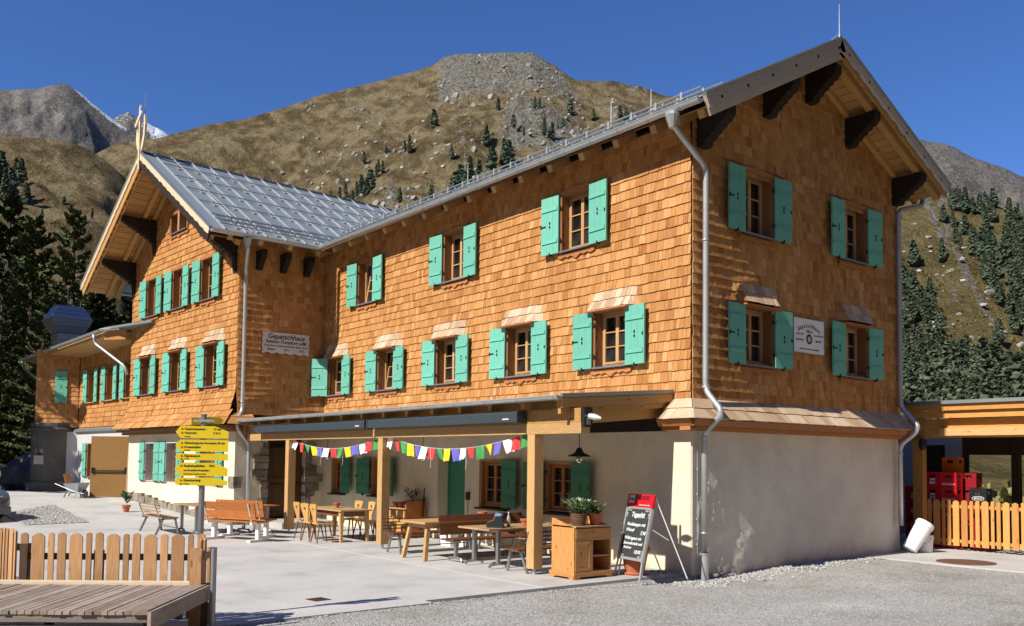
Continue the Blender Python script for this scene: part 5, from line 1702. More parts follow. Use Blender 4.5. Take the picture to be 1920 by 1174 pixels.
# drink crates stacked behind it
def crate_proto(body, front, logo, m2=None):
    r = bpy.data.objects.new("drink_crate", None); COL.objects.link(r)
    w, d, h = 0.38, 0.30, 0.355
    mb = MB()
    t = 0.016
    hz0, hz1, hw = h*0.62, h*0.82, 0.075
    # front and back with hand holes
    for y in (-d/2, d/2-t):
        mb.span((-w/2, y, 0), (w/2, y+t, hz0), 0.5); mb.span((-w/2, y, hz1), (w/2, y+t, h), 0.5)
        mb.span((-w/2, y, hz0), (-hw, y+t, hz1), 0.5); mb.span((hw, y, hz0), (w/2, y+t, hz1), 0.5)
    for x in (-w/2, w/2-t):
        mb.span((x, -d/2+t, 0), (x+t, d/2-t, hz0), 0.5); mb.span((x, -d/2+t, hz1), (x+t, d/2-t, h), 0.5)
        for yy in (-d/2+t, d/2-t-0.05): mb.span((x, yy, hz0), (x+t, yy+0.05, hz1), 0.5)
    mb.span((-w/2+t, -d/2+t, 0), (w/2-t, d/2-t, t), 0.5)
    for xx in (-1, 1):
        for yy in (-1, 1): mb.span((xx*w/2-0.02 if xx > 0 else xx*w/2-0.006, yy*d/2-0.006 if yy < 0 else yy*d/2-0.02, 0), (xx*w/2+0.006 if xx > 0 else xx*w/2+0.02, yy*d/2+0.02 if yy < 0 else yy*d/2+0.006, h), 0.5)
    mb.build("crate_body", body, r)
    bt = MB()
    for ix in range(5):
        for iy in range(3):
            c = (-w/2+0.05+ix*0.07, -d/2+0.06+iy*0.085, 0.02)
            bt.lathe([(0.028, 0), (0.028, 0.17), (0.012, 0.235), (0.012, 0.30), (0.014, 0.315)], c, 6)
    bt.build("bottle", front, r, kind="stuff")
    yf = -d/2-0.002
    if logo == "square":
        q = MB(); q.prism([(-0.065, 0.015), (-0.055, 0.0), (0.055, 0.0), (0.065, 0.015), (0.065, 0.115), (0.055, 0.13), (-0.055, 0.13), (-0.065, 0.115)], (0, yf, h*0.22), (1,0,0), (0,0,1), 0.004, tone=0.5)
        q.build("logo_plate", "white_board", r)
        text("Stiegl", 0.062, "ink", r, (0, yf-0.006, h*0.44), (R(90), 0, 0), shear=0.2)
        q = MB(); q.prism([(-0.03, 0), (0.03, 0.008), (0.02, 0.025), (-0.01, 0.02)], (0.01, yf-0.001, h*0.27), (1,0,0), (0,0,1), 0.006, tone=0.5); q.build("logo_mark", "ink", r)
        q = MB(); q.span((-0.13, yf, h*0.11), (0.13, yf+0.003, h*0.13), 0.5); q.build("logo_line", "cloth_red", r)
    elif logo == "script":
        text("Almdudler", 0.075, "white_board", r, (0, yf-0.002, h*0.22), (R(90), 0, 0), shear=0.25)
    elif logo == "oval":
        q = MB(); N = 24
        q.prism([(0.14*math.cos(2*math.pi*k/N), 0.055*math.sin(2*math.pi*k/N)) for k in range(N)], (0, yf, h*0.34), (1,0,0), (0,0,1), 0.003, tone=0.5)
        q.mi = 1
        q.prism([(0.128*math.cos(2*math.pi*k/N), 0.045*math.sin(2*math.pi*k/N)) for k in range(N)], (0, yf-0.0035, h*0.34), (1,0,0), (0,0,1), 0.003, tone=0.5)
        q.build("logo_plate", ("white_board", "black_plastic"), r)
        text("SINCO", 0.062, "white_board", r, (0, yf-0.006, h*0.34), (R(90), 0, 0), shear=0.1)
    return r
CR = {"s": crate_proto("red_plastic", "black_plastic", "square"), "a": crate_proto("red_plastic", "bottle_glass", "script"),
      "o": crate_proto("orange_plastic", "black_plastic", None), "b": crate_proto("black_plastic", "bottle_glass", "oval"), "d": crate_proto("red_dark", "bottle_glass", None)}
used = set()
def crate(k, x, y, lev, label, rz=0):
    h = 0.36
    if k in used: o = copy_tree(CR[k])
    else: used.add(k); o = CR[k]
    o.location = (x, y, 0.005+lev*h); o.rotation_euler = (0, 0, rz)
    tag(o, label, "crate", "drink crates stacked behind the picket fence")
ORD = ("bottom", "second", "third", "fourth", "fifth")
def low(stack, lev): return ORD[lev]+" crate of the "+stack+", seen between fence pickets"
for lev in range(3): crate("s", -0.58, 9.12, lev, low("shaded red stack next to the post", lev))
crate("s", -0.58, 9.12, 3, "red crate with white square logo standing apart in shade next to the post")
for lev in range(3): crate("s", -0.10, 9.12, lev, low("sunlit red stack with square logos", lev))
crate("s", -0.10, 9.12, 3, "sunlit red crate with white square logo directly over the pickets")
crate("s", -0.10, 9.12, 4, "sunlit red crate with white square logo topping the stack below the orange crate")
for lev in range(3): crate("a", 0.30, 9.08, lev, low("red stack with white script lettering", lev))
crate("a", 0.30, 9.08, 3, "red crate with white script lettering, lower of the visible pair")
crate("a", 0.30, 9.08, 4, "red crate with white script lettering, topmost of its stack")
for lev in range(5): crate("d", 0.10, 9.6, lev, low("back stack under the orange crate", lev))
crate("o", 0.10, 9.6, 5, "orange crate on top of everything in the stacks")
for lev in range(4): crate("d", 0.55, 9.55, lev, low("dark red stack behind the script crates", lev))
crate("d", 0.55, 9.55, 4, "dark red crate with pale bottles in the shade behind the script crates")
for lev in range(3): crate("d", 0.97, 9.12, lev, low("stack carrying the black crate", lev))
crate("b", 0.97, 9.12, 3, "black crate with white oval logo and bottles sticking out")
t = thing("steel_pot", "shiny steel pot with dark lid behind the far end of the picket fence", "pot", (2.0, 9.6, 0.98))
mb = MB(); mb.lathe([(0.2, 0), (0.22, 0.02), (0.22, 0.2), (0.24, 0.21)], (0,0,0), 20); mb.build("body", "chrome", t, smooth=False)
mb = MB(); mb.lathe([(0.23, 0.212), (0.2, 0.28), (0.1, 0.34), (0.02, 0.36)], (0,0,0), 20); mb.build("lid", "iron_black", t, smooth=True)
t = thing("work_table", "steel work table carrying the pot behind the picket fence", "table", (2.2, 9.7, 0))
part(t, "tabletop", "steel", ((-0.7, -0.35, 0.94), (0.7, 0.35, 0.978)))
for sx in (-1, 1):
    for sy in (-1, 1): part(t, "leg", "steel", ((sx*0.65-0.02, sy*0.3-0.02, 0), (sx*0.65+0.02, sy*0.3+0.02, 0.94)))
# buckets
t = thing("bucket", "white plastic bucket standing upright beside the picket fence", "bucket", (0.42, 7.55, 0.0))
mb = MB(); mb.lathe([(0.15, 0), (0.155, 0.01), (0.175, 0.30), (0.19, 0.30), (0.19, 0.345), (0.178, 0.345), (0.178, 0.37), (0.185, 0.385), (0.16, 0.385)], (0,0,0), 24); mb.build("body", "white_plastic", t, smooth=False)
mb = MB(); mb.tube([(-0.19*math.cos(a), -0.06-0.16*math.sin(a), 0.33-0.14*math.sin(a)) for a in [i*math.pi/8 for i in range(9)]], 0.005, 5); mb.build("handle", "steel", t)
t = thing("bin", "tall white plastic bin leaning tilted against the back corner of the house wall", "bin", (0.33, 7.02, 0.075))
mb = MB()
mb.lathe([(0.15, 0), (0.16, 0.01), (0.19, 0.62), (0.205, 0.62), (0.205, 0.68), (0.19, 0.68), (0.195, 0.72), (0.16, 0.73)], (0,0,0), 24)
o = mb.build("body", "white_plastic", t, smooth=False)
t.rotation_euler = (R(-20), R(28), R(20))
t = thing("manhole_cover", "rusty round manhole cover set in the pale concrete before the fence", "manhole cover", (1.95, 6.2, 0.002))
mb = MB(); mb.lathe([(0.56, 0), (0.56, 0.008), (0.5, 0.012), (0.48, 0.008), (0.02, 0.008)], (0,0,0), 28); mb.build("lid", "rust", t)

# ------------------------------------------------------------------ benches, tables, chairs
def curved_foot(mb, x, y0, y1, r=0.028):
    pts = [(x, y0, r), (x, y0+(0.03 if y1 > y0 else -0.03), 0.07), (x, (y0+y1)/2, 0.085), (x, y1-(0.03 if y1 > y0 else -0.03), 0.07), (x, y1, r)]
    mb.tube(pts, r, 6)
def bench(root, L, m, style="planks", seat_h=0.45, back_h=0.88, legm="steel", foot="sled", strap=None):
    """local: length along x, faces -y."""
    n = 4
    for i in range(n):
        y = -0.22+0.44*i/n
        mb = MB(); mb.span((-L/2, y+0.004, seat_h-0.03), (L/2, y+0.104, seat_h+random.uniform(-0.002, 0.003))); mb.build("seat_slat", m, root)
    nb = {"planks": 2, "slats": 4, "wide": 3}[style]
    z0 = seat_h+0.06
    hh = (back_h-z0)/nb
    for i in range(nb):
        za, zb = z0+i*hh, z0+(i+1)*hh-(0.012 if style == "planks" else 0.004 if style == "wide" else 0.045)
        ya = 0.21+0.09*(za-seat_h)/0.45; yb = 0.21+0.09*(zb-seat_h)/0.45
        mb = MB()
        mb.hexa([(-L/2, ya, za), (L/2, ya, za), (L/2, ya+0.032, za), (-L/2, ya+0.032, za), (-L/2, yb, zb), (L/2, yb, zb), (L/2, yb+0.032, zb), (-L/2, yb+0.032, zb)])
        mb.build("back_slat", m, root)
    for sx in (-1, 1):
        x = sx*(L/2-0.16)
        mb = MB()
        if foot == "sled":
            mb.span((x-0.03, -0.12, 0.08), (x+0.03, -0.06, seat_h-0.032))
            mb.span((x-0.025, -0.21, seat_h-0.07), (x+0.025, 0.24, seat_h-0.032))
            curved_foot(mb, x, -0.30, 0.16)
        elif foot == "post":
            mb.span((x-0.045, -0.06, 0.06), (x+0.045, 0.03, seat_h-0.032))
            mb.span((x-0.03, -0.21, seat_h-0.07), (x+0.03, 0.24, seat_h-0.032))
            mb.span((x-0.05, -0.32, 0.0), (x+0.05, 0.30, 0.06))
        else:
            mb.beam((x, -0.17, seat_h-0.035), (x, -0.26, 0.0), 0.035, 0.05)
            mb.beam((x, 0.12, seat_h-0.035), (x, 0.30, 0.0), 0.035, 0.05)
            mb.beam((x, -0.21, seat_h-0.05), (x, 0.25, seat_h-0.05), 0.035, 0.03)
        mb.build("leg", legm, root)
        mb = MB()
        mb.beam((x, 0.20, seat_h-0.06), (x, 0.345 if not strap else 0.35, back_h-0.03), 0.035, 0.02, upv=(0, 1, 0))
        mb.build("back_strut", strap or legm, root)
    if foot == "thin":
        mb = MB(); mb.beam((-L/2+0.16, -0.2, 0.16), (L/2-0.16, -0.2, 0.16), 0.02, 0.02); mb.build("stretcher", legm, root)
def place(name, label, cat, x, y, rz=0.0, group=None, z=None):
    return thing(name, label, cat, (x, y, gz(min(x, -0.03), y)+0.001 if z is None else z), R(rz), group)
t = place("bench", "brown slatted bench with four back slats behind the splayed-leg table", "bench", -5.72, -1.80, 90, "benches on the porch"); bench(t, 2.1, "bench_brown", "slats", 0.43, 0.76, "steel", "thin")
t = place("bench", "dark brown bench with two broad back planks and curved steel feet", "bench", -3.82, -1.62, 90, "benches on the porch"); bench(t, 2.1, "bench_brown", "planks", 0.44, 0.89, "steel", "sled")
t = place("bench", "brown slatted bench seen from behind between corner post and cabinet", "bench", -1.88, -1.80, -90, "benches on the porch"); bench(t, 1.7, "bench_brown", "wide" if False else "slats", 0.42, 0.77, "steel", "thin")
t = place("bench", "dark brown bench along the porch wall between the green door and corner window", "bench", -4.9, -0.42, 0, "benches on the porch"); bench(t, 1.5, "bench_brown", "slats", 0.44, 0.8, "steel", "thin")
def slat_table(root, L, Wd, h, m, n, legf):
    for i in range(n):
        a = -Wd/2+Wd*i/n
        mb = MB(); mb.span((-L/2, a+0.005, h-0.032), (L/2, a+Wd/n-0.005, h)); mb.build("top_slat", m, root)
    legf(root, L, Wd, h)
def sled_legs(root, L, Wd, h):
    for sx in (-1, 1):
        for sy in (-1, 1):
            mb = MB(); x = sx*(L/2-0.3); y = sy*(Wd/2-0.12)
            mb.span((x-0.03, y-0.035, 0.08), (x+0.03, y+0.035, h-0.033)); mb.tube([(x-0.2, y, 0.028), (x-0.17, y, 0.07), (x, y, 0.085), (x+0.17, y, 0.07), (x+0.2, y, 0.028)], 0.028, 6)
            mb.build("leg", "steel", root)
        mb = MB(); mb.span((sx*(L/2-0.3)-0.02, -Wd/2+0.1, h-0.08), (sx*(L/2-0.3)+0.02, Wd/2-0.1, h-0.033)); mb.build("cross_bar", "steel", root)
t = place("table", "long brown slatted table on square steel legs with curved feet", "table", -2.84, -1.58, 90, "tables on the porch"); slat_table(t, 2.35, 0.98, 0.73, "table_wood", 6, sled_legs)
t = place("table", "pale pine table with splayed square legs between the brown benches", "table", -4.55, -2.05, 90, "tables on the porch")
part(t, "tabletop", "pine_pale", ((-0.95, -0.46, 0.715), (0.95, 0.46, 0.755)))
part(t, "apron_board", "table_wood", ((-0.8, -0.36, 0.62), (0.8, -0.335, 0.713)), ((-0.8, 0.335, 0.62), (0.8, 0.36, 0.713)), ((-0.8, -0.334, 0.62), (-0.775, 0.334, 0.713)), ((0.775, -0.334, 0.62), (0.8, 0.334, 0.713)))
for sx in (-1, 1):
    for sy in (-1, 1):
        mb = MB(); mb.beam((sx*0.78, sy*0.30, 0.713), (sx*0.9, sy*0.40, 0.0), 0.075, 0.075, upv=(0, 1, 0)); mb.build("leg", "pine_pale", t)
t = place("table", "brown dining table with four tapered pine legs near the entrance step", "table", -9.25, -2.18, 0, "tables on the porch")
part(t, "tabletop", "table_wood", ((-0.95, -0.42, 0.725), (0.95, 0.42, 0.758)))
part(t, "apron_board", "chair_leg_wood", ((-0.8, -0.33, 0.60), (0.8, -0.305, 0.723)), ((-0.8, 0.305, 0.60), (0.8, 0.33, 0.723)), ((0.775, -0.30, 0.60), (0.8, 0.30, 0.723)), ((-0.8, -0.30, 0.60), (-0.775, 0.30, 0.723)))
for sx in (-1, 1):
    for sy in (-1, 1):
        mb = MB(); x, y = sx*0.80, sy*0.33
        mb.hexa([(x-0.028+sx*.05, y-0.028+sy*.02, 0), (x+0.028+sx*.05, y-0.028+sy*.02, 0), (x+0.028+sx*.05, y+0.028+sy*.02, 0), (x-0.028+sx*.05, y+0.028+sy*.02, 0), (x-0.05, y-0.05, 0.723), (x+0.05, y-0.05, 0.723), (x+0.05, y+0.05, 0.723), (x-0.05, y+0.05, 0.723)])
        mb.build("leg", "pine_pale", t)
# carved farmhouse chairs
ch = bpy.data.objects.new("farmhouse_chair", None); COL.objects.link(ch)
mb = MB(); mb.prism([(-0.20, -0.21), (0.20, -0.21), (0.18, 0.18), (-0.18, 0.18)], (0, 0, 0.43), (1,0,0), (0,1,0), 0.03); mb.build("seat", "chair_wood", ch)
mb = MB()
# pierced back: two halves around a heart
half = [(0.0, 0.0), (0.10, 0.0), (0.085, 0.10), (0.13, 0.22), (0.175, 0.34), (0.185, 0.43), (0.12, 0.47), (0.09, 0.445), (0.0, 0.47), (0.0, 0.37), (0.045, 0.375), (0.055, 0.335), (0.03, 0.30), (0.0, 0.265)]
tl = Vector((0, 0.16, 1)).normalized()
tn = random.random()
mb.prism(half, (0, 0.155, 0.445), (1, 0, 0), tl, -0.025, tone=tn)
mb.prism([(-a, b) for a, b in half][::-1], (0, 0.155, 0.445), (1, 0, 0), tl, -0.025, tone=tn)
mb.build("backrest", "chair_wood", ch)
for sx in (-1, 1):
    for sy in (-1, 1):
        mb = MB(); mb.tube([(sx*0.13, sy*0.12, 0.43), (sx*0.19, sy*0.20, 0.0)], [0.02, 0.014], 6); mb.build("leg", "chair_leg_wood", ch)
CHP = [(-9.75, -2.80, 178, "carved chair on the sunny side of the dining table, nearest the entrance step"),
       (-9.2, -2.86, 184, "carved chair on the sunny side of the dining table, middle of three"),
       (-8.68, -2.88, 176, "carved chair on the sunny side of the dining table, nearest the middle post"),
       (-9.75, -1.55, 4, "carved chair on the wall side of the dining table, nearest the entrance"),
       (-9.2, -1.5, -3, "carved chair on the wall side of the dining table, middle of three"),
       (-8.6, -1.52, 8, "carved chair on the wall side of the dining table, half behind the middle post")]
for i, (x, y, rz, lb) in enumerate(CHP):
    if i == 0: c = ch; c.location = (x, y, 0.001); c.rotation_euler = (0, 0, R(rz))
    else: c = dup(ch, (x, y, 0.001), R(rz), lb)
    tag(c, lb, "chair", "carved chairs round the dining table")
# terrace group on the left
t = place("bench", "worn brown slatted bench with thin iron legs at the left terrace table", "bench", -13.2, -5.2, 180, "benches on the terrace"); bench(t, 1.65, "bench_worn", "slats", 0.44, 0.80, "steel", "thin")
t = place("bench", "orange plank bench with white steel feet, its back towards the yard", "bench", -10.25, -4.35, 205, "benches on the terrace"); bench(t, 1.7, "bench_orange", "planks", 0.48, 0.93, "steel_white", "post", strap="alu")
t = place("bench", "orange plank bench partly hidden behind the signpost and the other orange bench", "bench", -11.0, -3.75, 205, "benches on the terrace"); bench(t, 1.5, "bench_orange", "planks", 0.46, 0.93, "steel_white", "post", strap="alu")
t = place("table", "terrace table with worn plank top between the worn bench and white wall", "table", -12.75, -4.35, 0, "tables on the terrace"); slat_table(t, 1.7, 0.75, 0.74, "bench_worn", 5, sled_legs)
t = place("table", "orange terrace table behind the plank benches beside the stone wall corner", "table", -12.0, -2.95-0.35, 25, "tables on the terrace"); slat_table(t, 1.4, 0.7, 0.74, "bench_orange", 5, sled_legs)
# sideboard at the wall with pots
t = place("sideboard", "low brown sideboard against the porch wall behind the middle post", "sideboard", -9.2, -0.36)
part(t, "carcass", "bench_orange", ((-0.55, -0.26, 0.03), (0.55, 0.26, 0.70)))
part(t, "top_board", "table_wood", ((-0.6, -0.30, 0.703), (0.6, 0.28, 0.735)))
for k in range(2): part(t, "drawer", "chair_wood", ((-0.53+k*0.54, -0.28, 0.50), (-0.02+k*0.54, -0.263, 0.67)))
for k in range(2): part(t, "cupboard_door", "chair_wood", ((-0.53+k*0.54, -0.28, 0.06), (-0.02+k*0.54, -0.263, 0.48)))
part(t, "end_board", "bench_orange", ((0.6, -0.30, 0.03), (0.63, 0.28, 0.92)))
def pot(x, y, z, s, label, group=None, rim=True):
    t = thing("flower_pot", label, "flower pot", (x, y, z), 0, group)
    mb = MB(); mb.lathe([(0.055*s, 0), (0.078*s, 0.10*s), (0.090*s, 0.10*s), (0.092*s, 0.135*s), (0.080*s, 0.135*s), (0.075*s, 0.11*s)], (0,0,0), 16); mb.build("pot", "terracotta", t, smooth=False)
    mb = MB(); mb.lathe([(0.074*s, 0.108*s), (0.01, 0.115*s)], (0,0,0), 12); mb.build("soil", "soil", t)
    return t
pot(-9.32, -0.5, 0.737, 1.0, "small terracotta pot on the sideboard, left of the pair", "terracotta pots")
pot(-9.12, -0.48, 0.737, 1.05, "small terracotta pot on the sideboard, right of the pair", "terracotta pots")
pot(-9.38, -2.15, 0.76, 0.95, "small terracotta pot on the dining table among the carved chairs", "terracotta pots")
pot(-4.45, -1.35, 0.757, 1.1, "small terracotta pot on the pale pine table", "terracotta pots")
pot(-2.55, -1.75, 0.732, 1.1, "small terracotta pot on the slatted table next to the boots", "terracotta pots")
def leafy(root, n, rad, h, size, mats, base=0.0, up_=0.5, name="leaves"):
    mb = MB()
    for i in range(n):
        a = random.random()*6.283; rr = rad*math.sqrt(random.random())
        z = base+h*random.random()**0.7
        k = (z-base)/h
        p = Vector((rr*math.cos(a)*(0.4+0.9*k), rr*math.sin(a)*(0.4+0.9*k), z))
        d = Vector((math.cos(a)*0.8, math.sin(a)*0.8, up_+random.uniform(-0.4, 0.5))).normalized()
        s = size*random.uniform(0.6, 1.3)
        side = d.cross(Vector((random.random()-.5, random.random()-.5, 1))).normalized()*s*0.28
        mb.mi = random.randrange(len(mats))
        mb.quad([p-d*s*0.1, p+d*s*0.4+side, p+d*s, p+d*s*0.4-side], tone=random.random())
    return mb.build(name, mats, root, kind="stuff")
t = thing("dark_bowl", "dark brown bowl on the sideboard behind the pots", "bowl", (-9.0, -0.2, 0.737))
mb = MB(); mb.lathe([(0.1, 0), (0.2, 0.05), (0.23, 0.16), (0.21, 0.165), (0.17, 0.08)], (0,0,0), 18); mb.build("bowl", "chair_leg_wood", t, smooth=True)
t = thing("potted_plant", "small dark plant in white pot on the sideboard end", "plant", (-8.82, -0.32, 0.737))
mb = MB(); mb.lathe([(0.05, 0), (0.06, 0.15), (0.05, 0.15)], (0,0,0), 12); mb.build("pot", "white_plastic", t)
mb = MB()
for k in range(7):
    a = k*0.9; mb.tube([(0, 0, 0.14), (0.07*math.cos(a), 0.07*math.sin(a), 0.28), (0.17*math.cos(a), 0.17*math.sin(a), 0.40+0.05*(k % 3))], 0.005, 4)
mb.build("stem", "leaf_dark", t)
leafy(t, 70, 0.2, 0.3, 0.07, ["leaf_dark"], base=0.22)
t = thing("walking_poles", "thin dark pole with cross handle leaning at the porch wall by the green door", "pole", (-8.55, -0.18, 0))
mb = MB(); mb.tube([(0, -0.05, 0), (0.02, 0.03, 1.25)], 0.014, 6); mb.tube([(-0.14, 0, 0.92), (0.12, 0.0, 0.98)], 0.011, 5); mb.tube([(0.08, -0.05, 0), (0.03, 0.03, 1.0)], 0.008, 5); mb.build("shaft", "iron_black", t)
for x, y, s, lb in ((-6.5, -0.75, 0.26, "pale translucent plastic tub on the slab beneath the slatted bench"), (-6.05, -0.6, 0.18, "small white box on the slab beneath the slatted bench")):
    t = thing("plastic_tub", lb, "tub", (x, y, 0.001))
    mb = MB(); mb.hexa([(-s*.8, -s*.5, 0), (s*.8, -s*.5, 0), (s*.8, s*.5, 0), (-s*.8, s*.5, 0), (-s*.95, -s*.6, s), (s*.95, -s*.6, s), (s*.95, s*.6, s), (-s*.95, s*.6, s)], tone=0.5); mb.span((-s, -s*.65, s+0.001), (s, s*.65, s+0.02), 0.5); mb.build("tub", "white_plastic", t)
# hiking boots on the slatted table
for k, (x, y, rz) in enumerate(((-2.78, -2.28, 200), (-2.62, -2.40, 215))):
    t = thing("hiking_boot", ("grey hiking boot lying on the slatted table, farther from the corner post" if k == 0 else "dark hiking boot on the slatted table, nearer the corner post"), "boot", (x, y, 0.733), R(rz), "hiking boots on the slatted table")
    mb = MB()
    mb.prism([(-0.14, 0.03), (0.15, 0.03), (0.17, 0.07), (0.12, 0.10), (0.03, 0.13), (-0.01, 0.21), (-0.13, 0.22), (-0.15, 0.1)], (0, -0.045, 0), (1,0,0), (0,0,1), -0.09, tone=0.4)
    mb.build("upper", "boot_grey" if k == 0 else "black_plastic", t)
    mb = MB(); mb.prism([(-0.155, 0), (0.15, 0), (0.18, 0.02), (0.17, 0.035), (-0.155, 0.035)], (0, -0.05, 0), (1,0,0), (0,0,1), -0.10, tone=0.4); mb.build("sole", "rubber", t)
    mb = MB(); mb.blob((-0.06, 0, 0.22), 0.07, 2, 0.3, (1.1, 0.7, 0.6)); mb.build("sock", "boot_blue", t, smooth=True)
t = thing("water_bottle", "clear water bottle standing behind the hiking boots", "bottle", (-2.72, -2.02, 0.733))
mb = MB(); mb.lathe([(0.035, 0), (0.036, 0.16), (0.014, 0.22), (0.014, 0.25), (0.016, 0.27)], (0,0,0), 12); mb.build("bottle", "alu", t, smooth=True)
# serving cabinet near the corner post
t = place("serving_cabinet", "knotty pine serving cabinet with drawer, door and open shelf beside the corner post", "cabinet", -0.80, -1.93)
mb = MB(); mb.prism([(-0.30, 0.10), (0.27, 0.10), (0.27, 0.86), (0.0, 0.93), (-0.24, 1.0), (-0.30, 1.0)], (0, -0.42, 0), (1,0,0), (0,0,1), -0.025); mb.build("side_panel", "pine_orange", t)
mb = MB(); mb.prism([(-0.30, 0.10), (0.27, 0.10), (0.27, 0.86), (0.0, 0.93), (-0.24, 1.0), (-0.30, 1.0)], (0, 0.42, 0), (1,0,0), (0,0,1), -0.025); mb.build("side_panel", "pine_orange", t)
part(t, "back_panel", "pine_orange", ((-0.30, -0.394, 0.10), (-0.28, 0.418, 0.98)))
part(t, "counter", "table_wood", ((-0.28, -0.42, 0.86), (0.31, 0.46, 0.885)))
part(t, "drawer", "pine_orange", ((0.25, -0.39, 0.68), (0.285, 0.41, 0.84)))
mb = MB(); mb.lathe([(0.015, 0), (0.02, 0.025)], (0.30, 0, 0.76), 10); mb.build("knob", "chair_leg_wood", t)
part(t, "rail", "pine_orange", ((0.24, -0.39, 0.64), (0.275, 0.41, 0.675)))
part(t, "cupboard_door", "pine_orange", ((0.245, -0.39, 0.13), (0.27, -0.02, 0.635)))
for (a, b) in (((0.271, -0.39, 0.13), (0.282, -0.33, 0.635)), ((0.271, -0.08, 0.13), (0.282, -0.02, 0.635)), ((0.271, -0.329, 0.13), (0.282, -0.081, 0.19)), ((0.271, -0.329, 0.575), (0.282, -0.081, 0.635))): part(t, "door_frame", "pine_orange", (a, b))
part(t, "divider", "pine_orange", ((-0.28, -0.015, 0.12), (0.275, 0.01, 0.64)))
part(t, "shelf", "pine_orange", ((-0.28, 0.011, 0.36), (0.26, 0.415, 0.38)))
part(t, "base_board", "pine_orange", ((-0.33, -0.45, 0.06), (0.31, 0.47, 0.115)))
mb = MB(); mb.prism([(-0.43, 0.0), (-0.32, 0.0), (-0.28, 0.035), (0.30, 0.035), (0.34, 0.0), (0.45, 0.0), (0.45, 0.058), (-0.43, 0.058)], (0.275, 0, 0), (0,1,0), (0,0,1), 0.02); mb.prism([(-0.31, 0.0), (-0.22, 0.0), (-0.18, 0.035), (0.16, 0.035), (0.2, 0.0), (0.29, 0.0), (0.29, 0.058), (-0.31, 0.058)], (0, -0.43, 0), (1,0,0), (0,0,1), 0.02); mb.build("plinth", "pine_orange", t)
t = thing("flower_basket", "wicker basket of pale flowering herbs on top of the serving cabinet", "plant", (-0.72, -2.08, 0.887))
mb = MB(); mb.lathe([(0.11, 0), (0.135, 0.10), (0.14, 0.2), (0.15, 0.21), (0.12, 0.2)], (0,0,0), 18)
for k in range(6): mb.lathe([(0.118+0.004*k, 0.012+k*0.032), (0.128+0.004*k, 0.02+k*0.032), (0.12+0.004*k, 0.03+k*0.032)], (0,0,0), 18)
mb.build("basket", "wicker", t)
leafy(t, 420, 0.20, 0.24, 0.075, ["leaf_green", "leaf_green", "leaf_pale"], base=0.17)
leafy(t, 60, 0.22, 0.14, 0.022, ["petal_white"], base=0.32, name="blossoms")
t = thing("flower_pot", "terracotta pot with green sprig beside the wicker basket on the cabinet", "flower pot", (-0.66, -1.74, 0.887))
mb = MB(); mb.lathe([(0.085, 0), (0.12, 0.15), (0.135, 0.15), (0.138, 0.2), (0.12, 0.2), (0.11, 0.17)], (0,0,0), 18); mb.build("pot", "terracotta", t)
leafy(t, 90, 0.10, 0.16, 0.08, ["leaf_green", "leaf_dark"], base=0.17)
t = thing("planter", "large terracotta planter standing behind the menu board", "flower pot", (-0.48, -0.95, -0.0))
mb = MB(); mb.lathe([(0.20, 0), (0.22, 0.03), (0.17, 0.05), (0.24, 0.42), (0.27, 0.42), (0.27, 0.48), (0.23, 0.48)], (0,0,0), 20); mb.build("pot", "terracotta", t)
# menu board
ab = thing("menu_board", "aluminium folding menu board with red header and chalk writing on gravel", "sign", (-0.27, -1.38, -0.01), R(-11))
tilt = R(13)
ca, sa = math.cos(tilt), math.sin(tilt)
def bp(x, y, z): return Vector((x, y*ca+z*sa, z*ca-y*sa))
def bspan(mb, a, b, tone=0.5):
    (x0, y0, z0), (x1, y1, z1) = a, b
    mb.hexa([bp(x0,y0,z0), bp(x1,y0,z0), bp(x1,y1,z0), bp(x0,y1,z0), bp(x0,y0,z1), bp(x1,y0,z1), bp(x1,y1,z1), bp(x0,y1,z1)], tone)
W2 = 0.375
q = MB(); bspan(q, (-W2+0.035, 0.0, 0.36), (W2-0.035, 0.02, 1.20)); q.build("blackboard", "slate", ab)
for n_, a, b in (("frame", (-W2, -0.01, 0.30), (-W2+0.04, 0.03, 1.22)), ("frame", (W2-0.04, -0.01, 0.30), (W2, 0.03, 1.22)), ("frame", (-W2+0.041, -0.01, 0.315), (W2-0.041, 0.03, 0.36)), ("frame", (-W2+0.041, -0.01, 1.20), (W2-0.041, 0.03, 1.235))):
    q = MB(); bspan(q, a, b); q.build(n_, "alu", ab)
q = MB(); bspan(q, (-W2-0.005, -0.015, 1.237), (W2+0.005, 0.03, 1.46)); q.build("header", "red_plastic", ab)
q = MB(); bspan(q, (-W2+0.05, -0.019, 1.30), (-W2+0.21, -0.016, 1.44)); q.build("logo_plate", "sign_white", ab)
q = MB(); bspan(q, (-W2+0.22, -0.018, 1.36), (W2-0.12, -0.0155, 1.44)); q.build("header_panel", "red_dark", ab)
for sx in (-1, 1):
    q = MB(); q.tube([bp(sx*(W2-0.02), 0.01, 0.30), bp(sx*(W2-0.02)+sx*0.02, 0.01, 0.0)], 0.018, 6); q.build("leg", "alu", ab)
    q = MB(); top = bp(sx*(W2-0.03), 0.03, 1.44); q.tube([top, (sx*(W2-0.02)+0.10, 0.95, 0.0)], 0.012, 6); q.build("leg", "steel_white", ab)
    q = MB(); q.tube([bp(sx*(W2-0.04), 0.05, 1.2), bp(sx*(W2-0.04), 0.06, 0.02)], 0.016, 6); q.build("leg", "alu", ab)
q = MB(); q.tube([bp(W2-0.03, 0.03, 0.9), (W2+0.04, 0.58, 0.66)], 0.008, 5); q.build("brace", "steel_white", ab)
TR = (math.pi/2-tilt, 0, 0)
def chalk(s, size, x, z, al='LEFT', m="chalk", sh=0.3):
    text(s, size, m, ab, bp(x, -0.004, z), TR, align=al, shear=sh)
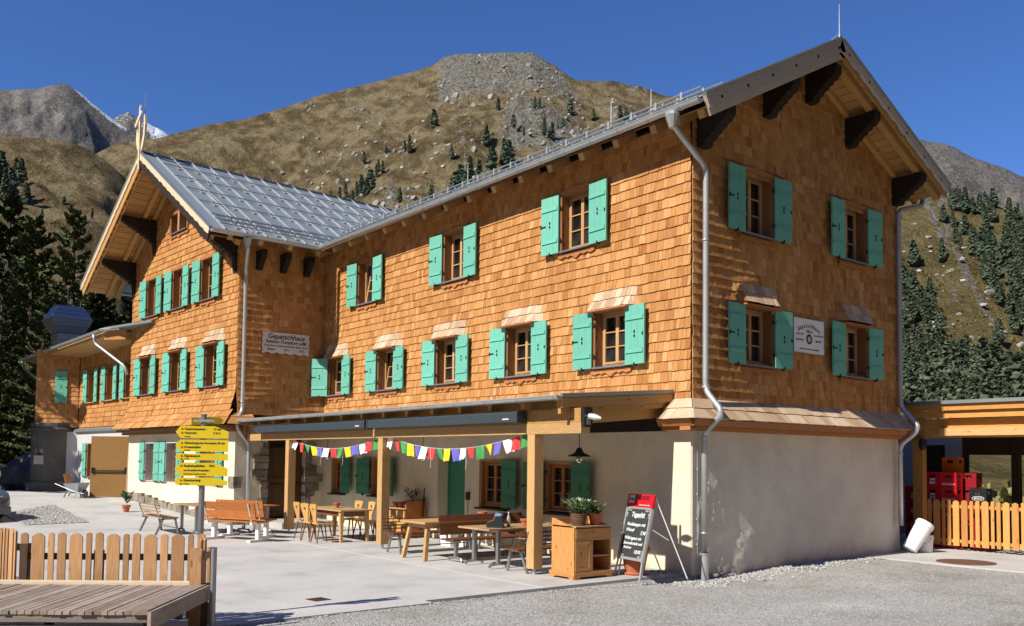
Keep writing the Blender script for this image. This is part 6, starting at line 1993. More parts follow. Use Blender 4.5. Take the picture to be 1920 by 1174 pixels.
text("Stiegl", 0.06, "ink", ab, bp(-W2+0.13, -0.022, 1.37), TR, shear=0.2)
text("Braukunst auf h\u00f6chster Stufe.", 0.026, "white_board", ab, bp(0.15, -0.018, 1.275), TR)
chalk("Tageshit", 0.115, 0.0, 1.10, 'CENTER')
q = MB(); q.beam(bp(-0.1, -0.003, 1.045), bp(0.2, -0.003, 1.06), 0.004, 0.006); q.build("underline", "chalk", ab)
chalk("Nudelsuppe mit", 0.082, -0.27, 0.93); chalk("W\u00fcrstl", 0.082, -0.27, 0.83); chalk("7,90", 0.085, 0.16, 0.79)
chalk("Wildragout mit", 0.078, -0.27, 0.69); chalk("Semmelkn\u00f6del und", 0.07, -0.27, 0.60); chalk("Rotkraut", 0.062, -0.25, 0.525); chalk("18,90", 0.085, 0.07, 0.46)
q = MB()
for sx, sz in ((-1, 1), (1, 1), (-1, -1), (1, -1)):
    ox, oz = sx*0.315, 0.78+sz*0.40
    for k, (dx, dz, r) in enumerate(((0.0, 0.0, 0.028), (0.055, 0.0, 0.022), (0.0, 0.06, 0.022), (0.10, 0.005, 0.014), (0.005, 0.105, 0.014))):
        pts = []
        for i in range(11):
            a = i*0.55+k
            rr = r*(1-i*0.05)
            pts.append(bp(ox-sx*dx+rr*math.cos(a), -0.004, oz-sz*dz+rr*math.sin(a)))
        q.tube(pts, 0.0035, 4)
q.build("scrollwork", "chalk", ab, kind="stuff")

# ------------------------------------------------------------------ prayer flags
def flag_string(a, b, sag, cols, label, wind, sz=0.205):
    a, b = Vector(a), Vector(b)
    t = thing("prayer_flag_string", label, "bunting", a, 0, "strings of prayer flags between the porch posts")
    L = b-a
    def cv(u): return L*u+Vector((0, 0, -4*sag*u*(1-u)))
    mb = MB(); mb.tube([cv(i/24) for i in range(25)], 0.004, 4); mb.build("cord", "cloth_white", t)
    n = len(cols)
    for i, c in enumerate(cols):
        u0, u1 = (i+0.08)/n, (i+0.90)/n
        p0, p1 = cv(u0), cv(u1)
        hh = sz*random.uniform(0.92, 1.1)
        sw = random.uniform(-0.5, 0.5)*wind
        fold = random.random() < 0.15
        mb = MB()
        G = 5
        P = []
        for r in range(G+1):
            row = []
            for q in range(G+1):
                x, y = q/G, r/G
                if fold: x = 0.5+(x-0.5)*(1-0.75*y)
                p = p0.lerp(p1, x)+Vector((0, 0, -hh*y*(1-0.12*(fold))))
                p += Vector((sw*0.12*y, 0.035*math.sin(x*5+i)*y+sw*0.10*y*y+0.012*math.sin(x*9+i*2), 0.01*math.sin(x*7+i)*y))
                row.append(p)
            P.append(row)
        for r in range(G):
            for q in range(G):
                mb.quad([P[r][q], P[r+1][q], P[r+1][q+1], P[r][q+1]])
        o = mb.build("flag", "cloth_"+c, t, smooth=True)
    for u in (0.35, 0.6):
        mb = MB(); p = cv(u); mb.tube([p, p+Vector((0.01, 0.01, -0.30)), p+Vector((0.0, 0.0, -0.42))], 0.004, 4); mb.build("tassel", "cloth_white", t)
seq = ["white", "red", "green", "yellow", "blue"]
flag_string((-11.43, -2.40, 2.44), (-6.84, -2.40, 2.46), 0.24, [seq[i % 5] for i in range(13)], "shorter string of thirteen prayer flags from the entrance post to the middle post", 0.7, 0.22)
flag_string((-6.60, -2.40, 2.48), (-1.62, -2.40, 2.50), 0.30, [seq[i % 5] for i in range(18)], "longer string of prayer flags from the middle post to the corner post", 0.7, 0.235)

# ------------------------------------------------------------------ signpost
sp = thing("signpost", "grey steel signpost with six yellow hiking arrow boards above the picket fence", "signpost", (-0.44, -8.64, 0.0), R(66))
mb = MB(); mb.tube([(0, 0.03, 0), (0, 0.03, 2.50)], 0.036, 14); mb.lathe([(0.04, 2.50), (0.04, 2.512)], (0, 0.03, 0), 14); mb.build("pole", "steel", sp)
def arrow(z, h, w, left=True, cut=False, tilt_=0.0, rz=0.0, txt=(), off=-0.018):
    x0, x1 = -0.32, -0.32+w
    k = h*0.5
    poly = [(x0+k*0.75, -h/2), (x1, -h/2), (x1, h/2*(0.15 if cut else 1)), (x1-0.16 if cut else x1-0.001, h/2), (x0+k*0.75, h/2), (x0, 0)]
    o = MB(); o.prism(poly, (0, 0, 0), (1,0,0), (0,0,1), 0.006, tone=0.5)
    b = o.build("arrow_board", "sign_yellow", sp, (0, off, z))
    b.rotation_euler = (0, 0, rz)
    for s, size, x, dz in txt:
        text(s, size, "ink", b, (x, -0.0075, dz), (R(90), 0, 0), align='LEFT')
    d = MB()
    for s, size, x, dz in txt[:2]:
        if x < -0.2: d.prism([(0.011*math.cos(i*0.785), 0.011*math.sin(i*0.785)) for i in range(8)], (x-0.028, -0.0075, dz), (1,0,0), (0,0,1), 0.002, tone=0.5)
    if d.v: d.build("trail_mark", "ink_red", b)
arrow(2.289, 0.150, 0.62, cut=True, txt=(("Gepatschspeicher", 0.034, -0.215, 0.038), ("Nasserein", 0.034, -0.215, -0.010), ("15 min", 0.034, 0.12, 0.038), ("2 \u00bd h", 0.034, 0.12, -0.010), ("AV-Weg", 0.018, -0.215, -0.056)))
arrow(2.122, 0.145, 0.62, txt=(("Gletschergarten", 0.034, -0.215, 0.033), ("Kreuzeckpfad", 0.034, -0.215, -0.018), ("Fernergries 20 min", 0.032, 0.015, 0.033), ("AV-Weg", 0.018, -0.215, -0.056)))
arrow(1.984, 0.082, 0.62, txt=(("\u00d6lgrubenjoch", 0.034, -0.215, 0.012), ("AV-Weg", 0.016, -0.215, -0.025)))
arrow(1.830, 0.164, 0.62, cut=True, txt=(("Rauhekopfh\u00fctte", 0.038, -0.215, 0.044), ("2731", 0.034, 0.08, 0.044), ("nur f\u00fcr ge\u00fcbte Bergsteiger", 0.028, -0.215, -0.010), ("DAV Sektion Frankfurt am Main", 0.020, -0.215, -0.055)))
arrow(1.683, 0.096, 0.62, cut=True, txt=(("Gletschersteig", 0.034, -0.215, 0.014), ("AV-Weg", 0.018, -0.215, -0.03)))
o = MB(); o.prism([(-0.16, -0.045), (0.20, -0.045), (0.245, 0.0), (0.20, 0.045), (-0.16, 0.045)], (0, 0, 0), (1,0,0), (0,0,1), 0.006, tone=0.5)
b = o.build("arrow_board", "sign_yellow", sp, (0, 0.075, 2.43)); b.rotation_euler = (0, R(-3), R(24))
mb = MB(); mb.span((-0.12, -0.014, 2.415), (0.13, -0.006, 2.445)); mb.span((0.035, -0.005, 2.41), (0.07, 0.065, 2.45)); mb.build("bracket_clamp", "alu", sp)

# ------------------------------------------------------------------ foreground fence and sun deck
BR = Vector((0.10, -8.70, 0)); bd = Vector((-0.60, -0.80, 0)); rd = Vector((0.80, -0.60, 0))
DZ = 0.50
dk_ = thing("wooden_deck_bench", "low weathered grey slatted wooden lounging deck in front of the garden fence", "deck bench")
def dp(a, b, z): return BR+bd*a+rd*b+Vector((0, 0, z))
n = 44
for i in range(n):
    a0 = 0.17+i*0.072
    j = random.uniform(-0.012, 0.012)
    zt = DZ+random.uniform(-0.004, 0.003)
    mb = MB()
    mb.hexa([dp(a0, 0.14, DZ-0.035), dp(a0+0.062, 0.14, DZ-0.035), dp(a0+0.062, 1.92+j, DZ-0.035), dp(a0, 1.92+j, DZ-0.035), dp(a0, 0.14, zt), dp(a0+0.062, 0.14, zt), dp(a0+0.062, 1.92+j, zt), dp(a0, 1.92+j, zt)])
    mb.build("slat", "deck_grey", dk_)
mb = MB(); mb.hexa([dp(0.16, 0.0, DZ-0.03), dp(3.5, 0.0, DZ-0.03), dp(3.5, 0.135, DZ-0.03), dp(0.16, 0.135, DZ-0.03), dp(0.16, 0.0, DZ+0.03), dp(3.5, 0.0, DZ+0.03), dp(3.5, 0.135, DZ+0.03), dp(0.16, 0.135, DZ+0.03)]); mb.build("back_board", "deck_new", dk_)
mb = MB(); mb.hexa([dp(0.0, 0.0, DZ-0.03), dp(0.155, 0.0, DZ-0.03), dp(0.155, 1.94, DZ-0.03), dp(0.0, 1.94, DZ-0.03), dp(0.0, 0.0, DZ+0.012), dp(0.155, 0.0, DZ+0.012), dp(0.155, 1.94, DZ+0.012), dp(0.0, 1.94, DZ+0.012)]); mb.build("border_board", "deck_grey", dk_)
mb = MB(); mb.hexa([dp(-0.035, 0.0, DZ-0.17), dp(0.0, 0.0, DZ-0.17), dp(0.0, 1.94, DZ-0.17), dp(-0.035, 1.94, DZ-0.17), dp(-0.035, 0.0, DZ+0.0), dp(0.0, 0.0, DZ+0.0), dp(0.0, 1.94, DZ+0.0), dp(-0.035, 1.94, DZ+0.0)]); mb.build("side_board", "deck_grey", dk_)
mb = MB(); mb.hexa([dp(0.02, 1.86, DZ-0.11), dp(3.6, 1.86, DZ-0.11), dp(3.6, 1.90, DZ-0.11), dp(0.02, 1.90, DZ-0.11), dp(0.02, 1.86, DZ-0.037), dp(3.6, 1.86, DZ-0.037), dp(3.6, 1.90, DZ-0.037), dp(0.02, 1.90, DZ-0.037)]); mb.build("front_board", "deck_grey", dk_)
mb = MB(); mb.hexa([dp(0.03, 1.80, DZ-0.26), dp(3.6, 1.80, DZ-0.26), dp(3.6, 1.86, DZ-0.26), dp(0.03, 1.86, DZ-0.26), dp(0.03, 1.80, DZ-0.15), dp(3.6, 1.80, DZ-0.15), dp(3.6, 1.86, DZ-0.15), dp(0.03, 1.86, DZ-0.15)]); mb.build("steel_beam", "zinc_dull", dk_)
for a in (0.05, 1.8, 3.4):
    for b_ in (0.1, 1.75):
        mb = MB(); mb.beam(dp(a, b_, -0.02), dp(a, b_, DZ-0.04), 0.09, 0.09, upv=(1, 0, 0)); mb.build("leg", "rail_dark", dk_)
fn = thing("garden_fence", "weathered larch picket fence with mixed wide and narrow pickets behind the deck", "fence")
f0 = BR-rd*0.22+bd*0.10
f1 = BR-rd*0.22+bd*2.33
fence(fn, f1+Vector((0,0,0)), f0, (0.085, 0.15, 0.065, 0.095, 0.15, 0.065, 0.09, 0.15, 0.065, 0.09, 0.15), 0.045, 0.05, 1.01, "fence_larch", rails=(0.35, 0.72), rail_m="rail_dark", front=1)
f2 = f1+Vector((-9, -0.95, 0))
fence(fn, f2, f1+Vector((-0.05, -0.01, 0)), (0.085, 0.15, 0.065, 0.095, 0.15, 0.065, 0.09), 0.045, 0.05, 1.03, "fence_larch", rails=(0.35, 0.80), rail_m="rail_dark", front=1)
f3 = f0+Vector((0.25, -0.1875, 0))
fence(fn, f0+Vector((0.03, -0.02, 0)), f3, (0.08, 0.09), 0.05, 0.05, 0.97, "fence_larch", rails=(0.35, 0.80), front=1)
for p, h, m in ((f0+Vector((0.0, 0.05, 0)), 0.9, "fence_larch"), (f1+Vector((0.02, 0.06, 0)), 0.93, "rail_dark"), (f3, 0.9, "fence_larch"), (f1.lerp(f0, 0.4)+Vector((-0.05, 0.06, 0)), 0.85, "rail_dark")):
    mb = MB(); mb.beam(p+Vector((0,0,-0.02)), p+Vector((0,0,h)), 0.09, 0.09, upv=(0.8, -0.6, 0)); mb.build("post", m, fn)
mb = MB(); mb.beam(f3+Vector((0.05, -0.06, -0.02)), f3+Vector((0.05, -0.06, 0.93)), 0.02, 0.13, upv=(0.6, 0.8, 0)); mb.build("post_board", "fence_larch", fn)
mb = MB(); mb.tube([f3+Vector((0.20, 0.09, -0.02)), f3+Vector((0.20, 0.09, 0.93))], 0.028, 10); mb.build("steel_post", "zinc_dull", fn)
d2 = thing("wooden_deck_bench", "second weathered slatted deck running along the far stretch of garden fence", "deck bench")
e0 = dp(2.45, 0.0, 0); ed_ = Vector((-1, -0.105, 0)).normalized(); en = Vector((0.105, -1, 0)).normalized()
for i in range(40):
    a0 = -0.6+i*0.075
    mb = MB()
    P = [e0+ed_*a0+en*0.12, e0+ed_*(a0+0.064)+en*0.12, e0+ed_*(a0+0.064)+en*(1.3), e0+ed_*a0+en*(1.3)]
    mb.hexa([p+Vector((0,0,DZ-0.03)) for p in P]+[p+Vector((0,0,DZ+random.uniform(-0.003, 0.004)+0.005)) for p in P]); mb.build("slat", "deck_grey", d2)
mb = MB(); mb.beam(e0+en*0.05+Vector((0,0,DZ)), e0+ed_*3+en*0.05+Vector((0,0,DZ)), 0.13, 0.06); mb.build("back_board", "deck_grey", d2)
for a in (0.2, 1.5, 2.8):
    mb = MB(); mb.beam(e0+ed_*a+en*0.3+Vector((0,0,-0.02)), e0+ed_*a+en*0.3+Vector((0,0,DZ-0.035)), 0.09, 0.09, upv=(1, 0, 0)); mb.build("leg", "rail_dark", d2)
t = thing("drain_grate", "small square iron drain grate in the concrete yard", "drain", (-1.02, -6.75, 0.002), R(8))
mb = MB(); mb.span((-0.13, -0.13, 0), (0.13, 0.13, 0.006)); mb.build("frame", "rust", t)
for k in range(5):
    mb = MB(); mb.span((-0.11, -0.11+k*0.05, 0.0065), (0.11, -0.085+k*0.05, 0.010)); mb.build("bar", "iron_black", t)
# pot, wheelbarrow, bench and rubble by the annex door
t = pot(-18.75, -4.52, 0.24, 1.5, "terracotta pot with spiky plant at the foot of the white wall by the open door")
leafy(t, 40, 0.10, 0.3, 0.16, ["leaf_green", "leaf_dark"], base=0.22, up_=1.2)
t = place("bench", "orange plank bench beside the open oak door in the annex yard", "bench", -25.0, -4.6, 160); bench(t, 1.4, "bench_orange", "planks", 0.44, 0.85, "steel", "thin")
t = place("wheelbarrow", "grey wheelbarrow parked beside the open oak door", "wheelbarrow", -24.3, -4.75, 30)
t.scale = (0.8, 0.8, 0.8)
mb = MB(); mb.hexa([(-0.25, -0.2, 0.3), (0.35, -0.2, 0.3), (0.35, 0.2, 0.3), (-0.25, 0.2, 0.3), (-0.42, -0.32, 0.62), (0.5, -0.32, 0.68), (0.5, 0.32, 0.68), (-0.42, 0.32, 0.62)], tone=0.5); mb.build("tray", "zinc_dull", t)
mb = MB(); mb.lathe([(0.17, -0.03), (0.19, 0.0), (0.17, 0.03)], (0, 0, 0), 14); o = mb.build("wheel", "rubber", t, (0.55, 0, 0.19)); o.rotation_euler = (R(90), 0, 0)
for s in (-1, 1):
    mb = MB(); mb.tube([(0.55, s*0.05, 0.19), (0.1, s*0.22, 0.29), (-0.95, s*0.28, 0.62)], 0.016, 6); mb.tube([(-0.1, s*0.22, 0.3), (-0.3, s*0.26, 0.0)], 0.014, 5); mb.build("handle", "steel_white", t)
# ------------------------------------------------------------------ parked car, nose towards the yard
car = thing("parked_car", "dark grey estate car parked behind the garden fence, its nose showing", "car", (-19.1, -9.45, 0.15), R(22))
# local: nose along +x, width along y
def car_section(x, w, zs): return [(x, y*w, z) for y, z in zs]
prof = [  # x, half width, hood/roof height, belt
    (2.25, 0.62, 0.52, 0.40), (2.18, 0.74, 0.66, 0.42), (1.95, 0.83, 0.78, 0.45), (1.40, 0.88, 0.90, 0.5), (0.85, 0.89, 0.97, 0.55), (0.75, 0.89, 1.0, 0.6), (0.05, 0.80, 1.42, 0.7), (-0.6, 0.79, 1.48, 0.7), (-1.5, 0.78, 1.44, 0.7), (-2.1, 0.76, 1.1, 0.7), (-2.25, 0.72, 0.7, 0.5)]
mb = MB(); gl = MB()
rings = []
for x, hw, zt, zb in prof:
    belt = min(zt-0.02, 0.88)
    cabin = zt > 1.05
    tw = hw*0.78 if cabin else hw*0.72
    rings.append([(x, -hw*0.96, 0.22), (x, -hw, 0.5), (x, -hw*0.985, belt), (x, -tw, zt-0.05), (x, -tw*0.7, zt), (x, 0, zt+0.03), (x, tw*0.7, zt), (x, tw, zt-0.05), (x, hw*0.985, belt), (x, hw, 0.5), (x, hw*0.96, 0.22)])
for A, B in zip(rings[:-1], rings[1:]):
    for j in range(10):
        glass = (j in (2, 7) and min(A[5][2], B[5][2]) > 0.98 and A[0][0] < 0.8) or (j in (3, 4, 5, 6) and abs(A[0][0]-0.75) < 0.01)
        (gl if glass else mb).quad([A[j], A[j+1], B[j+1], B[j]], tone=0.5)
mb.quad(rings[0], tone=0.5); mb.quad(rings[-1], tone=0.5)
mb.build("body", "car_paint", car, smooth=True); gl.build("window", "window_glass", car)
mb = MB(); mb.span((2.19, -0.40, 0.42), (2.27, 0.40, 0.62)); g_ = mb.build("grille", "black_plastic", car)
for z in (0.46, 0.52, 0.58):
    mb = MB(); mb.span((2.26, -0.38, z), (2.285, 0.38, z+0.018)); mb.build("chrome_bar", "chrome", g_)
mb = MB(); mb.span((2.12, -0.7, 0.2), (2.30, 0.7, 0.40)); mb.build("bumper", "car_paint", car)
for s in (-1, 1):
    mb = MB(); mb.hexa([(2.16, s*0.44, 0.52), (1.98, s*0.80, 0.55), (1.86, s*0.83, 0.56), (2.0, s*0.44, 0.55), (2.13, s*0.44, 0.66), (1.98, s*0.78, 0.71), (1.8, s*0.80, 0.74), (1.95, s*0.44, 0.72)], tone=0.5); mb.build("headlight", "chrome", car)
    mb = MB(); mb.blob((0.62, s*1.0, 1.0), 0.11, 2, 0.05, (0.7, 1.0, 0.75)); mb.build("wing_mirror", "alu", car, smooth=True)
    for x in (1.4, -1.45):
        w_ = bpy.data.objects.new("wheel", None); COL.objects.link(w_); w_.parent = car; w_.location = (x, s*0.80, 0.32); w_.rotation_euler = (R(90), 0, 0)
        mb = MB(); mb.lathe([(0.2, -0.1), (0.31, -0.1), (0.325, 0), (0.31, 0.1), (0.2, 0.1)], (0,0,0), 24); mb.build("tyre", "rubber", w_)
        mb = MB(); mb.lathe([(0.2, -0.08), (0.2, 0.08), (0.05, 0.09), (0.01, 0.09)], (0,0,0), 16); mb.build("rim", "alu", w_)
mb = MB(); mb.span((2.30, -0.26, 0.27), (2.306, 0.26, 0.37)); mb.build("number_plate", "white_board", car)
# ------------------------------------------------------------------ mountains around the valley
def hill_mat(name, grass, rockc, snow=None, gscale=1.0):
    m, n, l, b = mat(name)
    mp = coords(n, l, 'Object', (gscale, gscale, gscale))
    big = noise_n(n, l, mp.outputs[0], 0.006, 8, 0.62)
    mid = noise_n(n, l, mp.outputs[0], 0.035, 8, 0.65)
    fin = noise_n(n, l, mp.outputs[0], 0.22, 8, 0.7)
    g1 = ramp(n, [(0.36, grass[0]), (0.47, grass[1]), (0.58, grass[2]), (0.72, grass[3])])
    mx = nd(n, "ShaderNodeMath", operation='MULTIPLY_ADD')
    l.new(mid.outputs[0], mx.inputs[0]); mx.inputs[1].default_value = 0.7
    ms = n.new("ShaderNodeMapping"); ms.inputs['Rotation'].default_value = (0.3, 0.5, 0.7); ms.inputs['Scale'].default_value = (gscale*0.25, gscale*1.6, gscale*1.0)
    l.new(mp.inputs[0].links[0].from_socket, ms.inputs[0])
    strk = noise_n(n, l, ms.outputs[0], 0.03, 7, 0.66)      # trodden and washed streaks across the slope
    strk.inputs['Distortion'].default_value = 0.6
    m3_ = nd(n, "ShaderNodeMath", operation='MULTIPLY_ADD'); l.new(strk.outputs[0], m3_.inputs[0]); m3_.inputs[1].default_value = 0.75
    m2 = nd(n, "ShaderNodeMath", operation='MULTIPLY_ADD'); l.new(big.outputs[0], m2.inputs[0]); m2.inputs[1].default_value = 0.45; m2.inputs[2].default_value = -0.3
    l.new(m2.outputs[0], m3_.inputs[2])
    l.new(m3_.outputs[0], mx.inputs[2])
    l.new(mx.outputs[0], g1.inputs[0])
    rk = ramp(n, [(0.3, rockc[0]), (0.55, rockc[1]), (0.75, rockc[2])])
    l.new(fin.outputs[0], rk.inputs[0])
    at = n.new("ShaderNodeAttribute"); at.attribute_name = "rock"
    pat = noise_n(n, l, mp.outputs[0], 0.07, 6, 0.7)
    ad = nd(n, "ShaderNodeMath", operation='MULTIPLY_ADD')
    l.new(fin.outputs[0], ad.inputs[0]); ad.inputs[1].default_value = 1.3
    s1_ = nd(n, "ShaderNodeMath", operation='MULTIPLY_ADD'); l.new(pat.outputs[0], s1_.inputs[0]); s1_.inputs[1].default_value = 1.9
    s2 = nd(n, "ShaderNodeMath", operation='SUBTRACT'); l.new(at.outputs['Fac'], s2.inputs[0]); s2.inputs[1].default_value = 1.72
    l.new(s2.outputs[0], s1_.inputs[2])
    l.new(s1_.outputs[0], ad.inputs[2])
    msk = ramp(n, [(0.42, (0, 0, 0)), (0.62, (1, 1, 1))])
    l.new(ad.outputs[0], msk.inputs[0])
    c = mixc(n, l, msk.outputs[0], g1.outputs[0], rk.outputs[0])
    fr = ramp(n, [(0.3, (0.72, 0.72, 0.72)), (0.7, (1.22, 1.22, 1.22))])
    l.new(fin.outputs[0], fr.inputs[0])
    c = mixc(n, l, 0.8, c, fr.outputs[0], 'MULTIPLY')
    if snow:
        sa = n.new("ShaderNodeAttribute"); sa.attribute_name = "snow"
        sd = nd(n, "ShaderNodeMath", operation='MULTIPLY_ADD'); l.new(fin.outputs[0], sd.inputs[0]); sd.inputs[1].default_value = 1.2
        l.new(sa.outputs['Fac'], sd.inputs[2])
        sr = ramp(n, [(0.98, (0, 0, 0)), (1.0, (1, 1, 1))])
        s3 = nd(n, "ShaderNodeMath", operation='MULTIPLY'); l.new(sd.outputs[0], s3.inputs[0]); s3.inputs[1].default_value = 0.75
        l.new(s3.outputs[0], sr.inputs[0])
        c = mixc(n, l, sr.outputs[0], c, (0.75, 0.78, 0.82))
    l.new(c, b.inputs['Base Color'])
    b.inputs['Roughness'].default_value = 0.95
    b.inputs['Specular IOR Level'].default_value = 0.05
    hb_ = nd(n, "ShaderNodeMath", operation='MULTIPLY_ADD'); l.new(pat.outputs[0], hb_.inputs[0]); hb_.inputs[1].default_value = 2.2; l.new(fin.outputs[0], hb_.inputs[2])
    bump(n, l, b, hb_.outputs[0], 1.0, 6.0)
GRASS = [(0.045, 0.034, 0.018), (0.092, 0.068, 0.034), (0.142, 0.106, 0.053), (0.255, 0.205, 0.115)]
hill_mat("alpine_grass", GRASS, [(0.085, 0.08, 0.065), (0.24, 0.23, 0.195), (0.40, 0.385, 0.335)])
hill_mat("scree", [(0.10, 0.088, 0.075), (0.14, 0.122, 0.104), (0.185, 0.163, 0.14), (0.235, 0.213, 0.187)], [(0.075, 0.07, 0.066), (0.155, 0.145, 0.133), (0.25, 0.235, 0.215)], snow=True, gscale=0.6)
hill_mat("forest_slope", [(0.06, 0.056, 0.024), (0.115, 0.10, 0.042), (0.18, 0.145, 0.062), (0.25, 0.20, 0.095)], [(0.14, 0.135, 0.12), (0.27, 0.26, 0.235), (0.38, 0.365, 0.335)], gscale=2.0)

stone("hill_rock", [(0.13, 0.122, 0.10), (0.26, 0.245, 0.205), (0.40, 0.38, 0.33)], 0.12, 0.6)
def interp(tab, a):
    if a <= tab[0][0]: return tab[0][1]
    for (x0, y0), (x1, y1) in zip(tab[:-1], tab[1:]):
        if a <= x1:
            return y0+(y1-y0)*(a-x0)/(x1-x0)
    return tab[-1][1]
class Hill:
    def __init__(s, tab, r0, r1, p, amp, fs, base=-3.0, rock=None, seed=0):
        s.tab, s.r0, s.r1, s.p, s.amp, s.fs, s.base, s.rock, s.seed = tab, r0, r1, p, amp, fs, base, rock, seed
    def pos(s, a, r, detail=True):
        t = (r-s.r0)/(s.r1-s.r0)
        ar_ = R(a)
        x, y = CAM.x-math.cos(ar_)*r, CAM.y+math.sin(ar_)*r
        e = R(interp(s.tab, a))
        if t <= 1:
            z = 2+r*math.tan(e*max(0, t)**s.p)+(s.base-2)*(1-max(0, min(1, t)))**2
        else:
            z = 2+s.r1*math.tan(e)-(r-s.r1)*0.45
        if detail:
            q = Vector((x*s.fs, y*s.fs, s.seed))
            k = s.amp*min(1, max(0, t)*2.2)*(1-0.85*sm(0.86, 1.0, t))
            ro = s.rock(a, t) if s.rock else 0
            f1 = noise.fractal(q, 1.0, 2.1, 6)
            rd_ = noise.ridged_multi_fractal(q*3.1, 0.9, 2.1, 5, 1.0, 2.0)-1.0
            z += k*(f1*0.9+0.42*rd_)
            z += s.amp*ro*(1-0.8*sm(0.84, 1.0, t))*(0.55*(noise.ridged_multi_fractal(q*9, 0.8, 2.2, 4, 1.0, 2.0)-1.0)+0.35*noise.cell(q*26))*0.35
        return Vector((x, y, z))
    def at_el(s, a, el):
        f = max(0.0, min(1.0, el/interp(s.tab, a)))
        r = s.r0+(s.r1-s.r0)*f**(1/s.p)
        return s.pos(a, r), r
    def build(s, name, a0, a1, na, nr, m, extra=0.25, snowf=None):
        V, Fc, rk, sn = [], [], [], []
        for j in range(nr+1):
            t = (j/nr)*(1+extra)
            r = s.r0+(s.r1-s.r0)*t
            for i in range(na+1):
                a = a0+(a1-a0)*i/na
                V.append(tuple(s.pos(a, r)))
                rk.append(s.rock(a, t) if s.rock else 0.0)
                sn.append(snowf(a, t) if snowf else 0.0)
        for j in range(nr):
            for i in range(na):
                k = j*(na+1)+i
                Fc.append((k, k+1, k+na+2, k+na+1))
        me = bpy.data.meshes.new(name)
        me.from_pydata(V, [], Fc)
        at = me.attributes.new("rock", 'FLOAT', 'POINT'); at.data.foreach_set("value", rk)
        if snowf:
            at = me.attributes.new("snow", 'FLOAT', 'POINT'); at.data.foreach_set("value", sn)
        me.materials.append(MAT[m])
        me.polygons.foreach_set("use_smooth", [True]*len(Fc))
        return link(name, me, kind="structure")
T1 = [(-10, 6), (4.77, 6.49), (8.33, 10.89), (9.84, 12.83), (11.39, 15.08), (13.0, 17.06), (13.98, 17.78), (15.28, 18.17), (16.46, 18.48), (17.35, 18.83), (19.48, 19.63), (21.67, 20.23), (23.91, 21.06), (25.54, 21.75), (28.53, 22.65), (31.58, 23.58), (33.02, 24.07), (33.64, 24.54), (35.37, 24.86), (39.55, 24.81), (40.95, 24.13), (42.35, 23.31), (44.77, 23.2), (46.49, 22.84), (47.85, 22.33), (50.87, 21.97), (54.78, 20.9), (57.92, 19.86), (60.94, 18.36), (64.09, 15.8), (67.83, 11.01)]
T2 = [(-3.2, 15.42), (2.04, 16.48), (5.57, 16.93), (8.09, 17.26), (9.67, 17.45), (11.02, 17.56), (12.43, 17.26), (13.58, 16.73), (14.62, 15.9), (15.32, 15.0), (16.03, 13.25), (17.0, 10.56), (18.5, 6)]
T3 = [(-6, 14), (0.95, 15.73), (5.5, 18.54), (8.0, 19.58), (9.57, 20.02), (10.64, 20.39), (11.13, 20.53), (11.47, 20.51), (12.32, 20.1), (13.2, 19.48), (14.08, 18.9), (14.97, 18.51), (16.16, 18.26), (17.68, 17.6), (20, 16)]
T4 = [(11, 17), (12.13, 17.8), (13.23, 18.6), (13.93, 19.14), (14.65, 19.42), (15.39, 19.21), (16.14, 18.9), (16.91, 18.54), (17.82, 18.24), (20, 17)]
TF = [(48, 12.5), (54.75, 14.47), (57.89, 15.19), (60.91, 15.68), (63.32, 15.53), (65.2, 15.03), (66.82, 14.46), (68.39, 13.78), (72.82, 11.89), (79.29, 13), (90, 24), (105, 31), (150, 32)]  # unseen eastern end raised to hold sky light off the gable
TR = [(50, 19.5), (53.16, 19.83), (56.36, 19.74), (59.45, 19.26), (62.12, 18.6), (63.41, 18.32), (64.4, 18.05), (65.23, 17.54), (66.85, 16.61), (68.43, 15.74), (71.67, 13.97), (77.28, 12.08), (90, 14), (110, 17)]
def rock1(a, t):
    v = 0.8*sm(0.84, 0.93, t)*sm(32, 34.0, a)*(1-sm(41.0, 43.5, a))
    v = max(v, 0.8*sm(0.72, 0.80, t)*(1-sm(0.84, 0.90, t))*sm(36, 38.5, a)*(1-sm(42.0, 44.5, a)))
    n_ = noise.noise((a*0.9, t*14, 2.0))
    v = max(v, 0.75*sm(0.12, 0.42, n_)*sm(0.35, 0.5, t)*(1-sm(0.75, 0.9, t)*(1-sm(43, 45, a)))*sm(24, 31, a))
    n2 = noise.noise((a*2.4, t*30, 6.0))
    v = max(v, 0.72*sm(0.30, 0.5, n2)*sm(0.3, 0.45, t)*sm(21, 30, a))
    return v
def rock3(a, t): return 0.95*sm(0.25, 0.6, t)*(0.6+0.4*sm(-0.2, 0.3, noise.noise((a*1.3, t*9, 1))))
def rockF(a, t):
    c = 64.7+(t-0.95)*(-9.0)
    v = sm(0.55, 0.62, t)*(1-min(1, abs(a-(63.2+(1-t)*9.5))/0.55))
    v = max(v, 0.9*(1-min(1, abs(a-(64.4+(0.98-t)*3.0))/0.45))*sm(0.80, 0.86, t))
    n2 = noise.noise((a*3.2, t*22, 3.0))
    return max(v, 0.8*sm(0.32, 0.5, n2), 0)
H1 = Hill(T1, 130, 1400, 1.0, 42, 0.0032, rock=rock1, seed=1)
H2 = Hill(T2, 120, 820, 1.0, 26, 0.0045, seed=5)
H3 = Hill(T3, 1500, 2700, 0.55, 48, 0.0030, rock=rock3, seed=9)
H4 = Hill(T4, 3000, 4200, 0.5, 150, 0.0016, rock=lambda a, t: 1.0, seed=12)
HF = Hill(TF, 110, 650, 1.3, 13, 0.010, rock=rockF, seed=21)
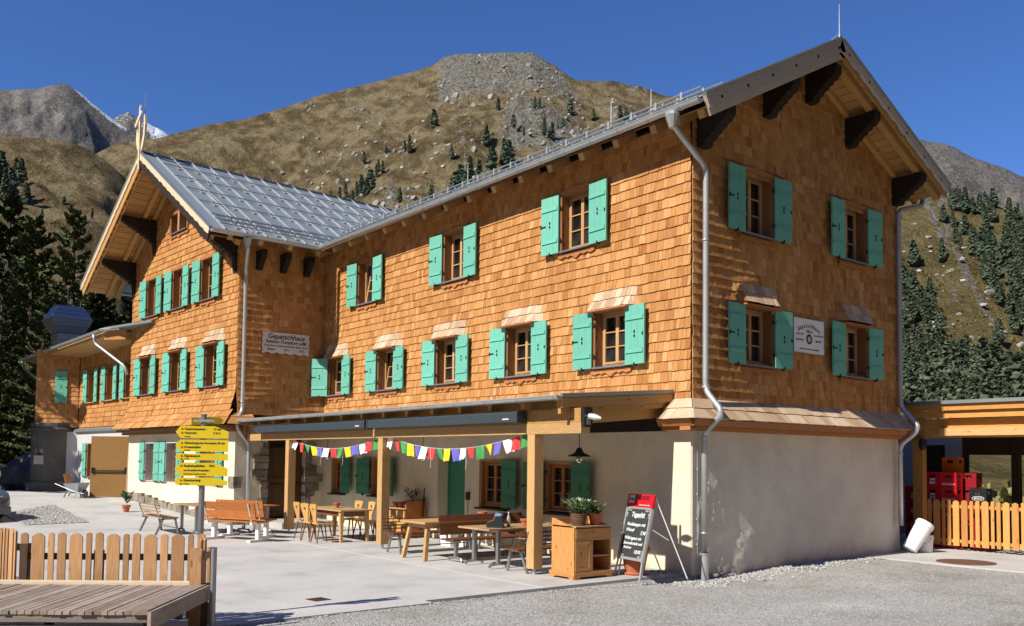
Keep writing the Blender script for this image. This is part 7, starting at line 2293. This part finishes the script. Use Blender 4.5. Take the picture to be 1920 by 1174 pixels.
HR = Hill(TR, 700, 1700, 0.7, 55, 0.0030, rock=lambda a, t: 0.75+0.25*noise.noise((a, t*10, 0)), seed=31)
H1.build("brown_hill", 2, 66, 330, 150, "alpine_grass")
H2.build("near_slope", -8, 18.4, 130, 110, "alpine_grass")
H3.build("grey_peak", -2, 19, 150, 80, "scree", snowf=lambda a, t: 0.95*sm(0.97, 1.0, t)*sm(11.4, 11.7, a)*(1-sm(14.4, 15.0, a))*(0.8+0.3*noise.noise((a*6, t*3, 0)))+0.3*sm(0.86, 0.97, t)*sm(11.5, 12.5, a))
H4.build("snowy_ridge", 11.2, 19.6, 60, 30, "scree", snowf=lambda a, t: 0.18+0.45*sm(0.75, 1.0, t)+0.35*sm(15.2, 16.2, a))
HF.build("forest_slope", 49, 150, 300, 90, "forest_slope")
HR.build("grey_slope", 51, 110, 160, 60, "scree", snowf=lambda a, t: 0.0)
TB = [(150, 32), (175, 32), (200, 30), (225, 26), (250, 22), (275, 20), (300, 22), (325, 22), (345, 19), (352, 15.5)]  # ring outside the view, heightened to block low sky light
HB = Hill(TB, 260, 1500, 1.0, 40, 0.003, seed=41)
HB.build("unseen_valley_side", 150, 352, 100, 30, "alpine_grass", extra=0.1)

# ------------------------------------------------------------------ trees
def needle_mat(name, stops):
    m, n, l, b = mat(name)
    f, r01 = tonefac(n, l, 0, 1)
    rp = ramp(n, stops)
    l.new(r01, rp.inputs[0])
    l.new(rp.outputs[0], b.inputs['Base Color'])
    b.inputs['Roughness'].default_value = 0.75
    b.inputs['Specular IOR Level'].default_value = 0.15
needle_mat("pine_needles", [(0, (0.035, 0.052, 0.022)), (0.5, (0.075, 0.10, 0.04)), (1, (0.13, 0.15, 0.06))])
needle_mat("far_needles", [(0, (0.042, 0.060, 0.040)), (0.5, (0.072, 0.098, 0.062)), (1, (0.11, 0.135, 0.08))])
needle_mat("shrub_leaves", [(0, (0.07, 0.072, 0.025)), (0.5, (0.14, 0.132, 0.048)), (1, (0.22, 0.18, 0.07))])
def tuft(mb, c, d, s, tone, mi=0, k=2):
    """a spray of needles: k blades fanned about direction d."""
    d = d.normalized()
    for i in range(k):
        side = d.cross(Vector((random.gauss(0, 1), random.gauss(0, 1), random.gauss(0, 1))))
        if side.length < 1e-3: continue
        side = side.normalized()*s*0.42
        tip = c+d*s+Vector((0, 0, random.uniform(-0.15, 0.2)*s))
        mb.quad([c-side*0.5, c+d*s*0.5-side, tip, c+d*s*0.5+side], tone=tone, mi=mi)
def far_tree(h, w, n, seed, lean=0.0):
    """small hillside pine: irregular column of foliage clumps over a short trunk, unit metres."""
    random.seed(seed)
    mb = MB()
    mb.tube([(0, 0, -0.6), (0, 0, h*0.9)], [w*0.06, 0.03], 5, mi=1)
    nb_ = 46
    for i in range(nb_):
        u = (i+random.random())/nb_
        z = h*(0.08+0.88*u)
        prof = (1-u)**0.66*(0.45+0.55*sm(0.0, 0.16, u))+0.04
        a = i*2.4+random.uniform(-0.6, 0.6)
        rr = w*0.5*prof*random.uniform(0.25, 0.85)
        f_0 = len(mb.f)
        mb.blob((rr*math.cos(a), rr*math.sin(a), z), w*0.20*(0.35+0.85*prof)*random.uniform(0.75, 1.25), 1, 0.4, (1.1, 1.1, 0.72), tone=random.random())
        for q in range(f_0, len(mb.f)):
            mb.t[q] = min(1, max(0, mb.t[q]*0.6+random.random()*0.4))
    for i in range(n):
        u = random.random()**0.85
        z = h*(0.10+0.90*u)
        prof = (1-u)**0.72*(0.35+0.65*sm(0.0, 0.18, u))+0.05
        lump = 0.72+0.4*noise.noise((u*5, seed*1.7, i % 7))
        a = random.random()*6.283
        rr = w*0.5*prof*lump*(0.35+0.65*math.sqrt(random.random()))*1.15
        lay = 0.5+0.5*math.sin(u*24+a)
        c = Vector((rr*math.cos(a), rr*math.sin(a), z))
        d = Vector((math.cos(a), math.sin(a), 0.35-0.3*lay))
        tuft(mb, c, d, w*0.16*(0.7+0.5*random.random()), random.random(), 0, 2)
    return mb
fm = []
for k in range(7):
    mb = far_tree(10.0, (4.2, 3.4, 5.0, 3.8, 4.6, 3.0, 5.4)[k], 190, 100+k)
    fm.append(mb.mesh("conifer", ("far_needles", "bark")))
random.seed(99)
n_ind = 0
extra_trees = []
def hillside(hill, a, el, h, where, r_known=None):
    global n_ind
    p, r = hill.at_el(a, el)
    s = h/10.0
    me = random.choice(fm)
    if n_ind < 275:
        n_ind += 1
        o = link("pine_tree", me, None, p-Vector((0, 0, 0.3)))
        o.rotation_euler = (random.uniform(-.05, .05), random.uniform(-.05, .05), random.random()*6.28)
        o.scale = (s*random.uniform(0.85, 1.15), s*random.uniform(0.85, 1.15), s)
        tag(o, where(a, el) if callable(where) else where, "tree", "pines on the mountain slopes")
    else:
        extra_trees.append((p, s, me))
def G1(a, el):
    if a < 27.3: w = "alone, left of the dense cluster"
    elif a < 30.3: w = "in the dense cluster above the old ridge" if el < 17.4 else "topping the cluster above the old ridge"
    elif a < 33: w = "in the gap right of the dense cluster"
    elif a < 36.0: w = "just over the long eave" if el < 17.5 else "half way up below the summit"
    elif a < 39.2: w = "in rocks just over the roof rail" if el < 18.8 else "among rocks under the summit"
    else: w = "on the rocky shoulder by the lightning rods"
    return "dark pine on the brown mountain, "+w
for (a, el, h) in ((29.9, 17.9, 9), (29.5, 17.7, 8), (28.6, 16.9, 13), (29.1, 17.0, 14), (28.3, 16.6, 12), (28.9, 16.2, 13), (29.6, 18.1, 10), (27.6, 16.1, 9), (26.7, 16.9, 9), (28.0, 15.7, 11), (27.2, 16.0, 10), (31.3, 19.2, 9), (31.6, 18.4, 13), (30.1, 19.2, 6), (28.7, 18.8, 8), (33.2, 19.9, 15), (34.3, 18.6, 10), (36.5, 19.2, 14), (36.1, 18.1, 15), (37.7, 18.4, 20), (38.0, 18.1, 18), (37.3, 20.8, 9), (38.3, 19.9, 10), (39.7, 20.8, 9), (40.0, 20.9, 10), (42.0, 20.4, 11), (40.3, 19.2, 13), (40.8, 19.1, 12), (39.0, 19.7, 7), (34.9, 16.9, 15), (34.6, 16.6, 17), (35.2, 16.5, 15), (30.0, 14.6, 10), (45.2, 20.0, 10), (45.6, 19.8, 11), (36.9, 17.4, 18), (35.5, 17.3, 16), (31.0, 15.5, 9), (33.0, 16.0, 12), (37.8, 17.6, 16), (27.0, 15.4, 8), (25.8, 16.4, 6), (43.5, 20.2, 9), (41.5, 19.6, 10)):
    hillside(H1, a, el, h*1.9, G1)
def G2(a, el):
    return "lone small pine on the brown near slope" if a > 10 else "dark pine in the "+("upper" if el > 13.9 else "lower")+" half of the cluster at the far left slope"
for (a, el, h) in ((8.3, 14.6, 14), (8.9, 14.5, 13), (8.0, 13.6, 15), (8.5, 13.1, 15), (9.2, 14.1, 12), (7.6, 14.2, 14), (8.8, 13.5, 13), (7.9, 12.7, 14), (9.5, 13.4, 11), (8.2, 15.2, 10), (7.2, 13.5, 14), (10.3, 12.2, 6), (12.9, 12.6, 5), (11.4, 13.6, 4)):
    hillside(H2, a, el, h*1.5, G2)
def G3(a, el):
    v = "just over the carport roof" if el < 4.2 else "in the lower forest" if el < 10.7-(a-62.04)*1.42 else "in the belt under grey rock" if el+1.75*a > 126.3 else "in the shrubby clearing"
    h = "close to the gable wall" if a < 63.6 else "midway across" if a < 66.6 else "towards the frame edge"
    return "green pine "+v+", "+h
pts = []
def inband(a, el):
    d = 1.0
    up_ = sm(12.3, 12.9, el+(a-64)*0.1)                    # upper band under the grey rock
    diag = (a-62.3)*1.55+el                                # runs down to the right
    v = 0
    if el+1.75*a > 126.3 and el > 4: v = 0.95               # forest belt under the grey rock
    if el < 10.7-(a-62.04)*1.42 and el > 1.8: v = 0.95      # lower forest
    if el < 3.2: v = max(v, 0.6)
    n_ = noise.noise((a*1.6, el*0.9, 3))
    if n_ < -0.28: v *= 0.25
    return max(v, 0.05)
random.seed(5)
while len(pts) < 430:
    a = random.uniform(59.5, 70.5) if random.random() < 0.9 else random.uniform(70, 84)
    el = random.uniform(1.6, 15.3)
    if el > interp(TF, a)-0.15: continue
    if random.random() > inband(a, el): continue
    if any(abs(a-q[0]) < 0.17 and abs(el-q[1]) < 0.13 for q in pts): continue
    if rockF(a, 1-(1-el/interp(TF, a))) > 0.55: continue
    pts.append((a, el))
pts.sort(key=lambda q: q[1])
for a, el in pts:
    hillside(HF, a, el, random.uniform(8.0, 13.5)*(1.25 if el < 5 else 1.0+0.25*sm(6, 11, el)), G3)
mb = MB()
me = bpy.data.meshes.new("distant_pines")
V, Fc = [], []
tn, mi_ = [], []
for p, s, src in extra_trees:
    i0 = len(V)
    rz = random.random()*6.28
    c, sn_ = math.cos(rz), math.sin(rz)
    for v in src.vertices:
        V.append((p.x+s*(v.co.x*c-v.co.y*sn_), p.y+s*(v.co.x*sn_+v.co.y*c), p.z-0.3+s*v.co.z))
    at = src.attributes["tone"].data
    for f in src.polygons:
        Fc.append(tuple(i0+k for k in f.vertices)); tn.append(at[f.index].value); mi_.append(f.material_index)
me.from_pydata(V, [], Fc)
a_ = me.attributes.new("tone", 'FLOAT', 'FACE'); a_.data.foreach_set("value", tn)
me.materials.append(MAT["far_needles"]); me.materials.append(MAT["bark"])
me.polygons.foreach_set("material_index", mi_)
link("distant_forest", me, kind="stuff")
# shrubs and boulders on the slopes
random.seed(17)
sh = MB()
cnt = 0
while cnt < 1300:
    a = random.uniform(60, 71); el = random.uniform(1.5, 13.5)
    if el > interp(TF, a)-0.4: continue
    if inband(a, el) > 0.6 and random.random() < 0.65: continue
    p, r = HF.at_el(a, el)
    s = random.uniform(0.6, 1.6)
    for k in range(9):
        d = Vector((random.gauss(0, 1), random.gauss(0, 1), abs(random.gauss(0, 0.8))))
        tuft(sh, p+d.normalized()*s*0.5*Vector((1, 1, 0.7)).length*0.6, d, s*0.7, random.random(), 0, 1)
    cnt += 1
sh.build("hillside_shrubs", "shrub_leaves", kind="stuff")
bl = MB()
for k in range(420):
    if k < 190:
        a = random.uniform(60.5, 70); el = random.uniform(2.5, 14)
        if el > interp(TF, a)-0.3: continue
        p, r = HF.at_el(a, el); s = random.uniform(0.5, 2.0)*(2.0 if random.random() < 0.1 else 1)
    else:
        a = random.uniform(23, 47); el = random.uniform(15.5, 22)
        if el > interp(T1, a)-1.0: continue
        if noise.noise((a*0.7, el*0.8, 8)) < -0.05: continue
        p, r = H1.at_el(a, el); s = random.uniform(1.2, 4.0)
    bl.blob(p, s, 1, 0.35, (1.1, 1.0, 0.75))
bl.build("boulders", "pebble", kind="stuff")
rk_ = MB()
k = 0
while k < 620:
    a = random.uniform(25, 49); el = random.uniform(14.5, 24.7)
    E_ = interp(T1, a)
    if el > E_-0.15: continue
    t_ = el/E_
    n_ = noise.noise((a*0.55, el*0.75, 8))+0.5*noise.noise((a*1.7, el*2.0, 3))
    if rock1(a, t_) < 0.5 and n_ < 0.16: continue
    p, r = H1.at_el(a, el)
    s = (0.9+3.2*random.random()**2)*(1.8 if random.random() < 0.08 else 1)*(0.75 if t_ > 0.93 else 1)
    rk_.blob(p, s, 1, 0.4, (1.0, 1.0, random.uniform(0.7, 1.5)))
    k += 1
rk_.build("rock_outcrops", "hill_rock", kind="stuff")

# big stone pines west of the annex
def big_pine(h, w, seed, base_u=0.12, nb=70):
    random.seed(seed)
    tr = MB()
    tr.tube([(0, 0, -0.3), (0.05, 0, h*0.3), (-0.05, 0.05, h*0.7), (0, 0, h)], [h*0.022, h*0.017, h*0.009, 0.02], 9, mi=0)
    cr = MB()
    for i in range(nb):
        u = base_u+(1-base_u)*(i+random.random())/nb
        z = h*u
        L = w*0.5*((1-u)**0.62)*(0.5+0.5*sm(base_u, base_u+0.2, u))*random.uniform(0.55, 1.15)+0.25
        a = i*2.4+random.uniform(-0.5, 0.5)
        rise = -0.10+0.75*u
        d = Vector((math.cos(a), math.sin(a), rise)).normalized()
        tr.tube([(0, 0, z), tuple(Vector((0, 0, z))+d*L*0.55), tuple(Vector((0, 0, z))+d*L+Vector((0, 0, 0.15*L)))], [0.05+0.03*(1-u), 0.03, 0.008], 4, mi=0)
        nn = int(22+L*48)
        for k in range(nn):
            f = 0.25+0.75*(k+random.random())/nn
            side = d.cross(Vector((0, 0, 1))).normalized()
            wd = L*0.26*(1.15-f)+0.15
            c = Vector((0, 0, z))+d*L*f+side*random.uniform(-1, 1)*wd+Vector((0, 0, 0.15*L*f*f+random.uniform(-0.12, 0.16)))
            tuft(cr, c, (d+side*random.uniform(-0.9, 0.9)+Vector((0, 0, random.uniform(-0.1, 0.5)))), random.uniform(0.16, 0.36), min(0.98, 0.35*random.random()+0.6*noise.noise((i*1.3, f*2, seed))*0.5+0.35), 0, 2)
    return tr.mesh("trunk", "bark"), cr.mesh("crown", "pine_needles")
BP = [big_pine(21, 9.5, 3, 0.07, 84), big_pine(22, 8.6, 4, 0.06, 90), big_pine(19, 10.0, 8, 0.08, 80)]
TREES = [(-63.5, -1.1, 24, "tall stone pine at the far left edge behind the annex, cut by the frame"), (-58.3, -0.4, 22, "tall dark stone pine left of the ventilation hood, in front of the edge pine"),
         (-69.8, 3.4, 21, "stone pine half hidden between the two tallest left pines"), (-55.9, 1.6, 21.5, "tall bright green stone pine directly behind the ventilation hood"),
         (-72.1, 7.0, 21, "stone pine behind the annex roof, between hood and old gable"), (-63.1, 6.2, 17, "shorter stone pine just left of the old gable overhang"),
         (-81.1, 12.4, 19, "farther stone pine touching the old gable roof edge"), (-60.8, -3.5, 23, "stone pine at the picture's left margin"), (-86.2, 3.0, 25, "farthest tall stone pine behind the left group"),
         (-48.4, -1.4, 13, "low bushy stone pine left of the round column"), (-49.9, 1.1, 12, "low bushy stone pine right behind the annex corner"),
         (-68, -6, 22, "stone pine beyond the parked car"), (-57, 6.5, 18, "stone pine between the hood and the annex gutter end"), (-53, -3.0, 15, "stone pine behind the round column, darker than its neighbours"),
         (-74, 12.5, 17, "stone pine filling the notch under the old gable overhang"), (-70, 0.5, 20, "stone pine between the edge pine and the bright green pine"), (-84, 7.0, 21, "stone pine behind the notch of the left group"), (-59, 3.5, 19, "stone pine hidden half by the bright green pine"), (-90, 9, 22, "tall stone pine filling the gap behind the hood"), (-78, -2, 22, "stone pine in the second row behind the rubble heap"), (-66, 10.5, 17, "stone pine in the second row behind the annex roof"),
         (-32.2, -12.2, 21, "stone pine beside the yard shading the annex corner"), (-34.8, -10.5, 19, "second stone pine beside the yard shading the rubble heap"), (-40.5, -13.5, 18, "third stone pine beside the yard, farthest from the annex"), (-45, -11, 18, "fourth stone pine shading the rubble heap")]
random.seed(11)
for i, (x, y, h, lb) in enumerate(TREES):
    t = thing("stone_pine", lb, "tree", (x, y, 0.2), random.random()*6.28, "big stone pines west of the annex")
    trm, crm = BP[(i*2+1) % 3]
    k = h/21.0*(0.82 if x < -47 else 1.0)
    for nm, dt in (("trunk", trm), ("crown", crm)):
        o = link(nm, dt, t)
    t.scale = (k*random.uniform(0.95, 1.2), k*random.uniform(0.95, 1.2), k)
for i, (x, y, h) in enumerate(((-8, 40, 9), (5, 44, 8), (12, 38, 7), (-2, 55, 11), (16, 60, 12))):
    t = thing("stone_pine", ("young", "slender", "small", "darker", "taller")[i]+" pine seen through the open back of the carport", "tree", (x, y, -0.3), random.random()*6, "pines behind the carport")
    for nm, dt in (("trunk", BP[i % 3][0]), ("crown", BP[i % 3][1])): link(nm, dt, t)
    t.scale = (h/21*1.2, h/21*1.2, h/21)
bs = MB()
for k in range(260):
    x, y = random.uniform(-10, 22), random.uniform(19, 48)
    s = random.uniform(0.4, 1.2)
    for q in range(16):
        d = Vector((random.gauss(0, 1), random.gauss(0, 1), abs(random.gauss(0.3, 0.8))))
        tuft(bs, Vector((x, y, 0.1))+d*s*0.35, d, s*0.5, random.random(), 0, 1)
bs.build("undergrowth", "shrub_leaves", kind="stuff")
# heap of boulders and a tarpaulin in the shade
random.seed(23)
t = thing("boulder_heap", "heap of grey boulders lying in deep tree shade left of the round column", "rocks")
for k in range(34):
    x, y = random.uniform(-48, -33.5), random.uniform(-5.0, -1.0)
    s = random.uniform(0.5, 1.25)
    mb = MB(); mb.blob((x, y, 0.35+s*0.3+random.random()*0.9*(y > -3.5)), s, 2, 0.3, (1.1, 1.0, 0.8)); mb.build("boulder", "boulder", t)
t = thing("tarpaulin", "dark blue tarpaulin draped over the pile behind the boulder heap", "tarpaulin", (-47, 3.0, 0.3))
mb = MB()
G = 14
P = [[Vector((-6+12*i/G, -1.5+3*j/G+0.2*noise.noise((i*.7, j*.7, 0)), (2.3*math.sin(math.pi*j/G)**0.6 if 0 < j < G else 0)+0.35*noise.noise((i*0.6, j*0.5, 3)))) for i in range(G+1)] for j in range(G+1)]
for j in range(G):
    for i in range(G): mb.quad([P[j][i], P[j][i+1], P[j+1][i+1], P[j+1][i]])
mb.build("sheet", "tarp_blue", t, smooth=True)
t = place("bench", "dark slatted bench in the tree shade beside the boulder heap", "bench", -36.5, -5.4, 170); bench(t, 1.6, "rail_dark", "planks", 0.44, 0.85, "steel", "thin")

# ------------------------------------------------------------------ loose stones
random.seed(31)
gs = MB()
def pebbles(mb, n, fx, smin, smax):
    for k in range(n):
        x, y = fx()
        s = random.uniform(smin, smax)
        z = gz(x, y)
        c = Vector((x, y, z+s*0.25))
        # cheap tetra-like stone: a squashed, turned octahedron
        q = Matrix.Rotation(random.random()*6.28, 3, 'Z') @ Matrix.Rotation(random.uniform(-.4, .4), 3, 'X')
        P = [q @ Vector(v) for v in ((s, 0, 0), (0, s*random.uniform(.6, 1), 0), (-s*random.uniform(.6, 1), 0, 0), (0, -s, 0), (0, 0, s*.7), (0, 0, -s*.5))]
        P = [c+p for p in P]
        tn_ = random.random()
        for f in ((0,1,4), (1,2,4), (2,3,4), (3,0,4), (1,0,5), (2,1,5), (3,2,5), (0,3,5)):
            mb.quad([P[i] for i in f], tone=tn_)
pebbles(gs, 1500, lambda: (abs(random.gauss(0, 0.28))+0.03, random.uniform(-0.6, 5.6)), 0.012, 0.05)
pebbles(gs, 350, lambda: (random.uniform(-0.6, 0.9), -0.1-abs(random.gauss(0, 0.5))), 0.010, 0.035)
pebbles(gs, 5200, lambda: (random.uniform(0.02, 8.5), random.uniform(-8.5, 5.4)), 0.006, 0.019)
pebbles(gs, 700, lambda: (0.02+abs(random.gauss(0, 0.10)), random.uniform(-9, -0.5)), 0.008, 0.025)
gs.build("loose_gravel", "pebble", kind="stuff")
# bed of coarse gravel between the paving slabs on the left
gb = MB()
poly = [(-18.8, -7.9), (-16.2, -7.75), (-16.35, -6.15), (-21.3, -6.1)]
gb.quad([(x, y, gz(x, y)+0.012) for x, y in poly])
o = gb.build("gravel_bed", "gravel_ground", kind="structure")
gp_ = MB()
def inpoly(x, y):
    c = False
    for (x0, y0), (x1, y1) in zip(poly, poly[1:]+poly[:1]):
        if (y0 > y) != (y1 > y) and x < (x1-x0)*(y-y0)/(y1-y0)+x0: c = not c
    return c
def fxy():
    while True:
        x, y = random.uniform(-21.3, -16.1), random.uniform(-7.95, -6.05)
        if inpoly(x, y): return x, y
pebbles(gp_, 2600, fxy, 0.02, 0.055)
gp_.build("loose_gravel", "pebble", kind="stuff")

# ------------------------------------------------------------------ lettering becomes plain mesh
bpy.context.view_layer.update()
dg = bpy.context.evaluated_depsgraph_get()
for o in [o for o in S.objects if o.type == 'FONT']:
    me = bpy.data.meshes.new_from_object(o.evaluated_get(dg))
    if not me.materials: me.materials.append(o.data.materials[0])
    n = bpy.data.objects.new("lettering", me)
    COL.objects.link(n)
    n.parent = o.parent
    n.location, n.rotation_euler, n.scale = o.location, o.rotation_euler, o.scale
    bpy.data.objects.remove(o)
